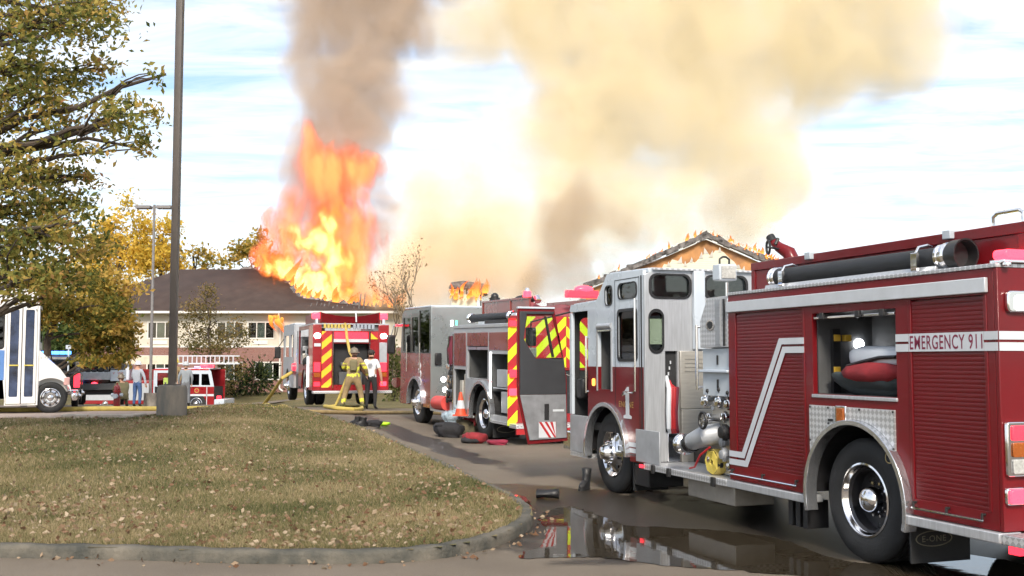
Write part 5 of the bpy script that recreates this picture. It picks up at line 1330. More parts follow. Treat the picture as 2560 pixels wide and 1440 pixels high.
# local x to the right (towards the viewer is +x), y forward (image right), visible side x = 0
win = rr(-2.75, -1.03, 1.52, 2.52, 0.08); 
door = [(-0.98, 0.22), (-0.32, 0.22), (-0.32, 2.62), (-0.98, 2.62)]
G().panel([(-7.2, 0.35), (-1.0, 0.35), (-1.0, 0.20), (-0.28, 0.20), (-0.28, 2.60), (-0.36, 2.86), (-0.55, 2.95), (-7.2, 2.95)], [win, door, rr(-4.6, -2.9, 1.52, 2.52, 0.08), rr(-6.6, -4.8, 1.52, 2.52, 0.08)], 'x', -0.05, 0.0).make('body_side', BW, T, 0.01)
for w in (win, rr(-4.6, -2.9, 1.52, 2.52, 0.08), rr(-6.6, -4.8, 1.52, 2.52, 0.08)):
    G().prism(w, 'x', -0.03, -0.024).make('window_pane', GLASSK, T)
    G().panel([(p[0], p[1]) for p in w], [[(sum(q[0] for q in w) / len(w) + (p[0] - sum(q[0] for q in w) / len(w)) * 0.96, 2.02 + (p[1] - 2.02) * 0.93) for p in w]], 'x', -0.022, 0.004).make('window_frame', BLK, T)
G().box(0.001, 0.006, -7.2, -1.02, 0.80, 1.50).make('blue_band', BB, T)
text_mesh('ALE', 0.20, 0.42, REFW, T, 'lettering', (0.008, -1.62, 1.08), (0, 1, 0), (0, 0, 1), 0.001, 0.02)
for k in range(2):
    y0 = -0.97 + k * 0.33
    d = G().panel([(y0, 0.24), (y0 + 0.31, 0.24), (y0 + 0.31, 2.60), (y0, 2.60)], [rr(y0 + 0.06, y0 + 0.25, 0.40, 2.46, 0.03)], 'x', -0.03, 0.012).make('entry_door', BW, T, 0.005)
    G().prism(rr(y0 + 0.06, y0 + 0.25, 0.40, 2.46, 0.03), 'x', -0.012, -0.006).make('door_pane', mat('blue_door_glass', (0.05, 0.075, 0.15), 0.12, var=0.4, scale=2.5, spec=0.8), d)
    G().box(0.0, 0.02, y0 + 0.05, y0 + 0.26, 1.13, 1.16).make('push_bar', mat('yellow_bar', (0.6, 0.5, 0.1), 0.4), d)
G().box(-2.2, -0.051, -7.2, -0.45, 2.90, 2.96).make('roof', BW, T, 0.02)
G().box(-2.25, -2.2, -7.2, -0.3, 0.4, 2.9).make('far_side', BW, T); G().box(-2.2, -0.06, -7.2, -0.3, 0.38, 0.44).make('floor', DARK, T); G().box(-2.2, -0.06, -7.25, -7.2, 0.4, 2.9).make('rear_wall', BW, T)
G().prism([(-0.34, 2.90), (-0.28, 2.60), (-0.26, 1.52), (-0.32, 1.5), (-0.42, 2.88)], 'x', -2.2, -0.051).make('windscreen_frame', BW, T)
G().box(-1.9, -0.35, -0.30, -0.262, 1.7, 2.5).make('windscreen', GLASSK, T)
ga = arc(0.0, 0.37, 0.47, 0, 180, 22)
G().panel([(-0.279, 0.30), (-0.47, 0.30)] + ga[::-1] + [(0.47, 0.36), (0.44, 0.62), (0.34, 0.86), (0.20, 1.06), (-0.02, 1.25), (-0.279, 1.52)], [], 'x', -0.20, -0.03).make('front_fender', BW, T, 0.03)
G().prism([(-0.279, 1.50), (-0.02, 1.23), (0.18, 1.05), (0.32, 0.86), (0.40, 0.5), (-0.279, 0.5)], 'x', -1.95, -0.201).make('hood', BW, T, 0.03)
G().box(-0.12, -0.028, 0.28, 0.42, 0.66, 0.86).make('headlamp', mat('pink_lamp_lens', (0.6, 0.35, 0.33), 0.25), T, 0.02)  # plain pink lens colour, no emission
G().box(-2.0, -0.02, 0.46, 0.60, 0.30, 0.48).make('front_bumper', CHROME, T, 0.04)
text_mesh('e-450', 0.06, 0.22, mat('grey_script', (0.35, 0.36, 0.38), 0.5), T, 'model_script', (-0.028, -0.24, 1.30), (0, 1, 0), (0, 0, 1), 0.002)
def small_wheel(parent, x, y, z, r, w=0.22, side=1):
    e = empty('wheel', (x, y, z), 0 if side > 0 else math.pi, parent); e.scale = (w / 0.28, r / 0.535, r / 0.535)
    inst(TYRE, 'tyre', e); inst(RIMF, 'rim', e, (0.0, 0, 0)); inst(HUBF, 'hub_cap', e, (0.03, 0, 0))
    for k in range(8):
        a = 2 * math.pi * k / 8; inst(HOLE, 'hand_hole', e, (0.006, 0.222 * math.cos(a), 0.222 * math.sin(a)))
    return e
small_wheel(T, -0.06, 0.0, 0.372, 0.372, side=-1); small_wheel(T, -2.0, 0.0, 0.372, 0.372)
small_wheel(T, -0.06, -4.6, 0.372, 0.372, side=-1); small_wheel(T, -2.0, -4.6, 0.372, 0.372)

# ------------------------------------------------------------------ black pickup with a blue light bar, seen from behind
p0 = at(120, 1000, 38.0)
PK = empty('pickup_truck', (p0.x, 38.0, gz(p0.x, 38)), R(20)); T = PK
tag(PK, 'black pickup with a lit blue light bar beside the bus', 'pickup truck')
BP = mat('black_car_paint', (0.014, 0.014, 0.018), 0.2, coat=0.7, var=0.1)
G().box(-0.98, 0.98, 0.0, 2.0, 0.55, 1.20).make('cargo_bed', BP, T, 0.05)
G().panel([(-0.95, 0.62), (0.95, 0.62), (0.95, 1.24), (-0.95, 1.24)], [rr(-0.2, 0.2, 0.95, 1.1, 0.03)], 'y', -0.05, -0.002).make('tailgate', BP, T, 0.02)
G().prism([(2.05, 0.55), (4.2, 0.55), (4.2, 1.15), (3.85, 1.22), (3.3, 1.80), (2.25, 1.84), (2.05, 1.25)], 'x', -0.95, 0.95).make('cab', BP, T, 0.05)
G().box(-0.78, 0.78, 2.03, 2.12, 1.32, 1.72).make('rear_window', GLASSK, T, 0.02)
G().box(-0.97, 0.97, 4.21, 5.6, 0.5, 1.15).make('hood', BP, T, 0.08)
for x in (-0.92, 0.92): G().box(x - 0.10, x + 0.10, -0.07, 0.05, 0.72, 1.22).make('tail_lamp', LRED, T, 0.02)
G().box(-0.99, 0.99, -0.28, -0.055, 0.46, 0.66).make('rear_bumper', CHROME, T, 0.04)
G().box(-0.16, 0.16, -0.29, -0.281, 0.80, 0.92).make('number_plate', REFW, T)
lb2 = G().box(-0.62, 0.62, 2.55, 2.85, 1.845, 1.90).make('light_bar', BLK, T, 0.01)
for k in range(6): G().box(-0.61 + k * 0.205, -0.42 + k * 0.205, 2.53, 2.87, 1.902, 2.02).make('blue_lens', LBLU, lb2, 0.02)
G().cyl((0.55, 1.9, 1.2), (0.55, 1.9, 2.15), 0.03).box(0.45, 0.65, 1.85, 1.95, 2.1, 2.24).make('work_light_mast', WHITE, T)
for x in (-0.95, 0.95):
    for y in (0.95, 4.85): small_wheel(T, x if x < 0 else x, y, 0.40, 0.40, side=1 if x < 0 else -1)

# ------------------------------------------------------------------ utility flatbed with lights
p0 = at(253, 1000, 48.0)
UT = empty('utility_truck', (p0.x, 48.0, gz(p0.x, 48.0)), R(20)); T = UT
tag(UT, 'silver utility flatbed with red and blue rear lights left of the hard hat man', 'utility truck')
G().box(-1.05, 0.35, 0.0, 2.4, 1.16, 1.50).make('flatbed', mat('pale_grey_bed', (0.44, 0.48, 0.52), 0.4), T, 0.02)
G().box(0.352, 1.02, -0.03, 2.4, 1.10, 1.58).make('side_box', WHITE, T, 0.02)
text_mesh('V  WR', 0.10, 0.45, CRED, T, 'lettering', (0.45, -0.032, 1.40), (1, 0, 0), (0, 0, 1), 0.002)
G().box(-1.0, 1.0, 2.45, 4.2, 0.55, 2.15).make('cab', BP, T, 0.08); G().box(-0.8, 0.8, 2.41, 2.448, 1.5, 2.0).make('rear_window', GLASSK, T)
G().box(-1.0, 1.0, 0.1, 4.2, 0.50, 0.80).make('chassis', BLK, T); G().box(-1.0, 1.0, -0.3, -0.02, 0.72, 1.0).make('rear_step', GREY, T, 0.02)
for k in range(7): G().box(-0.95 + k * 0.26, -0.76 + k * 0.26, 0.3, 1.8, 1.50, 1.55 + 0.25 * random.random()).make('tool_case', random.choice([BLK, DARK, GREY]), T, 0.03)
G().sphere((-0.98, -0.06, 0.98), (0.13, 0.05, 0.11)).make('blue_lamp', LBLU, T); G().sphere((-0.30, -0.06, 0.95), (0.15, 0.05, 0.12)).make('red_lamp', LREDX, T)
G().box(0.75, 0.9, -0.06, -0.032, 0.85, 1.05).make('tail_lamp', LRED, T)
for x in (-0.95, 0.95):
    for y in (0.8, 3.7): small_wheel(T, x, y, 0.42, 0.42, side=1 if x < 0 else -1)

# ------------------------------------------------------------------ ladder truck, seen from its right side
p0 = at(497, 1000, 58.0)
LT = empty('ladder_truck', (p0.x, 58.0, gz(p0.x, 58)), R(-90)); T = LT
tag(LT, 'white topped red ladder truck in the hollow behind the lamp post', 'ladder truck')
G().panel([(-1.9, 0.4), (-0.75, 0.4)] + arc(-0.15, 0.5, 0.55, 0, 180, 18)[::-1] + [(0.45, 0.4), (0.80, 0.4), (0.80, 1.42), (-1.9, 1.42)], [], 'x', -0.05, 0.0).make('cab_lower_side', BRED, T, 0.01)
G().panel([(-2.4, 1.425), (0.80, 1.425), (0.62, 2.25), (0.5, 2.36), (-2.4, 2.36)], [rr(-2.25, -0.85, 1.45, 2.16, 0.04), rr(-0.55, 0.0, 1.50, 2.10, 0.04), [(0.12, 1.50), (0.60, 1.50), (0.48, 2.10), (0.12, 2.10)]], 'x', -0.05, 0.0).make('cab_upper_side', WHITE, T, 0.01)
for w in (rr(-0.55, 0.0, 1.50, 2.10, 0.04), [(0.12, 1.50), (0.60, 1.50), (0.48, 2.10), (0.12, 2.10)]): G().prism(w, 'x', -0.03, -0.024).make('window_pane', GLASSK, T)
G().box(-2.2, -0.051, -2.4, 0.55, 2.34, 2.42).make('cab_roof', WHITE, T, 0.03); G().box(-0.06, 0.01, -2.4, 0.5, 2.30, 2.38).make('maroon_band', CRED, T)
G().box(0.001, 0.006, -1.9, 0.8, 0.92, 1.03).make('white_stripe', REFW, T); G().box(0.001, 0.006, -0.70, -0.66, 0.42, 1.42).make('white_edge', REFW, T); G().box(0.001, 0.006, 0.40, 0.44, 0.42, 1.42).make('white_edge', REFW, T)
em = G().cyl((0.001, -0.12, 1.22), (0.008, -0.12, 1.22), 0.13, None, 20).make('round_emblem', GOLD, T); G().cyl((0.008, -0.12, 1.22), (0.012, -0.12, 1.22), 0.08, None, 16).make('emblem_centre', CRED, em)
G().box(-2.2, -0.06, -2.4, 0.7, 0.4, 1.40).make('cab_core', DARK, T); G().box(-2.25, -2.2, -6.5, 0.8, 0.4, 2.34).make('far_side', BRED, T)
G().box(-2.2, -0.02, 0.80, 1.35, 0.45, 0.75).make('front_bumper', WHITE, T, 0.04); G().cyl((-0.3, 0.9, 0.82), (-0.3, 1.1, 0.82), 0.12).make('warning_lamp', LRED, T)
G().box(-0.3, 0.0, 0.05, 0.35, 2.425, 2.58).make('beacon', LREDX, T, 0.03); G().box(-0.3, 0.0, -0.30, 0.0, 2.425, 2.52).make('clear_beacon', mat('violet_lens', (0.45, 0.3, 0.6), emis=(0.6, 0.4, 1), estr=0.6), T, 0.03)
G().box(-2.2, 0.0, -6.5, -2.45, 0.5, 1.75).make('body', BRED, T, 0.02); G().box(0.001, 0.02, -6.3, -2.6, 0.7, 1.6).make('locker_shutters', ALU, T)
G().box(-0.5, -0.2, -2.0, -1.4, 1.45, 1.9).make('hi_vis_gear', mat('lime_cloth', (0.35, 0.45, 0.10), 0.8), T, 0.05)
G().box(0.0, 0.06, -2.42, -2.36, 0.6, 2.3).make('door_edge', WHITE, T)
small_wheel(T, -0.05, -0.15, 0.52, 0.52, 0.28, side=-1); small_wheel(T, -2.0, -0.15, 0.52, 0.52, 0.28); small_wheel(T, -0.05, -5.0, 0.52, 0.52, 0.28, side=-1)
# the ladder lying over the cab
LZ, y0, y1 = 2.62, -4.6, 1.75
lad = G().box(-0.62, -0.55, y0, y1, LZ, LZ + 0.07).box(-0.62, -0.55, y0, y1, LZ + 0.42, LZ + 0.48).make('ladder_side', REFW, T)
for k in range(26):
    y = y0 + 0.1 + k * (y1 - y0 - 0.2) / 25
    G().box(-0.61, -0.56, y - 0.025, y + 0.025, LZ + 0.07, LZ + 0.42).make('ladder_strut', REFW if k > 11 else mat('red_lettered_strip', (0.55, 0.12, 0.08), 0.6), lad)
G().box(-1.6, -1.53, y0, y1, LZ, LZ + 0.07).box(-1.6, -1.53, y0, y1, LZ + 0.42, LZ + 0.48).make('ladder_side', REFW, T)
for k in range(22): G().cyl((-1.53, y0 + 0.2 + k * 0.28, LZ + 0.03), (-0.62, y0 + 0.2 + k * 0.28, LZ + 0.03), 0.02, None, 6).make('rung', ALUD, T)
G().box(-0.54, -0.5, y0, -1.3, LZ + 0.0, LZ + 0.46).make('cream_side_board', mat('cream_board', (0.62, 0.55, 0.42), 0.6), T)
G().box(-1.4, -0.7, -4.8, -4.0, 1.752, LZ - 0.002).make('turntable', WHITE, T, 0.05)
G().box(-1.3, -0.8, 0.2, 0.6, 2.43, 2.615).make('ladder_rest', CHROME, T)
# ------------------------------------------------------------------ people
SKIN = mat('skin', (0.48, 0.27, 0.19), 0.6, var=0.06)
HAIR = mat('dark_hair', (0.03, 0.022, 0.018), 0.7, var=0.2)
def person(label, loc, rz, shirt, trousers, boots, pose=None, sleeve='short', sc=1.0, bulk=1.0, bands=None, cat='person'):
    J = dict(pel=(0, 0, .96), wai=(0, .01, 1.08), che=(0, .02, 1.30), nec=(0, .0, 1.49), hd0=(0, .015, 1.57), hd1=(0, .03, 1.67), hd2=(0, .02, 1.745),
             shl=(-.175, 0, 1.435), ell=(-.25, -.03, 1.15), wrl=(-.24, .08, .92), hal=(-.235, .11, .83),
             shr=(.175, 0, 1.435), elr=(.25, -.03, 1.15), wrr=(.24, .08, .92), har=(.235, .11, .83),
             hil=(-.095, 0, .93), knl=(-.12, .03, .51), anl=(-.13, -.02, .09), tol=(-.15, .15, .035),
             hir=(.095, 0, .93), knr=(.12, .03, .51), anr=(.13, -.02, .09), tor=(.15, .15, .035))
    if pose: J.update(pose)
    RAD = dict(pel=.145, wai=.13, che=.155, nec=.058, hd0=.072, hd1=.098, hd2=.066, sh=.075, el=.05, wr=.036, ha=.035, hi=.10, kn=.066, an=.046, to=.036)
    E_ = [('pel', 'wai'), ('wai', 'che'), ('che', 'nec'), ('nec', 'hd0'), ('hd0', 'hd1'), ('hd1', 'hd2')]
    for s in 'lr': E_ += [('che', 'sh' + s), ('sh' + s, 'el' + s), ('el' + s, 'wr' + s), ('wr' + s, 'ha' + s), ('pel', 'hi' + s), ('hi' + s, 'kn' + s), ('kn' + s, 'an' + s), ('an' + s, 'to' + s)]
    names = list(J); idx = {n: i for i, n in enumerate(names)}
    me = bpy.data.meshes.new('skeleton'); me.from_pydata([J[n] for n in names], [(idx[a], idx[b]) for a, b in E_], [])
    tmp = bpy.data.objects.new('tmp_body', me); COL.objects.link(tmp)
    md = tmp.modifiers.new('skin', 'SKIN'); md.use_smooth_shade = True
    cloth = {'pel', 'wai', 'che', 'shl', 'shr', 'hil', 'hir', 'knl', 'knr'} | ({'ell', 'elr', 'wrl', 'wrr', 'anl', 'anr'} if sleeve == 'long' else set())
    for n, i in idx.items():
        r = RAD.get(n, RAD.get(n[:2])) * (bulk if n in cloth else 1.0)
        d = me.skin_vertices[0].data[i]; d.radius = (r, r * (0.74 if n in ('che', 'wai', 'pel') else 1.0)); d.use_root = (n == 'pel')
    sb = tmp.modifiers.new('sub', 'SUBSURF'); sb.levels = 2; sb.render_levels = 2
    bpy.context.view_layer.update()
    bm_ = bpy.data.meshes.new_from_object(tmp.evaluated_get(bpy.context.evaluated_depsgraph_get()))
    bpy.data.objects.remove(tmp)
    nv = len(bm_.vertices); co = np.zeros(nv * 3); bm_.vertices.foreach_get('co', co); V = [tuple(p) for p in co.reshape(-1, 3)]
    F = [tuple(p.vertices) for p in bm_.polygons]
    # nearest bone decides what covers each face
    mats = [SKIN, shirt, trousers, boots] + (list(bands[1:]) if bands else [])
    reg = {}
    for a, b in E_:
        t = b[:2]
        if t in ('hd', 'ha'): k = 0
        elif (a, b) == ('che', 'nec'): k = 1
        elif t in ('sh', 'ch', 'wa'): k = 1
        elif t == 'el': k = 1
        elif t == 'wr': k = 1 if sleeve == 'long' else 0
        elif t in ('hi', 'kn', 'an'): k = 2
        elif t == 'to': k = 3
        else: k = 0
        reg[(a, b)] = k
    A = np.array([J[a] for a, b in E_]); Bv = np.array([J[b] for a, b in E_]) - A; L2 = (Bv ** 2).sum(1); ks = [reg[e] for e in E_]
    VC = np.array(V); mi = []
    for f in F:
        c = VC[list(f)].mean(0); t = np.clip(((c - A) * Bv).sum(1) / L2, 0, 1); d = ((A + Bv * t[:, None] - c) ** 2).sum(1); j = int(d.argmin()); k = ks[j]
        if E_[j][1].startswith('el') and sleeve == 'short' and t[j] > 0.72: k = 0
        if E_[j][1] in ('nec',) and c[2] > J['nec'][2] - 0.01: k = 0
        if k == 1 and c[2] < J['pel'][2] - 0.02 and sleeve == 'short': k = 2
        if k == 2 and c[2] > J['pel'][2] + 0.03: k = 1
        if E_[j][1].startswith('an') and c[2] < 0.16: k = 3
        if bands:
            for (z0, z1, kk, mi_) in bands[0]:
                if z0 < c[2] < z1 and k == kk: k = mi_; break
        mi.append(k)
    # ears, nose and fingers are grown into the same mesh
    g = G(); h = Vector(J['hd1'])
    for s in (-1, 1): g.sphere((h.x + s * .092, h.y - .01, h.z - .015), (.014, .028, .036), 6, 5)
    g.sphere((h.x, h.y + .10, h.z - .02), (.016, .022, .026), 6, 5)
    nf = len(g.f)
    for s in 'lr':
        a = Vector(J['wr' + s]); b = Vector(J['ha' + s]); d = (b - a).normalized(); side = d.cross(Vector((0, 1, 0))); side = side.normalized() if side.length > .1 else Vector((1, 0, 0)); out = side.cross(d)
        for q, (o_, l_) in enumerate(((-.03, .075), (-.01, .088), (.01, .083), (.03, .065))):
            p = b + out * o_ + d * .015
            g.tube([p, p + d * l_ * .55 + side * .008, p + d * l_ + side * .03], [.011, .010, .007], 6)
        p = b - out * .035 - d * .02; g.tube([p, p - out * .025 + d * .035, p - out * .02 + d * .065 + side * .015], [.012, .011, .008], 6)
    o0 = len(V); V += g.v; F += [tuple(i + o0 for i in f) for f in g.f]
    mi += [0] * len(g.f)
    mesh = bpy.data.meshes.new('body'); mesh.from_pydata(V, [], F)
    for m in mats: mesh.materials.append(m)
    mesh.polygons.foreach_set('material_index', mi); mesh.polygons.foreach_set('use_smooth', [True] * len(F)); mesh.update()
    root = empty('person', loc, rz); root.scale = (sc, sc, sc)
    tag(root, label, cat)
    bo = bpy.data.objects.new('body', mesh); COL.objects.link(bo); bo.parent = root
    gl = mat('eye', (0.02, 0.02, 0.02), 0.2)
    for s in (-1, 1): G().sphere((h.x + s * .035, h.y + .088, h.z + .012), .011, 6, 5).make('eye', gl, root)
    G().box(h.x - .022, h.x + .022, h.y + .086, h.y + .094, h.z - .062, h.z - .054).make('mouth', mat('lip', (0.30, 0.12, 0.10), 0.6), root)
    return root, J
def hair(root, J):
    h = Vector(J['hd1']); g = G(); g.sphere((h.x, h.y - .018, h.z + .028), (.104, .108, .098), 16, 10); return g.make('hair', HAIR, root)
def hard_hat(root, J, m, fire=False):
    h = Vector(J['hd1'])
    p = [(.0, .165), (.05, .16), (.09, .135), (.115, .085), (.12, .035), (.15 if not fire else .17, .02), (.15 if not fire else .175, .012), (.115, .02)]
    g = G().lathe(p, (h.x, h.y - .005, h.z - .005), 'z', 24)
    if fire: g.box(h.x - .09, h.x + .09, h.y - .26, h.y - .13, h.z + .0, h.z + .012); g.box(h.x - .012, h.x + .012, h.y - .11, h.y + .12, h.z + .10, h.z + .185)
    else: g.box(h.x - .09, h.x + .09, h.y + .10, h.y + .19, h.z + .008, h.z + .018)
    return g.make('helmet' if fire else 'hard_hat', m, root)
TSH = mat('white_tee_shirt', (0.66, 0.68, 0.72), 0.85, var=0.08, scale=6, bump=0.5, bscale=9)
BLKP = mat('black_trousers', (0.02, 0.02, 0.023), 0.8, var=0.2)
GSH = mat('grey_work_shirt', (0.36, 0.39, 0.45), 0.85, var=0.12, scale=7, bump=0.5, bscale=9)
JEAN = mat('blue_jeans', (0.06, 0.12, 0.28), 0.85, var=0.2, scale=9)
TAN = mat('tan_turnout_cloth', (0.30, 0.215, 0.11), 0.85, var=0.2, scale=7, bump=0.5, bscale=9)
FLU = mat('lime_trim', (0.62, 0.62, 0.05), 0.6, var=0.05)
BOOT = mat('boot_rubber', (0.016, 0.016, 0.018), 0.5, var=0.2)
HAT = mat('white_hard_hat', (0.62, 0.64, 0.68), 0.35, var=0.05); YHAT = mat('yellow_helmet', (0.70, 0.55, 0.05), 0.35, var=0.08); KHEL = mat('grey_brown_helmet', (0.20, 0.17, 0.13), 0.5, var=0.2)
def gp(px, py, Y): p = at(px, py, Y); return (p.x, Y, gz(p.x, Y))
# man in the white T-shirt
r_, J_ = person('man in white T-shirt and black trousers standing at the farthest engine', gp(927, 1018, 33.4), R(-8), TSH, BLKP, BOOT,
    dict(ell=(-.27, .02, 1.17), wrl=(-.22, .20, 1.02), hal=(-.20, .27, .98), elr=(.28, -.03, 1.16), wrr=(.31, .03, .92), har=(.31, .06, .83)), sc=1.03, bulk=1.08)
hair(r_, J_)
for k, (w, z) in enumerate(((.11, 1.37), (.15, 1.33), (.13, 1.29), (.09, 1.25))): G().box(-w / 2, w / 2, -.112, -.106, z - .012, z + .01).make('shirt_print', mat('grey_print', (0.40, 0.42, 0.48), 0.8), r_)
# firefighter in turnout gear with hose on the shoulder
r_, J_ = person('firefighter in tan turnout gear with lime bands hauling hose', gp(882, 1022, 33.0), R(6), TAN, TAN, mat('turnout_boot', (0.10, 0.10, 0.04), 0.7),
    dict(pel=(0, 0, .92), wai=(.01, .02, 1.04), che=(.02, .05, 1.27), nec=(.02, .07, 1.46), hd0=(.02, .09, 1.54), hd1=(.02, .11, 1.63), hd2=(.02, .10, 1.71), shl=(-.18, .05, 1.40), shr=(.20, .05, 1.41),
         ell=(-.30, .10, 1.20), wrl=(-.22, .30, 1.12), hal=(-.18, .37, 1.12), elr=(.36, .02, 1.18), wrr=(.40, .16, 1.0), har=(.40, .22, .93), hil=(-.11, 0, .89), hir=(.11, 0, .89), knl=(-.22, .06, .48), anl=(-.30, -.05, .09), tol=(-.36, .12, .035), knr=(.22, .05, .48), anr=(.28, -.02, .09), tor=(.33, .15, .035)),
    sleeve='long', sc=1.04, bulk=1.38, bands=([(1.16, 1.24, 1, 4), (.93, 1.01, 1, 4), (.20, .30, 2, 4), (1.30, 1.33, 1, 4)], FLU))
hard_hat(r_, J_, KHEL, True)
G().box(-.10, .12, -.20, -.10, 1.10, 1.42).make('air_tank_pack', mat('olive_pack', (0.16, 0.14, 0.07), 0.7), r_, 0.04)
# left: man in hard hat and jeans, man behind the post, firefighter in yellow helmet
r_, J_ = person('man in white hard hat, grey shirt and blue jeans by the far lamp post', gp(342, 1015, 42.5), R(-15), GSH, JEAN, BOOT, dict(elr=(.30, .02, 1.18), wrr=(.34, .04, .95), har=(.33, .08, .87), ell=(-.25, .04, 1.18), wrl=(-.14, .18, 1.05), hal=(-.08, .22, 1.03)), sleeve='long', bulk=1.1)
hard_hat(r_, J_, HAT)
r_, J_ = person('man in grey shirt and pale cap half hidden by the near lamp post', gp(463, 1015, 43.5), R(20), mat('blue_grey_shirt', (0.25, 0.28, 0.31), 0.85, var=0.1), mat('grey_trousers', (0.16, 0.17, 0.19), 0.85), BOOT, dict(ell=(-.27, .04, 1.18), wrl=(-.26, .14, .97), hal=(-.25, .18, .89)), sleeve='long', bulk=1.12, sc=.99)
hard_hat(r_, J_, mat('pale_grey_cap', (0.46, 0.48, 0.50), 0.6))
r_, J_ = person('firefighter in yellow helmet behind the near lamp post', gp(438, 1010, 45.5), R(160), TAN, TAN, BOOT, None, sleeve='long', bulk=1.3, sc=1.06)
hard_hat(r_, J_, YHAT, True)
r_, J_ = person('firefighter in olive gear crouching beside the red hydrant', gp(306, 1015, 39.5), R(40), mat('olive_turnout', (0.16, 0.14, 0.075), 0.85, var=0.2), mat('olive_turnout', (0.16, 0.14, 0.075)), BOOT,
    dict(pel=(0, -.15, .46), wai=(0, -.10, .58), che=(0, .03, .78), nec=(0, .12, .94), hd0=(0, .16, 1.01), hd1=(0, .20, 1.10), hd2=(0, .20, 1.18), shl=(-.18, .08, .90), shr=(.18, .08, .90), ell=(-.26, .22, .68), wrl=(-.14, .40, .62), hal=(-.10, .47, .60), elr=(.26, .22, .68), wrr=(.14, .40, .62), har=(.10, .47, .60), hil=(-.1, -.13, .44), hir=(.1, -.13, .44), knl=(-.20, .22, .50), anl=(-.18, -.02, .09), tol=(-.20, .15, .035), knr=(.18, .24, .46), anr=(.17, 0, .09), tor=(.19, .17, .035)), sleeve='long', bulk=1.2)
hard_hat(r_, J_, KHEL, True)
# ------------------------------------------------------------------ trees and shrubs
BARK = mat('grey_brown_bark', (0.085, 0.065, 0.05), 0.9, var=0.3, scale=6, bump=0.8, bscale=14)
OAKL = attr_mat('oak_leaf', 'tint', [(0.0, (0.065, 0.09, 0.026)), (0.35, (0.155, 0.17, 0.045)), (0.60, (0.33, 0.28, 0.065)), (0.82, (0.52, 0.34, 0.10)), (1.0, (0.44, 0.23, 0.11))], transl=0.48)
GOLDL = attr_mat('golden_leaf', 'tint', [(0.0, (0.085, 0.11, 0.026)), (0.28, (0.21, 0.19, 0.04)), (0.55, (0.46, 0.33, 0.07)), (0.85, (0.62, 0.40, 0.11)), (1.0, (0.48, 0.24, 0.09))], transl=0.5)
OLIVEL = attr_mat('olive_leaf', 'tint', [(0.0, (0.05, 0.06, 0.02)), (0.5, (0.16, 0.13, 0.045)), (1.0, (0.30, 0.20, 0.09))], transl=0.4)
YELL = attr_mat('yellow_leaf', 'tint', [(0.0, (0.36, 0.28, 0.05)), (0.5, (0.72, 0.52, 0.08)), (1.0, (0.85, 0.60, 0.14))], transl=0.5)
DKG = attr_mat('evergreen_leaf', 'tint', [(0.0, (0.012, 0.022, 0.010)), (0.6, (0.03, 0.05, 0.018)), (1.0, (0.10, 0.11, 0.03))], transl=0.25)
def limb(g, a, b, r0, r1, rnd, bend=0.12, n=6):
    a, b = Vector(a), Vector(b); L_ = (b - a).length; pts = []; rs = []
    off = Vector((rnd.uniform(-1, 1), rnd.uniform(-1, 1), rnd.uniform(0, 1))) * bend * L_
    for i in range(n + 1):
        t = i / n; pts.append(a.lerp(b, t) + off * math.sin(math.pi * t) + Vector((rnd.uniform(-1, 1), rnd.uniform(-1, 1), rnd.uniform(-1, 1))) * 0.02 * L_); rs.append(r0 + (r1 - r0) * t)
    g.tube(pts, rs, 7); return pts
def tree(label, base, top, r, balls, leafm, lsize, dens, seed, bias=0.0, spread=0.25, flat=0.0, twigs=3, name='tree', clump=0.5, grp=None, asp=0.5):
    """balls: (centre, (rx, ry, rz), weight)"""
    rnd = random.Random(seed); r_ = np.random.default_rng(seed)
    root = empty(name, tuple(base)); tag(root, label, 'tree', grp)
    base = Vector(base); top = Vector(top)
    g = G(); tp = limb(g, base - base, top - base, r, r * 0.35, rnd, 0.04, 8); g.make('trunk', BARK, root)
    bg = G(); P = []; Ti = []
    for (c, rad, wgt) in balls:
        c = Vector(c) - base
        j = min(range(len(tp)), key=lambda i: (tp[i] - c).length + 0.6 * max(0, tp[i].z - c.z)); j = max(1, j - 1)
        sp_ = tp[j]; limb(bg, sp_, c, max(0.02, r * 0.28), 0.02, rnd, 0.10)
        nc = max(3, int(wgt * twigs))
        sub = [c + Vector((rnd.gauss(0, .5) * rad[0], rnd.gauss(0, .5) * rad[1], rnd.gauss(0, .5) * rad[2])) for _ in range(nc)]
        for s in sub: limb(bg, c.lerp(sp_, 0.15), s, 0.02, 0.006, rnd, 0.15, 4)
        n = int(dens * wgt)
        ci = r_.integers(0, nc, n); S = np.array([tuple(s) for s in sub])[ci]
        off = r_.normal(size=(n, 3)) * np.array(rad) * clump * 0.62
        P.append(S + off); tb = np.array([rnd.random() for _ in range(nc)])[ci]
        Ti.append(np.clip(0.5 * tb + 0.5 * r_.random(n) + bias + r_.normal(size=n) * 0.06, 0, 1))
    bg.make('branches', BARK, root)
    cr = leaf_cloud('crown', np.concatenate(P), lsize, leafm, root, flat, np.concatenate(Ti), seed, asp); kind(cr, 'stuff')
    return root
def E3(px, py, rx, ry, Y, w=1.0, dy=None):
    s = FPX / Y; return (at(px, py, Y), (rx / s, (dy if dy else rx / s), ry / s), w)
YN = 16.5
near = []
rnd = random.Random(21)
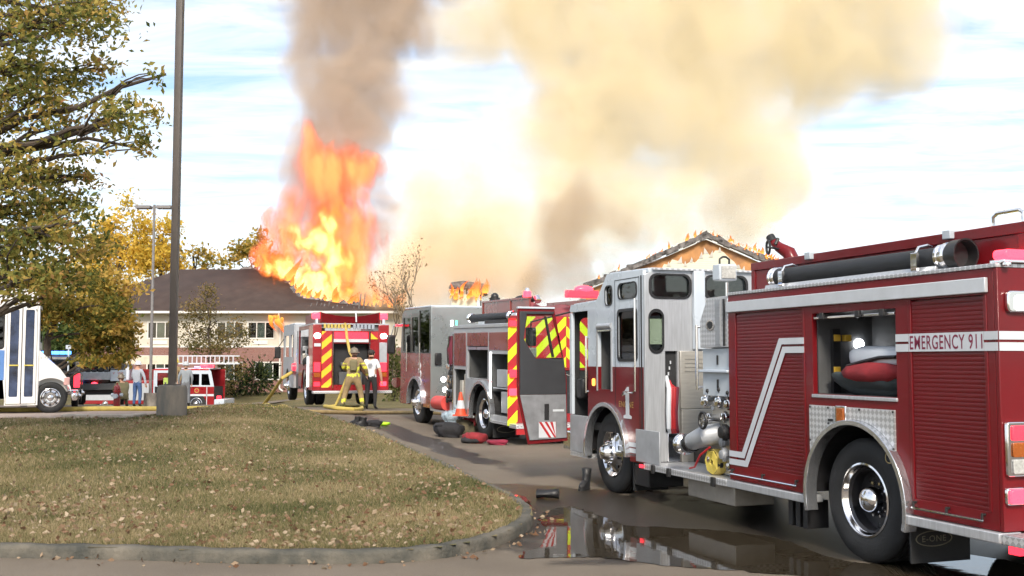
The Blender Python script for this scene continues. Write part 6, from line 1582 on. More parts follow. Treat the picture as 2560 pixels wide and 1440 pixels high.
for (px, py, rx, ry, w) in [(150, 40, 130, 60, 3), (60, 80, 70, 60, 2), (255, 22, 60, 34, 1), (205, 60, 60, 45, 1.3), (80, 150, 80, 50, 2), (190, 195, 80, 36, 1.7), (275, 170, 34, 28, .45), (60, 215, 80, 45, 1.6), (20, 300, 50, 60, 1.4), (120, 235, 50, 25, .8), (312, 300, 60, 36, 1.0), (345, 265, 28, 40, .5), (340, 355, 30, 34, .55), (392, 195, 22, 22, .14), (235, 320, 60, 32, .8), (150, 310, 40, 40, .5), (215, 375, 50, 34, .6), (40, 420, 80, 60, 2.2), (130, 440, 80, 45, 1.8), (235, 445, 44, 34, .5), (175, 500, 70, 36, 1.3), (60, 520, 90, 60, 2.6), (205, 560, 40, 50, .9), (130, 600, 90, 50, 2.2), (40, 620, 80, 60, 2.2), (110, 680, 100, 45, 2.0), (30, 705, 60, 40, 1.3), (215, 640, 44, 44, 1.0), (60, 742, 32, 16, .25), (-90, 120, 120, 120, 4), (-120, 350, 120, 140, 4), (-130, 580, 130, 120, 4), (-60, -120, 180, 120, 4), (130, -110, 150, 100, 3), (-300, 200, 160, 220, 5), (-330, 520, 150, 180, 4), (-260, -150, 200, 160, 4)]:
    near.append(E3(px, py, rx, ry, YN + rnd.uniform(-1.3, 1.6), w, 0.6))
for q_ in ((180, 690, 50, 30, 1.0), (250, 600, 26, 30, .4), (150, 730, 60, 24, .8)): near.append(E3(q_[0], q_[1], q_[2], q_[3], YN + 1.0, q_[4], 0.6))
tree('big oak with olive and rust leaves hanging into the top left corner', (-10.6, 17.2, gz(-10.6, 17.2)), (-9.9, 17.0, 7.6), 0.30, near, OAKL, 0.10, 330, 31, 0.0, clump=0.62, twigs=4)
YT = 33.0; t2 = []
for (px, py, rx, ry, w) in [(245, 700, 60, 40, 1.6), (180, 690, 60, 40, 1.3), (285, 760, 50, 50, 1.8), (205, 765, 75, 50, 2.4), (105, 750, 50, 40, 1.3), (300, 830, 44, 44, 1.6), (250, 860, 60, 44, 2.0), (310, 880, 30, 36, .8), (265, 905, 45, 18, .7), (120, 730, 60, 50, 1.6), (60, 780, 70, 80, 2.0), (0, 740, 90, 90, 2.4), (225, 905, 30, 10, .3)]:
    t2.append(E3(px, py, rx, ry, YT + rnd.uniform(-1, 1), w, 0.9))
b2 = at(128, 1000, YT + 0.4); tree('golden brown tree drooping over the parked pickup', (b2.x, YT + .4, gz(b2.x, YT)), tuple(at(150, 700, YT + .4)), 0.16, t2, GOLDL, 0.16, 640, 32, -0.10, clump=0.55)
g3 = []
for (px, py, rx, ry, w) in [(150, 850, 70, 60, 2), (105, 850, 60, 30, 1.2), (200, 820, 60, 50, 1.6), (70, 860, 70, 70, 2)]: g3.append(E3(px, py, rx, ry, 45 + rnd.uniform(-1, 1), w, 1.4))
b3 = at(130, 1000, 45.5); tree('bushy green tree behind the golden tree and the bus', (b3.x, 45.5, gz(b3.x, 45.5)), tuple(at(130, 830, 45.5)), 0.2, g3, attr_mat('mid_green_leaf', 'tint', [(0, (0.03, 0.05, 0.015)), (0.6, (0.075, 0.11, 0.028)), (1, (0.18, 0.18, 0.04))]), 0.22, 900, 33, clump=0.6)
t4 = []
for (px, py, rx, ry, w) in [(515, 740, 26, 30, .7), (500, 790, 50, 34, 1.3), (545, 800, 40, 34, 1.0), (470, 830, 40, 26, 1.0), (520, 840, 60, 30, 1.6), (580, 830, 34, 26, .7), (480, 870, 50, 22, 1.2), (560, 870, 40, 22, .9), (600, 860, 20, 30, .4), (590, 920, 26, 36, .8), (560, 910, 30, 30, .6)]: t4.append(E3(px, py, rx, ry, 66 + rnd.uniform(-1, 1), w, 1.2))
b4 = at(528, 985, 66); tree('small thin leaved olive tree in front of the apartment windows', (b4.x, 66, gz(b4.x, 66)), tuple(at(518, 745, 66)), 0.11, t4, OLIVEL, 0.17, 420, 34, 0.0, clump=0.62)
for (lab, Y, bs, sd, lm, dn) in [('tall bright yellow tree behind the left end of the roof', 100, [(300, 600, 50, 50, 2), (270, 650, 60, 50, 2.4), (330, 650, 50, 50, 2), (350, 590, 30, 50, 1.2), (285, 555, 24, 26, .6), (240, 690, 60, 40, 2)], 41, YELL, 430),
                                 ('bright yellow tree behind the twin headed lamp post', 103, [(400, 590, 34, 50, 1.5), (400, 650, 44, 40, 1.8), (430, 640, 30, 40, 1), (415, 560, 20, 26, .5), (375, 640, 34, 50, 1.4)], 42, YELL, 430),
                                 ('sparse orange tree just above the middle of the roof', 106, [(490, 645, 40, 22, 1.1), (455, 650, 26, 22, .6), (530, 655, 26, 16, .6), (500, 620, 20, 16, .3)], 43, GOLDL, 220),
                                 ('green and gold tree left of the flames', 98, [(640, 610, 26, 26, 1.0), (610, 630, 34, 24, 1.1), (655, 650, 30, 20, .8), (585, 645, 26, 16, .6), (690, 660, 40, 20, .8)], 44, GOLDL, 330)]:
    bb = [E3(a, b, c, d, Y + rnd.uniform(-1.5, 1.5), w, 2.2) for (a, b, c, d, w) in bs]
    mx_ = bs[0][0]; tb = at(mx_, 1000, Y); tree(lab, (tb.x, Y, gz(tb.x, Y)), tuple(at(mx_, bs[0][1], Y)), 0.3, bb, lm, 0.42, dn, sd, 0.05, clump=0.6, grp='autumn trees behind the building')
# bare tree in the smoke
def bare_tree(label, base, h, seed, m, name='tree', leaves=None):
    rnd = random.Random(seed); root = empty(name, tuple(base)); tag(root, label, 'tree')
    g = G(); tips = []
    def grow(p, d, L_, r, lev):
        q = p + d * L_; pts = [p, p.lerp(q, .35) + Vector((rnd.uniform(-1, 1), rnd.uniform(-1, 1), 0)) * .06 * L_, p.lerp(q, .7) + Vector((rnd.uniform(-1, 1), rnd.uniform(-1, 1), 0)) * .08 * L_, q]
        (tg if lev == 0 else g).tube(pts, [r, r * .85, r * .72, r * .6], 5 if lev else 8)
        if lev >= 5: tips.append(q); return
        for k in range(2 if lev < 1 else rnd.choice((2, 3))):
            nd = (d + Vector((rnd.uniform(-1, 1), rnd.uniform(-1, 1), rnd.uniform(-.15, .7))) * .62).normalized(); grow(pts[-1] if k else pts[2], nd, L_ * rnd.uniform(.62, .82), r * .58, lev + 1)
    tg = G(); grow(Vector((0, 0, 0)), Vector((0.05, 0, 1)), h * .33, .14, 0)
    tg.make('trunk', m, root); g.make('branches', m, root)
    if leaves:
        P = [t + Vector((rnd.gauss(0, .18), rnd.gauss(0, .18), rnd.gauss(0, .18))) for t in tips for _ in range(leaves)]
        kind(leaf_cloud('crown', np.array([tuple(p) for p in P]), .15, OLIVEL, root, seed=seed, tint=np.random.default_rng(seed).uniform(.3, 1, len(P))), 'stuff')
    return root
PALEB = mat('pale_bare_bark', (0.22, 0.17, 0.12), 0.9, var=0.2)
tb = at(1032, 1000, 67); bare_tree('nearly bare tree standing in the tan smoke right of the blaze', (tb.x, 67, gz(tb.x, 67)), 9.6, 51, PALEB, leaves=3)
tb = at(985, 1000, 69.5); bare_tree('slender twiggy tree between the blaze and the bare tree', (tb.x, 69.5, gz(tb.x, 69.5)), 7.0, 55, PALEB, leaves=4)
def shrub(label, px, py, Y, rx, ry, m, seed, size=.16, dn=700):
    b = at(px, py, Y); b.z = gz(b.x, Y); root = empty('shrub', tuple(b)); tag(root, label, 'shrub'); s = FPX / Y; rnd = random.Random(seed); r_ = np.random.default_rng(seed)
    g = G()
    for k in range(9): limb(g, (0, 0, 0), (rnd.uniform(-.7, .7) * rx / s, rnd.uniform(-.5, .5) * rx / s, rnd.uniform(.6, 1.6) * ry / s), .03, .008, rnd, .2, 4)
    g.make('stems', BARK, root)
    P = r_.normal(size=(dn, 3)) * np.array([rx / s * .5, rx / s * .45, ry / s * .5]) + np.array([0, 0, ry / s]); P[:, 2] = np.abs(P[:, 2])
    kind(leaf_cloud('foliage', P, size, m, root, seed=seed), 'stuff')
shrub('dark evergreen shrub against the brick wall left of the farthest engine', 640, 985, 71, 46, 38, DKG, 61, .2, 1500)
shrub('loose dark shrub beside the ladder truck', 590, 985, 70, 30, 26, DKG, 62, .18, 700)
shrub('leafy green shrub between the farthest and middle engines', 985, 1000, 52, 22, 62, attr_mat('shrub_leaf', 'tint', [(0, (0.04, 0.06, 0.02)), (1, (0.18, 0.18, 0.06))]), 63, .16, 1200)
shrub('brown low shrub under the thin olive tree', 560, 980, 69, 26, 20, OLIVEL, 64, .16, 500)
# ------------------------------------------------------------------ smoke and flame: real volumes in lumpy hulls
def hull(name, balls, vox, grow=1.0, m=None):
    g = G()
    for (c, r) in balls:
        rr3 = r if isinstance(r, tuple) else (r, r, r)
        g.sphere(c, tuple(a * grow for a in rr3), 20, 14)
    me = g.mesh(name, None)
    tmp = bpy.data.objects.new('tmp_hull', me); COL.objects.link(tmp)
    md = tmp.modifiers.new('r', 'REMESH'); md.mode = 'VOXEL'; md.voxel_size = vox
    bpy.context.view_layer.update()
    out = bpy.data.meshes.new_from_object(tmp.evaluated_get(bpy.context.evaluated_depsgraph_get()))
    bpy.data.objects.remove(tmp)
    out.name = name; out.materials.clear()
    if m: out.materials.append(m)
    o = bpy.data.objects.new(name, out); COL.objects.link(o)
    return o
def field(N, L, balls, vec):
    """soft sum of ball-shaped falloffs"""
    tot = None
    for (c, r) in balls:
        r3 = r if isinstance(r, tuple) else (r, r, r)
        mp = N.new('ShaderNodeMapping'); mp.vector_type = 'TEXTURE'
        mp.inputs['Location'].default_value = tuple(c); mp.inputs['Scale'].default_value = r3
        L.new(vec, mp.inputs[0])
        ln = N.new('ShaderNodeVectorMath'); ln.operation = 'LENGTH'; L.new(mp.outputs[0], ln.inputs[0])
        mr = N.new('ShaderNodeMapRange'); mr.interpolation_type = 'LINEAR'
        mr.inputs['From Min'].default_value = 1.0; mr.inputs['From Max'].default_value = 0.0
        L.new(ln.outputs['Value'], mr.inputs[0])
        if tot is None: tot = mr.outputs[0]
        else:
            x = N.new('ShaderNodeMath'); x.operation = 'ADD'; L.new(tot, x.inputs[0]); L.new(mr.outputs[0], x.inputs[1]); tot = x.outputs[0]
    return tot
def M(N, L, op, a, b=None, clamp=False):
    x = N.new('ShaderNodeMath'); x.operation = op; x.use_clamp = clamp
    for i, s in enumerate((a, b)):
        if s is None: continue
        if isinstance(s, (int, float)): x.inputs[i].default_value = s
        else: L.new(s, x.inputs[i])
    return x.outputs[0]
def smoke(name, balls, col, dens, nscale, thr, gain, aniso=0.3, vox=0.9, absorb=None, stretch=(1, 1, 0.8), detail=4, label='', emis=None, seed=0.0):
    m = bpy.data.materials.new(name + '_volume'); m.use_nodes = True
    N = m.node_tree.nodes; L = m.node_tree.links; N.clear()
    o = N.new('ShaderNodeOutputMaterial'); v = N.new('ShaderNodeVolumePrincipled'); L.new(v.outputs[0], o.inputs['Volume'])
    v.inputs['Color'].default_value = (*col, 1); v.inputs['Anisotropy'].default_value = aniso
    if absorb: v.inputs['Absorption Color'].default_value = (*absorb, 1)
    tc = N.new('ShaderNodeTexCoord')
    f = field(N, L, balls, tc.outputs['Object'])
    mp = N.new('ShaderNodeMapping'); mp.inputs['Scale'].default_value = stretch; mp.inputs['Location'].default_value = (seed, seed, seed)
    L.new(tc.outputs['Object'], mp.inputs[0])
    nz = N.new('ShaderNodeTexNoise'); nz.inputs['Scale'].default_value = nscale; nz.inputs['Detail'].default_value = detail; nz.inputs['Roughness'].default_value = 0.55; nz.inputs['Distortion'].default_value = 0.6
    L.new(mp.outputs[0], nz.inputs[0])
    a = M(N, L, 'SUBTRACT', nz.outputs[0], thr); a = M(N, L, 'MULTIPLY', a, gain)
    d = M(N, L, 'ADD', f, a); d = M(N, L, 'MULTIPLY', d, 1.6, True)
    d = M(N, L, 'MULTIPLY', d, d); d = M(N, L, 'MULTIPLY', d, dens)
    L.new(d, v.inputs['Density'])
    m.cycles.volume_step_rate = 1.4
    ob = hull(name, balls, vox, 1.02, m)
    kind(ob, 'stuff'); ob['label'] = label
    return ob
def B(px, py, rpx, Y, zs=1.0, ys=1.0):
    s = FPX / Y; r = rpx / s
    p = at(px, py, Y); return ((p.x, p.y, p.z), (r, r * ys, r * zs))

smoke('smoke', [B(800, 560, 120, 84, 1.2), B(790, 430, 125, 84.5, 1.2), B(880, 400, 150, 86), B(830, 280, 160, 86), B(930, 250, 150, 87), B(850, 120, 170, 88, 1.1), B(960, 60, 170, 89), B(830, -40, 200, 90), B(1010, -90, 190, 91), B(880, -220, 230, 93), B(950, 560, 90, 86, 1.3), B(735, 360, 75, 83), B(900, -420, 260, 96)],
      (0.68, 0.55, 0.44), 0.42, 0.26, 0.52, 2.6, -0.15, 0.9, label='dark grey brown smoke column rising from the burning roof')
smoke('smoke', [B(1400, 330, 200, 92), B(1600, 300, 230, 94), B(1800, 330, 210, 95), B(1930, 400, 160, 94), B(1500, 130, 230, 95), B(1750, 110, 260, 97), B(2000, 130, 230, 99), B(2210, 70, 200, 101), B(1300, 40, 190, 93), B(1150, 90, 130, 91), B(1420, -80, 240, 97), B(1750, -120, 280, 99), B(2100, -110, 280, 101), B(1180, 500, 160, 90), B(1330, 560, 150, 88), B(1060, 480, 110, 90), B(1150, 640, 130, 87), B(1450, 500, 170, 89), B(1650, 520, 170, 89), B(1850, 540, 130, 88), B(1080, 560, 130, 89), B(1250, 610, 130, 86), B(1000, 660, 100, 85), B(1600, -320, 320, 104), B(2050, -300, 320, 106)],
      (1.0, 0.88, 0.62), 0.22, 0.17, 0.46, 2.3, -0.25, 1.5, label='vast tan and yellow cloud of smoke drifting right over the wing', seed=3.1)
smoke('smoke', [B(1395, 640, 95, 70, 1.2), B(1420, 560, 95, 71, 1.1), B(1470, 500, 90, 72), B(1340, 710, 70, 69), B(1440, 690, 80, 69), B(1560, 560, 80, 72)],
      (0.68, 0.54, 0.40), 0.36, 0.38, 0.48, 2.4, 0.0, 0.45, label='dark puff of smoke rising behind the middle engine', seed=7.7)
smoke('smoke', [B(1180, 680, 95, 74, 1.2), B(1180, 600, 85, 75, 1.2), B(1110, 700, 100, 74), B(1030, 700, 110, 74), B(1270, 690, 110, 73), B(960, 720, 80, 75.5), B(1080, 610, 90, 76)],
      (0.97, 0.78, 0.54), 0.46, 0.4, 0.44, 2.0, -0.2, 0.5, label='tan smoke hanging round the burnt stub of roof', seed=5.2)
smoke('smoke', [B(1830, 530, 80, 72, 1.3), B(1860, 450, 85, 74, 1.2), B(1790, 500, 60, 72), B(1530, 640, 60, 66), B(1600, 600, 55, 67), B(1520, 700, 60, 65)],
      (0.88, 0.80, 0.66), 0.36, 0.45, 0.50, 2.4, 0.1, 0.5, label='thin grey smoke curling off the burning gable', seed=9.4)

def fire(name, balls, strength, nscale, stretch, label, vox=0.35, dens=0.5, hot=1.0, seed=0.0, thr=0.5, gain=2.6, bias=0.0, tint=None):
    m = bpy.data.materials.new(name + '_volume'); m.use_nodes = True
    N = m.node_tree.nodes; L = m.node_tree.links; N.clear()
    o = N.new('ShaderNodeOutputMaterial'); v = N.new('ShaderNodeVolumePrincipled'); L.new(v.outputs[0], o.inputs['Volume'])
    v.inputs['Color'].default_value = (0.25, 0.12, 0.06, 1)
    tc = N.new('ShaderNodeTexCoord')
    w = N.new('ShaderNodeTexNoise'); w.inputs['Scale'].default_value = nscale * 0.7; w.inputs['Detail'].default_value = 1
    L.new(tc.outputs['Object'], w.inputs[0])
    ws = N.new('ShaderNodeVectorMath'); ws.operation = 'MULTIPLY_ADD'; ws.inputs[1].default_value = (1.6, 1.6, 1.6); L.new(w.outputs['Color'], ws.inputs[0]); L.new(tc.outputs['Object'], ws.inputs[2])
    f = field(N, L, balls, tc.outputs['Object'])
    mp = N.new('ShaderNodeMapping'); mp.inputs['Scale'].default_value = stretch; mp.inputs['Location'].default_value = (seed, seed, seed)
    mp.inputs['Rotation'].default_value = (0, R(14), 0)
    L.new(ws.outputs[0], mp.inputs[0])
    nz = N.new('ShaderNodeTexNoise'); nz.inputs['Scale'].default_value = nscale; nz.inputs['Detail'].default_value = 3; nz.inputs['Roughness'].default_value = 0.5
    L.new(mp.outputs[0], nz.inputs[0])
    a = M(N, L, 'SUBTRACT', nz.outputs[0], thr); a = M(N, L, 'MULTIPLY', a, gain)
    q = M(N, L, 'ADD', f, a); q = M(N, L, 'ADD', q, bias, True)
    cr = N.new('ShaderNodeValToRGB'); e = cr.color_ramp.elements
    st = tint or [(0.0, (0, 0, 0)), (0.10, (0.34, 0.035, 0.012)), (0.45, (0.75, 0.12, 0.02)), (0.75, (1.0, 0.36, 0.05)), (1.0, (1.0, 0.72, 0.25))]
    while len(e) < len(st): e.new(0.5)
    for i, (p, c) in enumerate(st): e[i].position = p; e[i].color = (*c, 1)
    L.new(q, cr.inputs[0]); L.new(cr.outputs[0], v.inputs['Emission Color'])
    q2 = M(N, L, 'POWER', q, 1.5)
    L.new(M(N, L, 'MULTIPLY', q2, strength), v.inputs['Emission Strength'])
    L.new(M(N, L, 'MULTIPLY', q, dens), v.inputs['Density'])
    m.cycles.volume_step_rate = 0.3
    ob = hull(name, balls, vox, 1.02, m)
    tag(ob, label, 'flame')
    return ob
# the core of the blaze: hot yellow body, and taller thin red tongues above it
fire('flame', [B(690, 655, 55, 79.5, 0.9, 1.2), B(745, 690, 70, 79.5, 0.9, 1.1), B(800, 720, 70, 79, 0.8, 1.1), B(760, 610, 60, 80, 1.1), B(810, 580, 60, 80, 1.2), B(850, 540, 45, 80.5, 1.4), B(830, 650, 70, 80, 1.2), B(870, 730, 60, 79, 0.7)],
     2.3, 0.85, (1, 1, 0.5), 'yellow hot core of the blaze on the broken roof', dens=1.5, hot=1.0, thr=0.545, gain=4.6)
fire('flame', [B(700, 590, 60, 81.5, 1.4), B(735, 520, 45, 82, 1.5), B(790, 430, 65, 82, 1.3), B(768, 340, 30, 82, 1.9), B(855, 430, 85, 82.5, 1.0), B(915, 425, 58, 82.7, 0.9), B(850, 540, 90, 82.5, 1.2), B(900, 620, 75, 82, 1.5), B(660, 640, 40, 81, 1.1), B(880, 700, 80, 82, 0.9), B(930, 740, 60, 81, 0.6)],
     1.3, 0.75, (1, 1, 0.2), 'tall thin orange red tongues of flame above the core', dens=1.1, thr=0.50, gain=3.6, seed=4.0,
     tint=[(0.0, (0, 0, 0)), (0.15, (0.50, 0.07, 0.035)), (0.5, (0.85, 0.15, 0.06)), (1.0, (1.0, 0.30, 0.09))])
# small tongues: twisted solid licks of flame along burning edges
FLM = bpy.data.materials.new('flame_tongue'); FLM.use_nodes = True
_N = FLM.node_tree.nodes; _L = FLM.node_tree.links; _N.clear()
_o = _N.new('ShaderNodeOutputMaterial'); _em = _N.new('ShaderNodeEmission'); _tr = _N.new('ShaderNodeBsdfTransparent'); _mx = _N.new('ShaderNodeMixShader')
_at = _N.new('ShaderNodeAttribute'); _at.attribute_name = 'tint'
_cr = _N.new('ShaderNodeValToRGB'); _e = _cr.color_ramp.elements
_e[0].color = (1.0, 0.42, 0.08, 1); _e[1].color = (0.75, 0.09, 0.02, 1); _e.new(0.4).color = (1.0, 0.20, 0.03, 1)
_L.new(_at.outputs['Fac'], _cr.inputs[0]); _L.new(_cr.outputs[0], _em.inputs[0]); _em.inputs[1].default_value = 1.1
_lw = _N.new('ShaderNodeLayerWeight'); _lw.inputs[0].default_value = 0.35
_ad = M(_N, _L, 'ADD', _lw.outputs['Facing'], M(_N, _L, 'MULTIPLY', _at.outputs['Fac'], 0.45), True)
_L.new(_ad, _mx.inputs[0]); _L.new(_em.outputs[0], _mx.inputs[1]); _L.new(_tr.outputs[0], _mx.inputs[2]); _L.new(_mx.outputs[0], _o.inputs[0])
def tongues(name, pts, h, label, seed=1, lean=(0.15, 0, 0), flip=1, n=9, stuff=True):
    rnd = random.Random(seed); V = []; F = []; At = []
    for p in pts:
        H = h * min(2.4, rnd.lognormvariate(-0.25, 0.55)); r0 = H * rnd.uniform(0.12, 0.34); ll = rnd.uniform(-0.35, 0.5); ph = rnd.uniform(0, 6.28); k = 7; seg = n
        o = len(V)
        for i in range(seg + 1):
            t = i / seg; r = r0 * math.sin(math.pi * min(1, 0.18 + 0.82 * t)) ** 0.8 * (1 - t) ** 0.35 if i < seg else 0.002
            cx = p[0] + (lean[0] + ll) * H * t * t + 0.13 * H * t * math.sin(ph + 4.2 * t); cy = p[1] + 0.10 * H * t * math.cos(ph + 3.7 * t); cz = p[2] + flip * H * t
            for j in range(k):
                w = 2 * math.pi * j / k + 1.4 * t
                V.append((cx + r * math.cos(w), cy + r * math.sin(w), cz)); At.append(t)
        for i in range(seg):
            for j in range(k):
                F.append((o + i * k + j, o + i * k + (j + 1) % k, o + (i + 1) * k + (j + 1) % k, o + (i + 1) * k + j))
    ob = arr_obj(name, V, F, FLM, smooth=True, attrs=[('tint', 'POINT', At)])
    if stuff: kind(ob, 'stuff'); ob['label'] = label
    else: tag(ob, label, 'flame')
    return ob
rnd = random.Random(11)
def along(a, b, n, jy=0.2, jz=0.05): return [tuple(Vector(a).lerp(Vector(b), rnd.random()) + Vector((rnd.uniform(-.1, .1), rnd.uniform(-jy, jy), rnd.uniform(-jz, jz)))) for _ in range(n)]
pr_ = []
for i in range(130):
    t = rnd.random() ** 0.8; x = apx.x + hw * 0.72 * t; pr_.append((x, YG - 0.25 + rnd.uniform(-0.25, 0.2), rz_(x) + rnd.uniform(0.0, 0.30)))
tongues('flame', pr_, 0.2, 'low orange flames running down the right edge of the gable', 2)
pl_ = [(apx.x - hw * t, YG - 0.2, rz_(apx.x - hw * t) + 0.12) for t in (0.02, 0.05, 0.09, 0.16, 0.30, 0.36, 0.38, 0.41, 0.43, 0.46, 0.48, 0.70, 0.86)]
tongues('flame', pl_, 0.32, 'scattered small flames on the left edge of the gable', 3)
a, b = at(1124, 738, 71.7), at(1212, 742, 71.7)
tongues('flame', along(a, b, 44, 0.35, 0.28), 0.5, 'row of orange flames along the burnt stub of roof', 4)
tongues('flame', [tuple(on_roof(px, 768) + Vector((0, rnd.uniform(0, 2), rnd.uniform(-0.1, 0.2)))) for px in np.linspace(870, 1000, 30)], 1.0, 'line of flames among the charred rafters', 5)
tongues('flame', [tuple(on_roof(px, py) + Vector((0, rnd.uniform(0, 0.8), 0.05))) for px, py in [(640, 668), (652, 674), (664, 678), (676, 684), (688, 688), (700, 694), (708, 700), (718, 707), (727, 716), (734, 726), (742, 736), (752, 742), (770, 747), (790, 751), (810, 753), (835, 757)] for _ in range(2)], 0.8, 'flames licking along the edge of the sagging roof', 6)
e0 = at(690, 790, 74.2)
tongues('flame', [(e0.x + rnd.uniform(-0.55, 0.45), 74.15 + rnd.uniform(-0.25, 0.2), e0.z + rnd.uniform(-0.25, 0.1)) for _ in range(24)], 0.5, 'orange flame hanging under the gutter above the window', 7, flip=-1, stuff=False)
# ------------------------------------------------------------------ lamp posts
POSTM = mat('bronze_post_paint', (0.075, 0.062, 0.055), 0.45, var=0.12, scale=1.5)
pb = on_ground(427, 1055); pb = Vector((-7.10, 22.66, gz(-7.1, 22.66) + 0.10))
LP = empty('lamp_post', tuple(pb)); tag(LP, 'tall bronze lamp post on a round concrete base on the grass', 'lamp post', 'parking lot lamp posts')
G().lathe([(0.0, -0.15), (0.31, -0.15), (0.305, 0.55), (0.285, 0.63), (0.26, 0.645), (0.0, 0.645)], (0, 0, 0), 'z', 32).make('concrete_base', mat('stained_concrete', (0.21, 0.18, 0.145), 0.9, var=0.1, scale=3.5, bump=0.4, bscale=25, detail=8, col2=(0.085, 0.09, 0.09), stretch=(1, 1, 0.35)), LP)
G().box(-0.14, 0.14, -0.14, 0.14, 0.646, 0.67).make('base_plate', POSTM, LP, 0.004)
for a in (-0.11, 0.11):
    for b in (-0.11, 0.11): G().cyl((a, b, 0.67), (a, b, 0.71), 0.016, None, 6).make('anchor_bolt', CHROME, LP)
G().prism(rr(-0.075, 0.075, -0.075, 0.075, 0.015, 3), 'z', 0.671, 9.6).make('pole', POSTM, LP)
for s in (-1, 1):
    hd = G().box(min(s * 0.32, s * 0.95), max(s * 0.32, s * 0.95), -0.2, 0.2, 9.45, 9.62).make('lamp_head', POSTM, LP, 0.02); G().cyl((0, 0, 9.55), (s * 0.33, 0, 9.55), 0.03).make('arm', POSTM, hd)
q = at(375, 1010, 43.5); q.z = gz(q.x, 43.5)
LQ = empty('lamp_post', tuple(q)); tag(LQ, 'distant slim lamp post with twin box heads left of the near post', 'lamp post', 'parking lot lamp posts')
zt = at(375, 518, 43.5).z - q.z
G().lathe([(0, 0), (0.25, 0), (0.25, 0.55), (0, 0.55)], (0, 0, 0), 'z', 20).make('concrete_base', CONC, LQ)
G().cyl((0, 0, 0.55), (0, 0, zt + 0.1), 0.062, 0.05, 12).make('pole', mat('grey_post_paint', (0.20, 0.19, 0.19), 0.5), LQ)
for s in (-1, 1):
    hd = G().box(min(s * 0.12, s * 0.72), max(s * 0.12, s * 0.72), -0.18, 0.18, zt - 0.07, zt + 0.06).make('lamp_head', MATS['grey_post_paint'], LQ, 0.02); G().cyl((0, 0, zt), (s * 0.13, 0, zt), 0.025).make('arm', MATS['grey_post_paint'], hd)
# ------------------------------------------------------------------ concrete kerb blocks at the end of the lot, painted line
def kblock(pa, pb_, h, label):
    a, b = Vector(pa), Vector(pb_); d = (b - a).normalized(); n_ = Vector((-d.y, d.x, 0)); L_ = (b - a).length
    o = empty('kerb_block', (a.x, a.y, gz(a.x, a.y)), math.atan2(d.y, d.x)); tag(o, label, 'kerb')
    G().prism([(-0.02, -0.05), (L_ + 0.02, -0.05), (L_, h), (0.02, h)], 'y', 0.0, 0.22).make('block', mat('pale_kerb_concrete', (0.42, 0.37, 0.31), 0.85, var=0.16, scale=5, bump=0.4, bscale=30), o, 0.02); return o
kblock((-9.3, 22.35), (-7.75, 22.42), 0.15, 'pale concrete kerb at the end of the parking bay')
kblock((-7.62, 21.75), (-7.58, 22.55), 0.17, 'short white concrete kerb end beside the lamp post base')
G().add([(-9.95, 21.7, gz(-9.95, 21.7) + .014), (-9.83, 21.7, gz(-9.83, 21.7) + .014), (-9.35, 24.2, gz(-9.35, 24.2) + .014), (-9.47, 24.2, gz(-9.47, 24.2) + .014)], [(0, 1, 2, 3)]).make('bay_line', REFW)
kind(bpy.data.objects['bay_line'], 'structure')
# ------------------------------------------------------------------ hoses on the ground
def hose(pix, r, m, label, extra=None, name='fire_hose'):
    c = [on_ground(*p) for p in pix]
    pts = []
    for i in range(len(c) - 1):
        p0, p1, p2, p3 = c[max(0, i - 1)], c[i], c[i + 1], c[min(len(c) - 1, i + 2)]
        for k in range(6):
            t = k / 6; pts.append(0.5 * ((2 * p1) + (p2 - p0) * t + (2 * p0 - 5 * p1 + 4 * p2 - p3) * t * t + (3 * p1 - p0 - 3 * p2 + p3) * t ** 3))
    pts.append(c[-1]); pts = [Vector((p.x, p.y, gz(p.x, p.y) + r)) for p in pts]
    if extra: pts += [Vector(e) for e in extra]
    o = G().tube(pts, r, 10).make(name, m); tag(o, label, 'hose'); return o
fe = Vector((-6.3, 34.2, gz(-6, 34.2)))
inl = Matrix.Rotation(R(18.5), 4, 'Z') @ Vector((-0.10, 4.5, 1.05)) + fe
mid_ = Matrix.Rotation(R(18.5), 4, 'Z') @ Vector((-0.45, 4.3, 0.85)) + fe
hose([(-40, 1031), (120, 1030), (260, 1028), (380, 1028), (520, 1027), (640, 1026), (690, 1029), (716, 1028), (708, 1023), (675, 1023), (656, 1020)], 0.062, HOSEY, 'thick yellow supply hose running from the lot to the farthest engine', [tuple(mid_.lerp(on_ground(656, 1019), 0.55)), tuple(mid_), tuple(inl)])
hose([(690, 1031), (780, 1034), (880, 1036), (960, 1036), (1060, 1036), (1200, 1040)], 0.05, mat('muddy_hose', (0.33, 0.24, 0.11), 0.85, var=0.2), 'muddy tan hose lying across the drive behind the middle engine')
fr = Matrix.Translation(fe) @ Matrix.Rotation(R(18.5), 4, 'Z')
hose([(812, 1022), (850, 1026), (905, 1026), (880, 1020), (830, 1020)], 0.055, HOSEY, 'yellow hose heaped on the ground under the tailboard')
g = G().tube([fr @ Vector(p) for p in ((1.02, 0.1, 2.66), (1.03, -0.05, 2.6), (1.05, -0.18, 2.2), (1.10, -0.40, 1.75), (1.18, -0.75, 1.5), (1.14, -1.0, 1.52), (1.0, -1.05, 1.2), (0.85, -0.95, 0.75), (0.7, -0.85, 0.3), (0.6, -0.8, 0.08), (0.3, -0.85, 0.06))], 0.045, 8).make('fire_hose', HOSEY)
tag(g, 'yellow hose hanging from the tail of the farthest engine over the firefighter', 'hose')
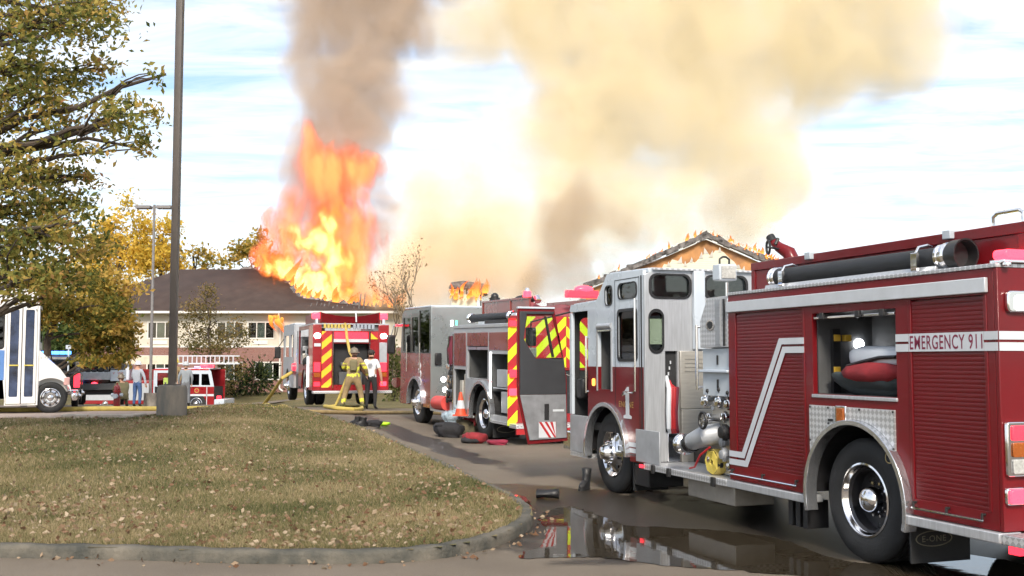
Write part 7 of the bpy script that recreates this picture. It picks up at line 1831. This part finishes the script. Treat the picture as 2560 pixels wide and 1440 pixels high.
# rolled hose on the nearest engine's step
e2 = Matrix.Translation((3.0, 9.47, 0)) @ Matrix.Rotation(R(19.7), 4, 'Z')
rh = empty('rolled_hose', tuple(e2 @ Vector((0.10, 2.55, 0.50))), R(19.7)); tag(rh, 'rolled yellow hose standing on the step of the nearest engine', 'rolled hose')
sp = [(0.0, (0.03 + 0.105 * t / 36) * math.cos(t * 0.9), 0.14 + (0.03 + 0.105 * t / 36) * math.sin(t * 0.9)) for t in range(37)]
G().lathe([(0.135, -0.055), (0.14, -0.04), (0.14, 0.04), (0.135, 0.055)], (0, 0, 0.14), 'x', 28).make('outer_turn', HOSEY, rh)
G().lathe([(0.02, -0.05), (0.133, -0.05), (0.133, 0.05), (0.02, 0.05)], (0, 0, 0.14), 'x', 28).make('core', mat('olive_hose', (0.30, 0.25, 0.08), 0.8), rh)
for x in (-0.056, 0.056): G().tube([(x, p[1], p[2]) for p in sp], 0.011, 5).make('spiral_edge', mat('bright_yellow_hose', (0.65, 0.52, 0.10), 0.8), rh)
# bag inside the open compartment
gb = empty('gear_bag', tuple(e2 @ Vector((0.30, -0.02, 1.445))), R(19.7)); gb.scale = (1.15, 1.9, 1.0); tag(gb, 'red gear bag with a white top in the open locker', 'bag')
bagr = mat('red_bag_cloth', (0.26, 0.018, 0.025), 0.8, var=0.2, scale=9, bump=0.5, bscale=14); bagd = mat('dark_teal_bag_cloth', (0.04, 0.055, 0.06), 0.8, var=0.2, scale=9)
g = G(); nx_ = 12
def lump(c, r, ph, m, name, parent, n=22, mm=14, amp=0.15):
    g = G().sphere((0, 0, 0), 1.0, n, mm); v = []
    for (x, y, z) in g.v:
        k = 1 + amp * math.sin(3.1 * x + ph) * math.cos(2.7 * y + ph * 2) + amp * 0.6 * math.sin(5 * z + ph) + amp * 0.5 * math.sin(7.3 * x - 4.1 * y + 5 * z + ph * 3)
        e_ = 0.55
        sx = math.copysign(abs(x) ** e_, x); sy = math.copysign(abs(y) ** e_, y); sz = math.copysign(abs(z) ** e_, z)
        v.append((c[0] + r[0] * sx * k, c[1] + r[1] * sy * k, c[2] + r[2] * sz * k))
    g.v = v; return g.make(name, m, parent, ang=80)
lump((0, 0.0, 0.11), (0.18, 0.24, 0.115), 0.4, bagd, 'base', gb); lump((-0.02, -0.04, 0.20), (0.17, 0.23, 0.10), 1.4, bagr, 'red_body', gb)
lump((0.0, -0.03, 0.33), (0.16, 0.21, 0.10), 2.1, mat('white_vinyl', (0.60, 0.64, 0.70), 0.45, var=0.06), 'white_top', gb, amp=0.05)
G().tube([(-0.165, 0.14, 0.25), (-0.175, 0.02, 0.29), (-0.175, -0.10, 0.325), (-0.165, -0.2, 0.33)], 0.018, 6).make('black_strap', BLK, gb)
# ------------------------------------------------------------------ boots, gloves and bags on the drive
def boot(p, rz, lying, label, h=0.30):
    o = empty('boot', tuple(p), rz); tag(o, label, 'boot')
    pr = [(-.05, .05), (-.055, .15), (-.06, h), (.06, h), (.055, .15), (.05, .11), (.12, .085), (.19, .06), (.20, .025), (-.06, .025)]
    g = G()
    n_ = 12
    ring = []
    for (z, rx, ry, cx) in ((0.0, .055, .13, .06), (.04, .056, .135, .062), (.075, .053, .12, .045), (.11, .052, .07, .0), (.18, .055, .066, -.01), (h, .068, .075, -.012)):
        ring.append([(rx * math.cos(2 * math.pi * k / n_), cx + ry * math.sin(2 * math.pi * k / n_), z) for k in range(n_)])
    v = [q for r in ring for q in r]; f = [(i * n_ + k, i * n_ + (k + 1) % n_, (i + 1) * n_ + (k + 1) % n_, (i + 1) * n_ + k) for i in range(5) for k in range(n_)] + [tuple(range(n_))[::-1]]
    u = G().add(v, f).make('boot_upper', BOOT, o); s2 = u.modifiers.new('t', 'SOLIDIFY'); s2.thickness = 0.006
    G().lathe([(.064, 0), (.072, .008), (.064, .016)], (0, -.012, h - .012), 'z', 14).make('cuff', mat('boot_cuff', (0.05, 0.05, 0.05), 0.6), o)
    G().prism([(.058 * math.cos(a), .06 + .138 * math.sin(a)) for a in np.linspace(0, 2 * math.pi, 17)[:-1]], 'z', -.02, .004).make('sole', RUB, o)
    if lying: o.rotation_euler = (0, R(88), rz); o.location.z += 0.065
    else: o.location.z += 0.02
    return o
boot(on_ground(1466, 1224), R(150), False, 'black boot standing upright against the front tyre of the nearest engine', 0.26)
b0 = on_ground(1345, 1248); boot(b0, R(-6), True, 'black boot lying on its side left of the upright boot', 0.26)
boot(on_ground(893, 1064), R(80), False, 'left one of the two black boots standing on the drive', 0.17); boot(on_ground(908, 1066), R(100), False, 'right one of the two black boots standing on the drive', 0.16)
def heap(px, py, lumps, label, cat, name):
    p = on_ground(px, py); o = empty(name, tuple(p)); tag(o, label, cat)
    for (nm, c, r, ph, m) in lumps: lump(c, r, ph, m, nm, o)
    return o
CBLK = mat('black_cloth', (0.02, 0.02, 0.024), 0.85, var=0.25, scale=9, bump=0.6, bscale=18)
heap(932, 1066, [('folded_cloth', (0, 0, .07), (.20, .12, .075), .5, CBLK), ('sleeve', (-.12, -.03, .05), (.09, .09, .05), 2, CBLK)], 'crumpled black gloves beside the two boots', 'gloves', 'glove_pile')
heap(958, 1064, [('folded_vest', (0, 0, .045), (.14, .10, .045), 1.2, mat('neon_lime_cloth', (0.45, 0.80, 0.03), 0.7, var=0.1))], 'neon lime vest dropped on the drive right of the gloves', 'vest', 'folded_vest')
heap(1122, 1093, [('bag_body', (0, 0, .15), (.30, .20, .16), .7, CBLK), ('bag_flap', (-.05, 0, .27), (.22, .16, .05), 1.9, CBLK)], 'black gear bag on the drive left of the rear wheel', 'bag', 'gear_bag')
pl_ = empty('plastic_sheet', tuple(on_ground(1150, 1084))); tag(pl_, 'crumpled clear and blue plastic sheet draped over the black bag', 'plastic sheet')
PLAS = mat('pale_blue_plastic', (0.38, 0.48, 0.56), 0.25, var=0.3, scale=14, bump=0.9, bscale=16, col2=(0.16, 0.20, 0.24))
lump((-.18, 0, .38), (.20, .16, .14), .9, PLAS, 'fold', pl_, amp=.2); lump((.06, .05, .50), (.22, .14, .12), 2.6, PLAS, 'fold', pl_, amp=.2); lump((.22, .08, .66), (.14, .10, .16), 4.0, PLAS, 'fold', pl_, amp=.2)
heap(1165, 1088, [('bag_body', (0, 0, .16), (.22, .17, .17), 3.1, mat('olive_cloth', (0.11, 0.095, 0.055), 0.85, var=0.25, scale=9)), ('red_top', (.08, .02, .33), (.14, .12, .15), 4.2, bagr)], 'olive and red pack leaning on the rear tyre of the middle engine', 'bag', 'gear_bag')
heap(1188, 1108, [('bag_body', (0, 0, .11), (.22, .16, .115), 1.1, bagr), ('dark_end', (-.10, -.05, .07), (.16, .14, .075), 2.2, CBLK)], 'red and black bag in front of the rear tyre', 'bag', 'gear_bag')
heap(1243, 1112, [('folded_cloth', (0, 0, .05), (.20, .12, .055), .2, mat('crimson_cloth', (0.26, 0.02, 0.05), 0.85, var=0.2))], 'flat crimson bundle right of the red bag', 'bundle', 'cloth_bundle')
# traffic cone and red hydrant
cn = Matrix.Translation((-0.66, 23.2, gz(-.66, 23.2))) @ Matrix.Rotation(R(22), 4, 'Z')
co_ = empty('traffic_cone', tuple(cn @ Vector((-0.12, 0.98, 0.45))), 0); tag(co_, 'orange traffic cone with a white collar on the step of the middle engine', 'traffic cone')
ORG = mat('cone_orange', (0.65, 0.08, 0.03), 0.5, emis=(1, .1, .05), estr=0.0)
G().lathe([(.13, .02), (.10, .16), (.10, .16)], (0, 0, 0), 'z', 20).make('lower_cone', ORG, co_); G().lathe([(.10, .161), (.066, .34)], (0, 0, 0), 'z', 20).make('white_collar', REFW, co_); G().lathe([(.066, .341), (.03, .52), (.0, .53)], (0, 0, 0), 'z', 20).make('upper_cone', ORG, co_); G().box(-.17, .17, -.17, .17, .0, .022).make('base_plate', ORG, co_)
hp = at(292, 1015, 38.5); hz_ = gz(hp.x, 38.5)
hy = empty('fire_hydrant', (hp.x, 38.5, hz_)); tag(hy, 'red fire hydrant with white outlets in front of the utility flatbed', 'fire hydrant')
G().lathe([(.17, 0), (.17, .05), (.12, .07), (.11, .55), (.14, .57), (.14, .62), (.11, .64)], (0, 0, 0), 'z', 20).make('barrel', BRED, hy); G().lathe([(.12, .64), (.12, .70), (.09, .80), (.03, .84), (.03, .90), (0, .90)], (0, 0, 0), 'z', 20).make('bonnet', BRED, hy)
for s in (-1, 1): G().cyl((s * .10, 0, .48), (s * .20, 0, .48), .06, None, 12).make('side_outlet', WHITE, hy)
G().cyl((0, -.10, .44), (0, -.22, .44), .085, None, 14).make('front_outlet', WHITE, hy)
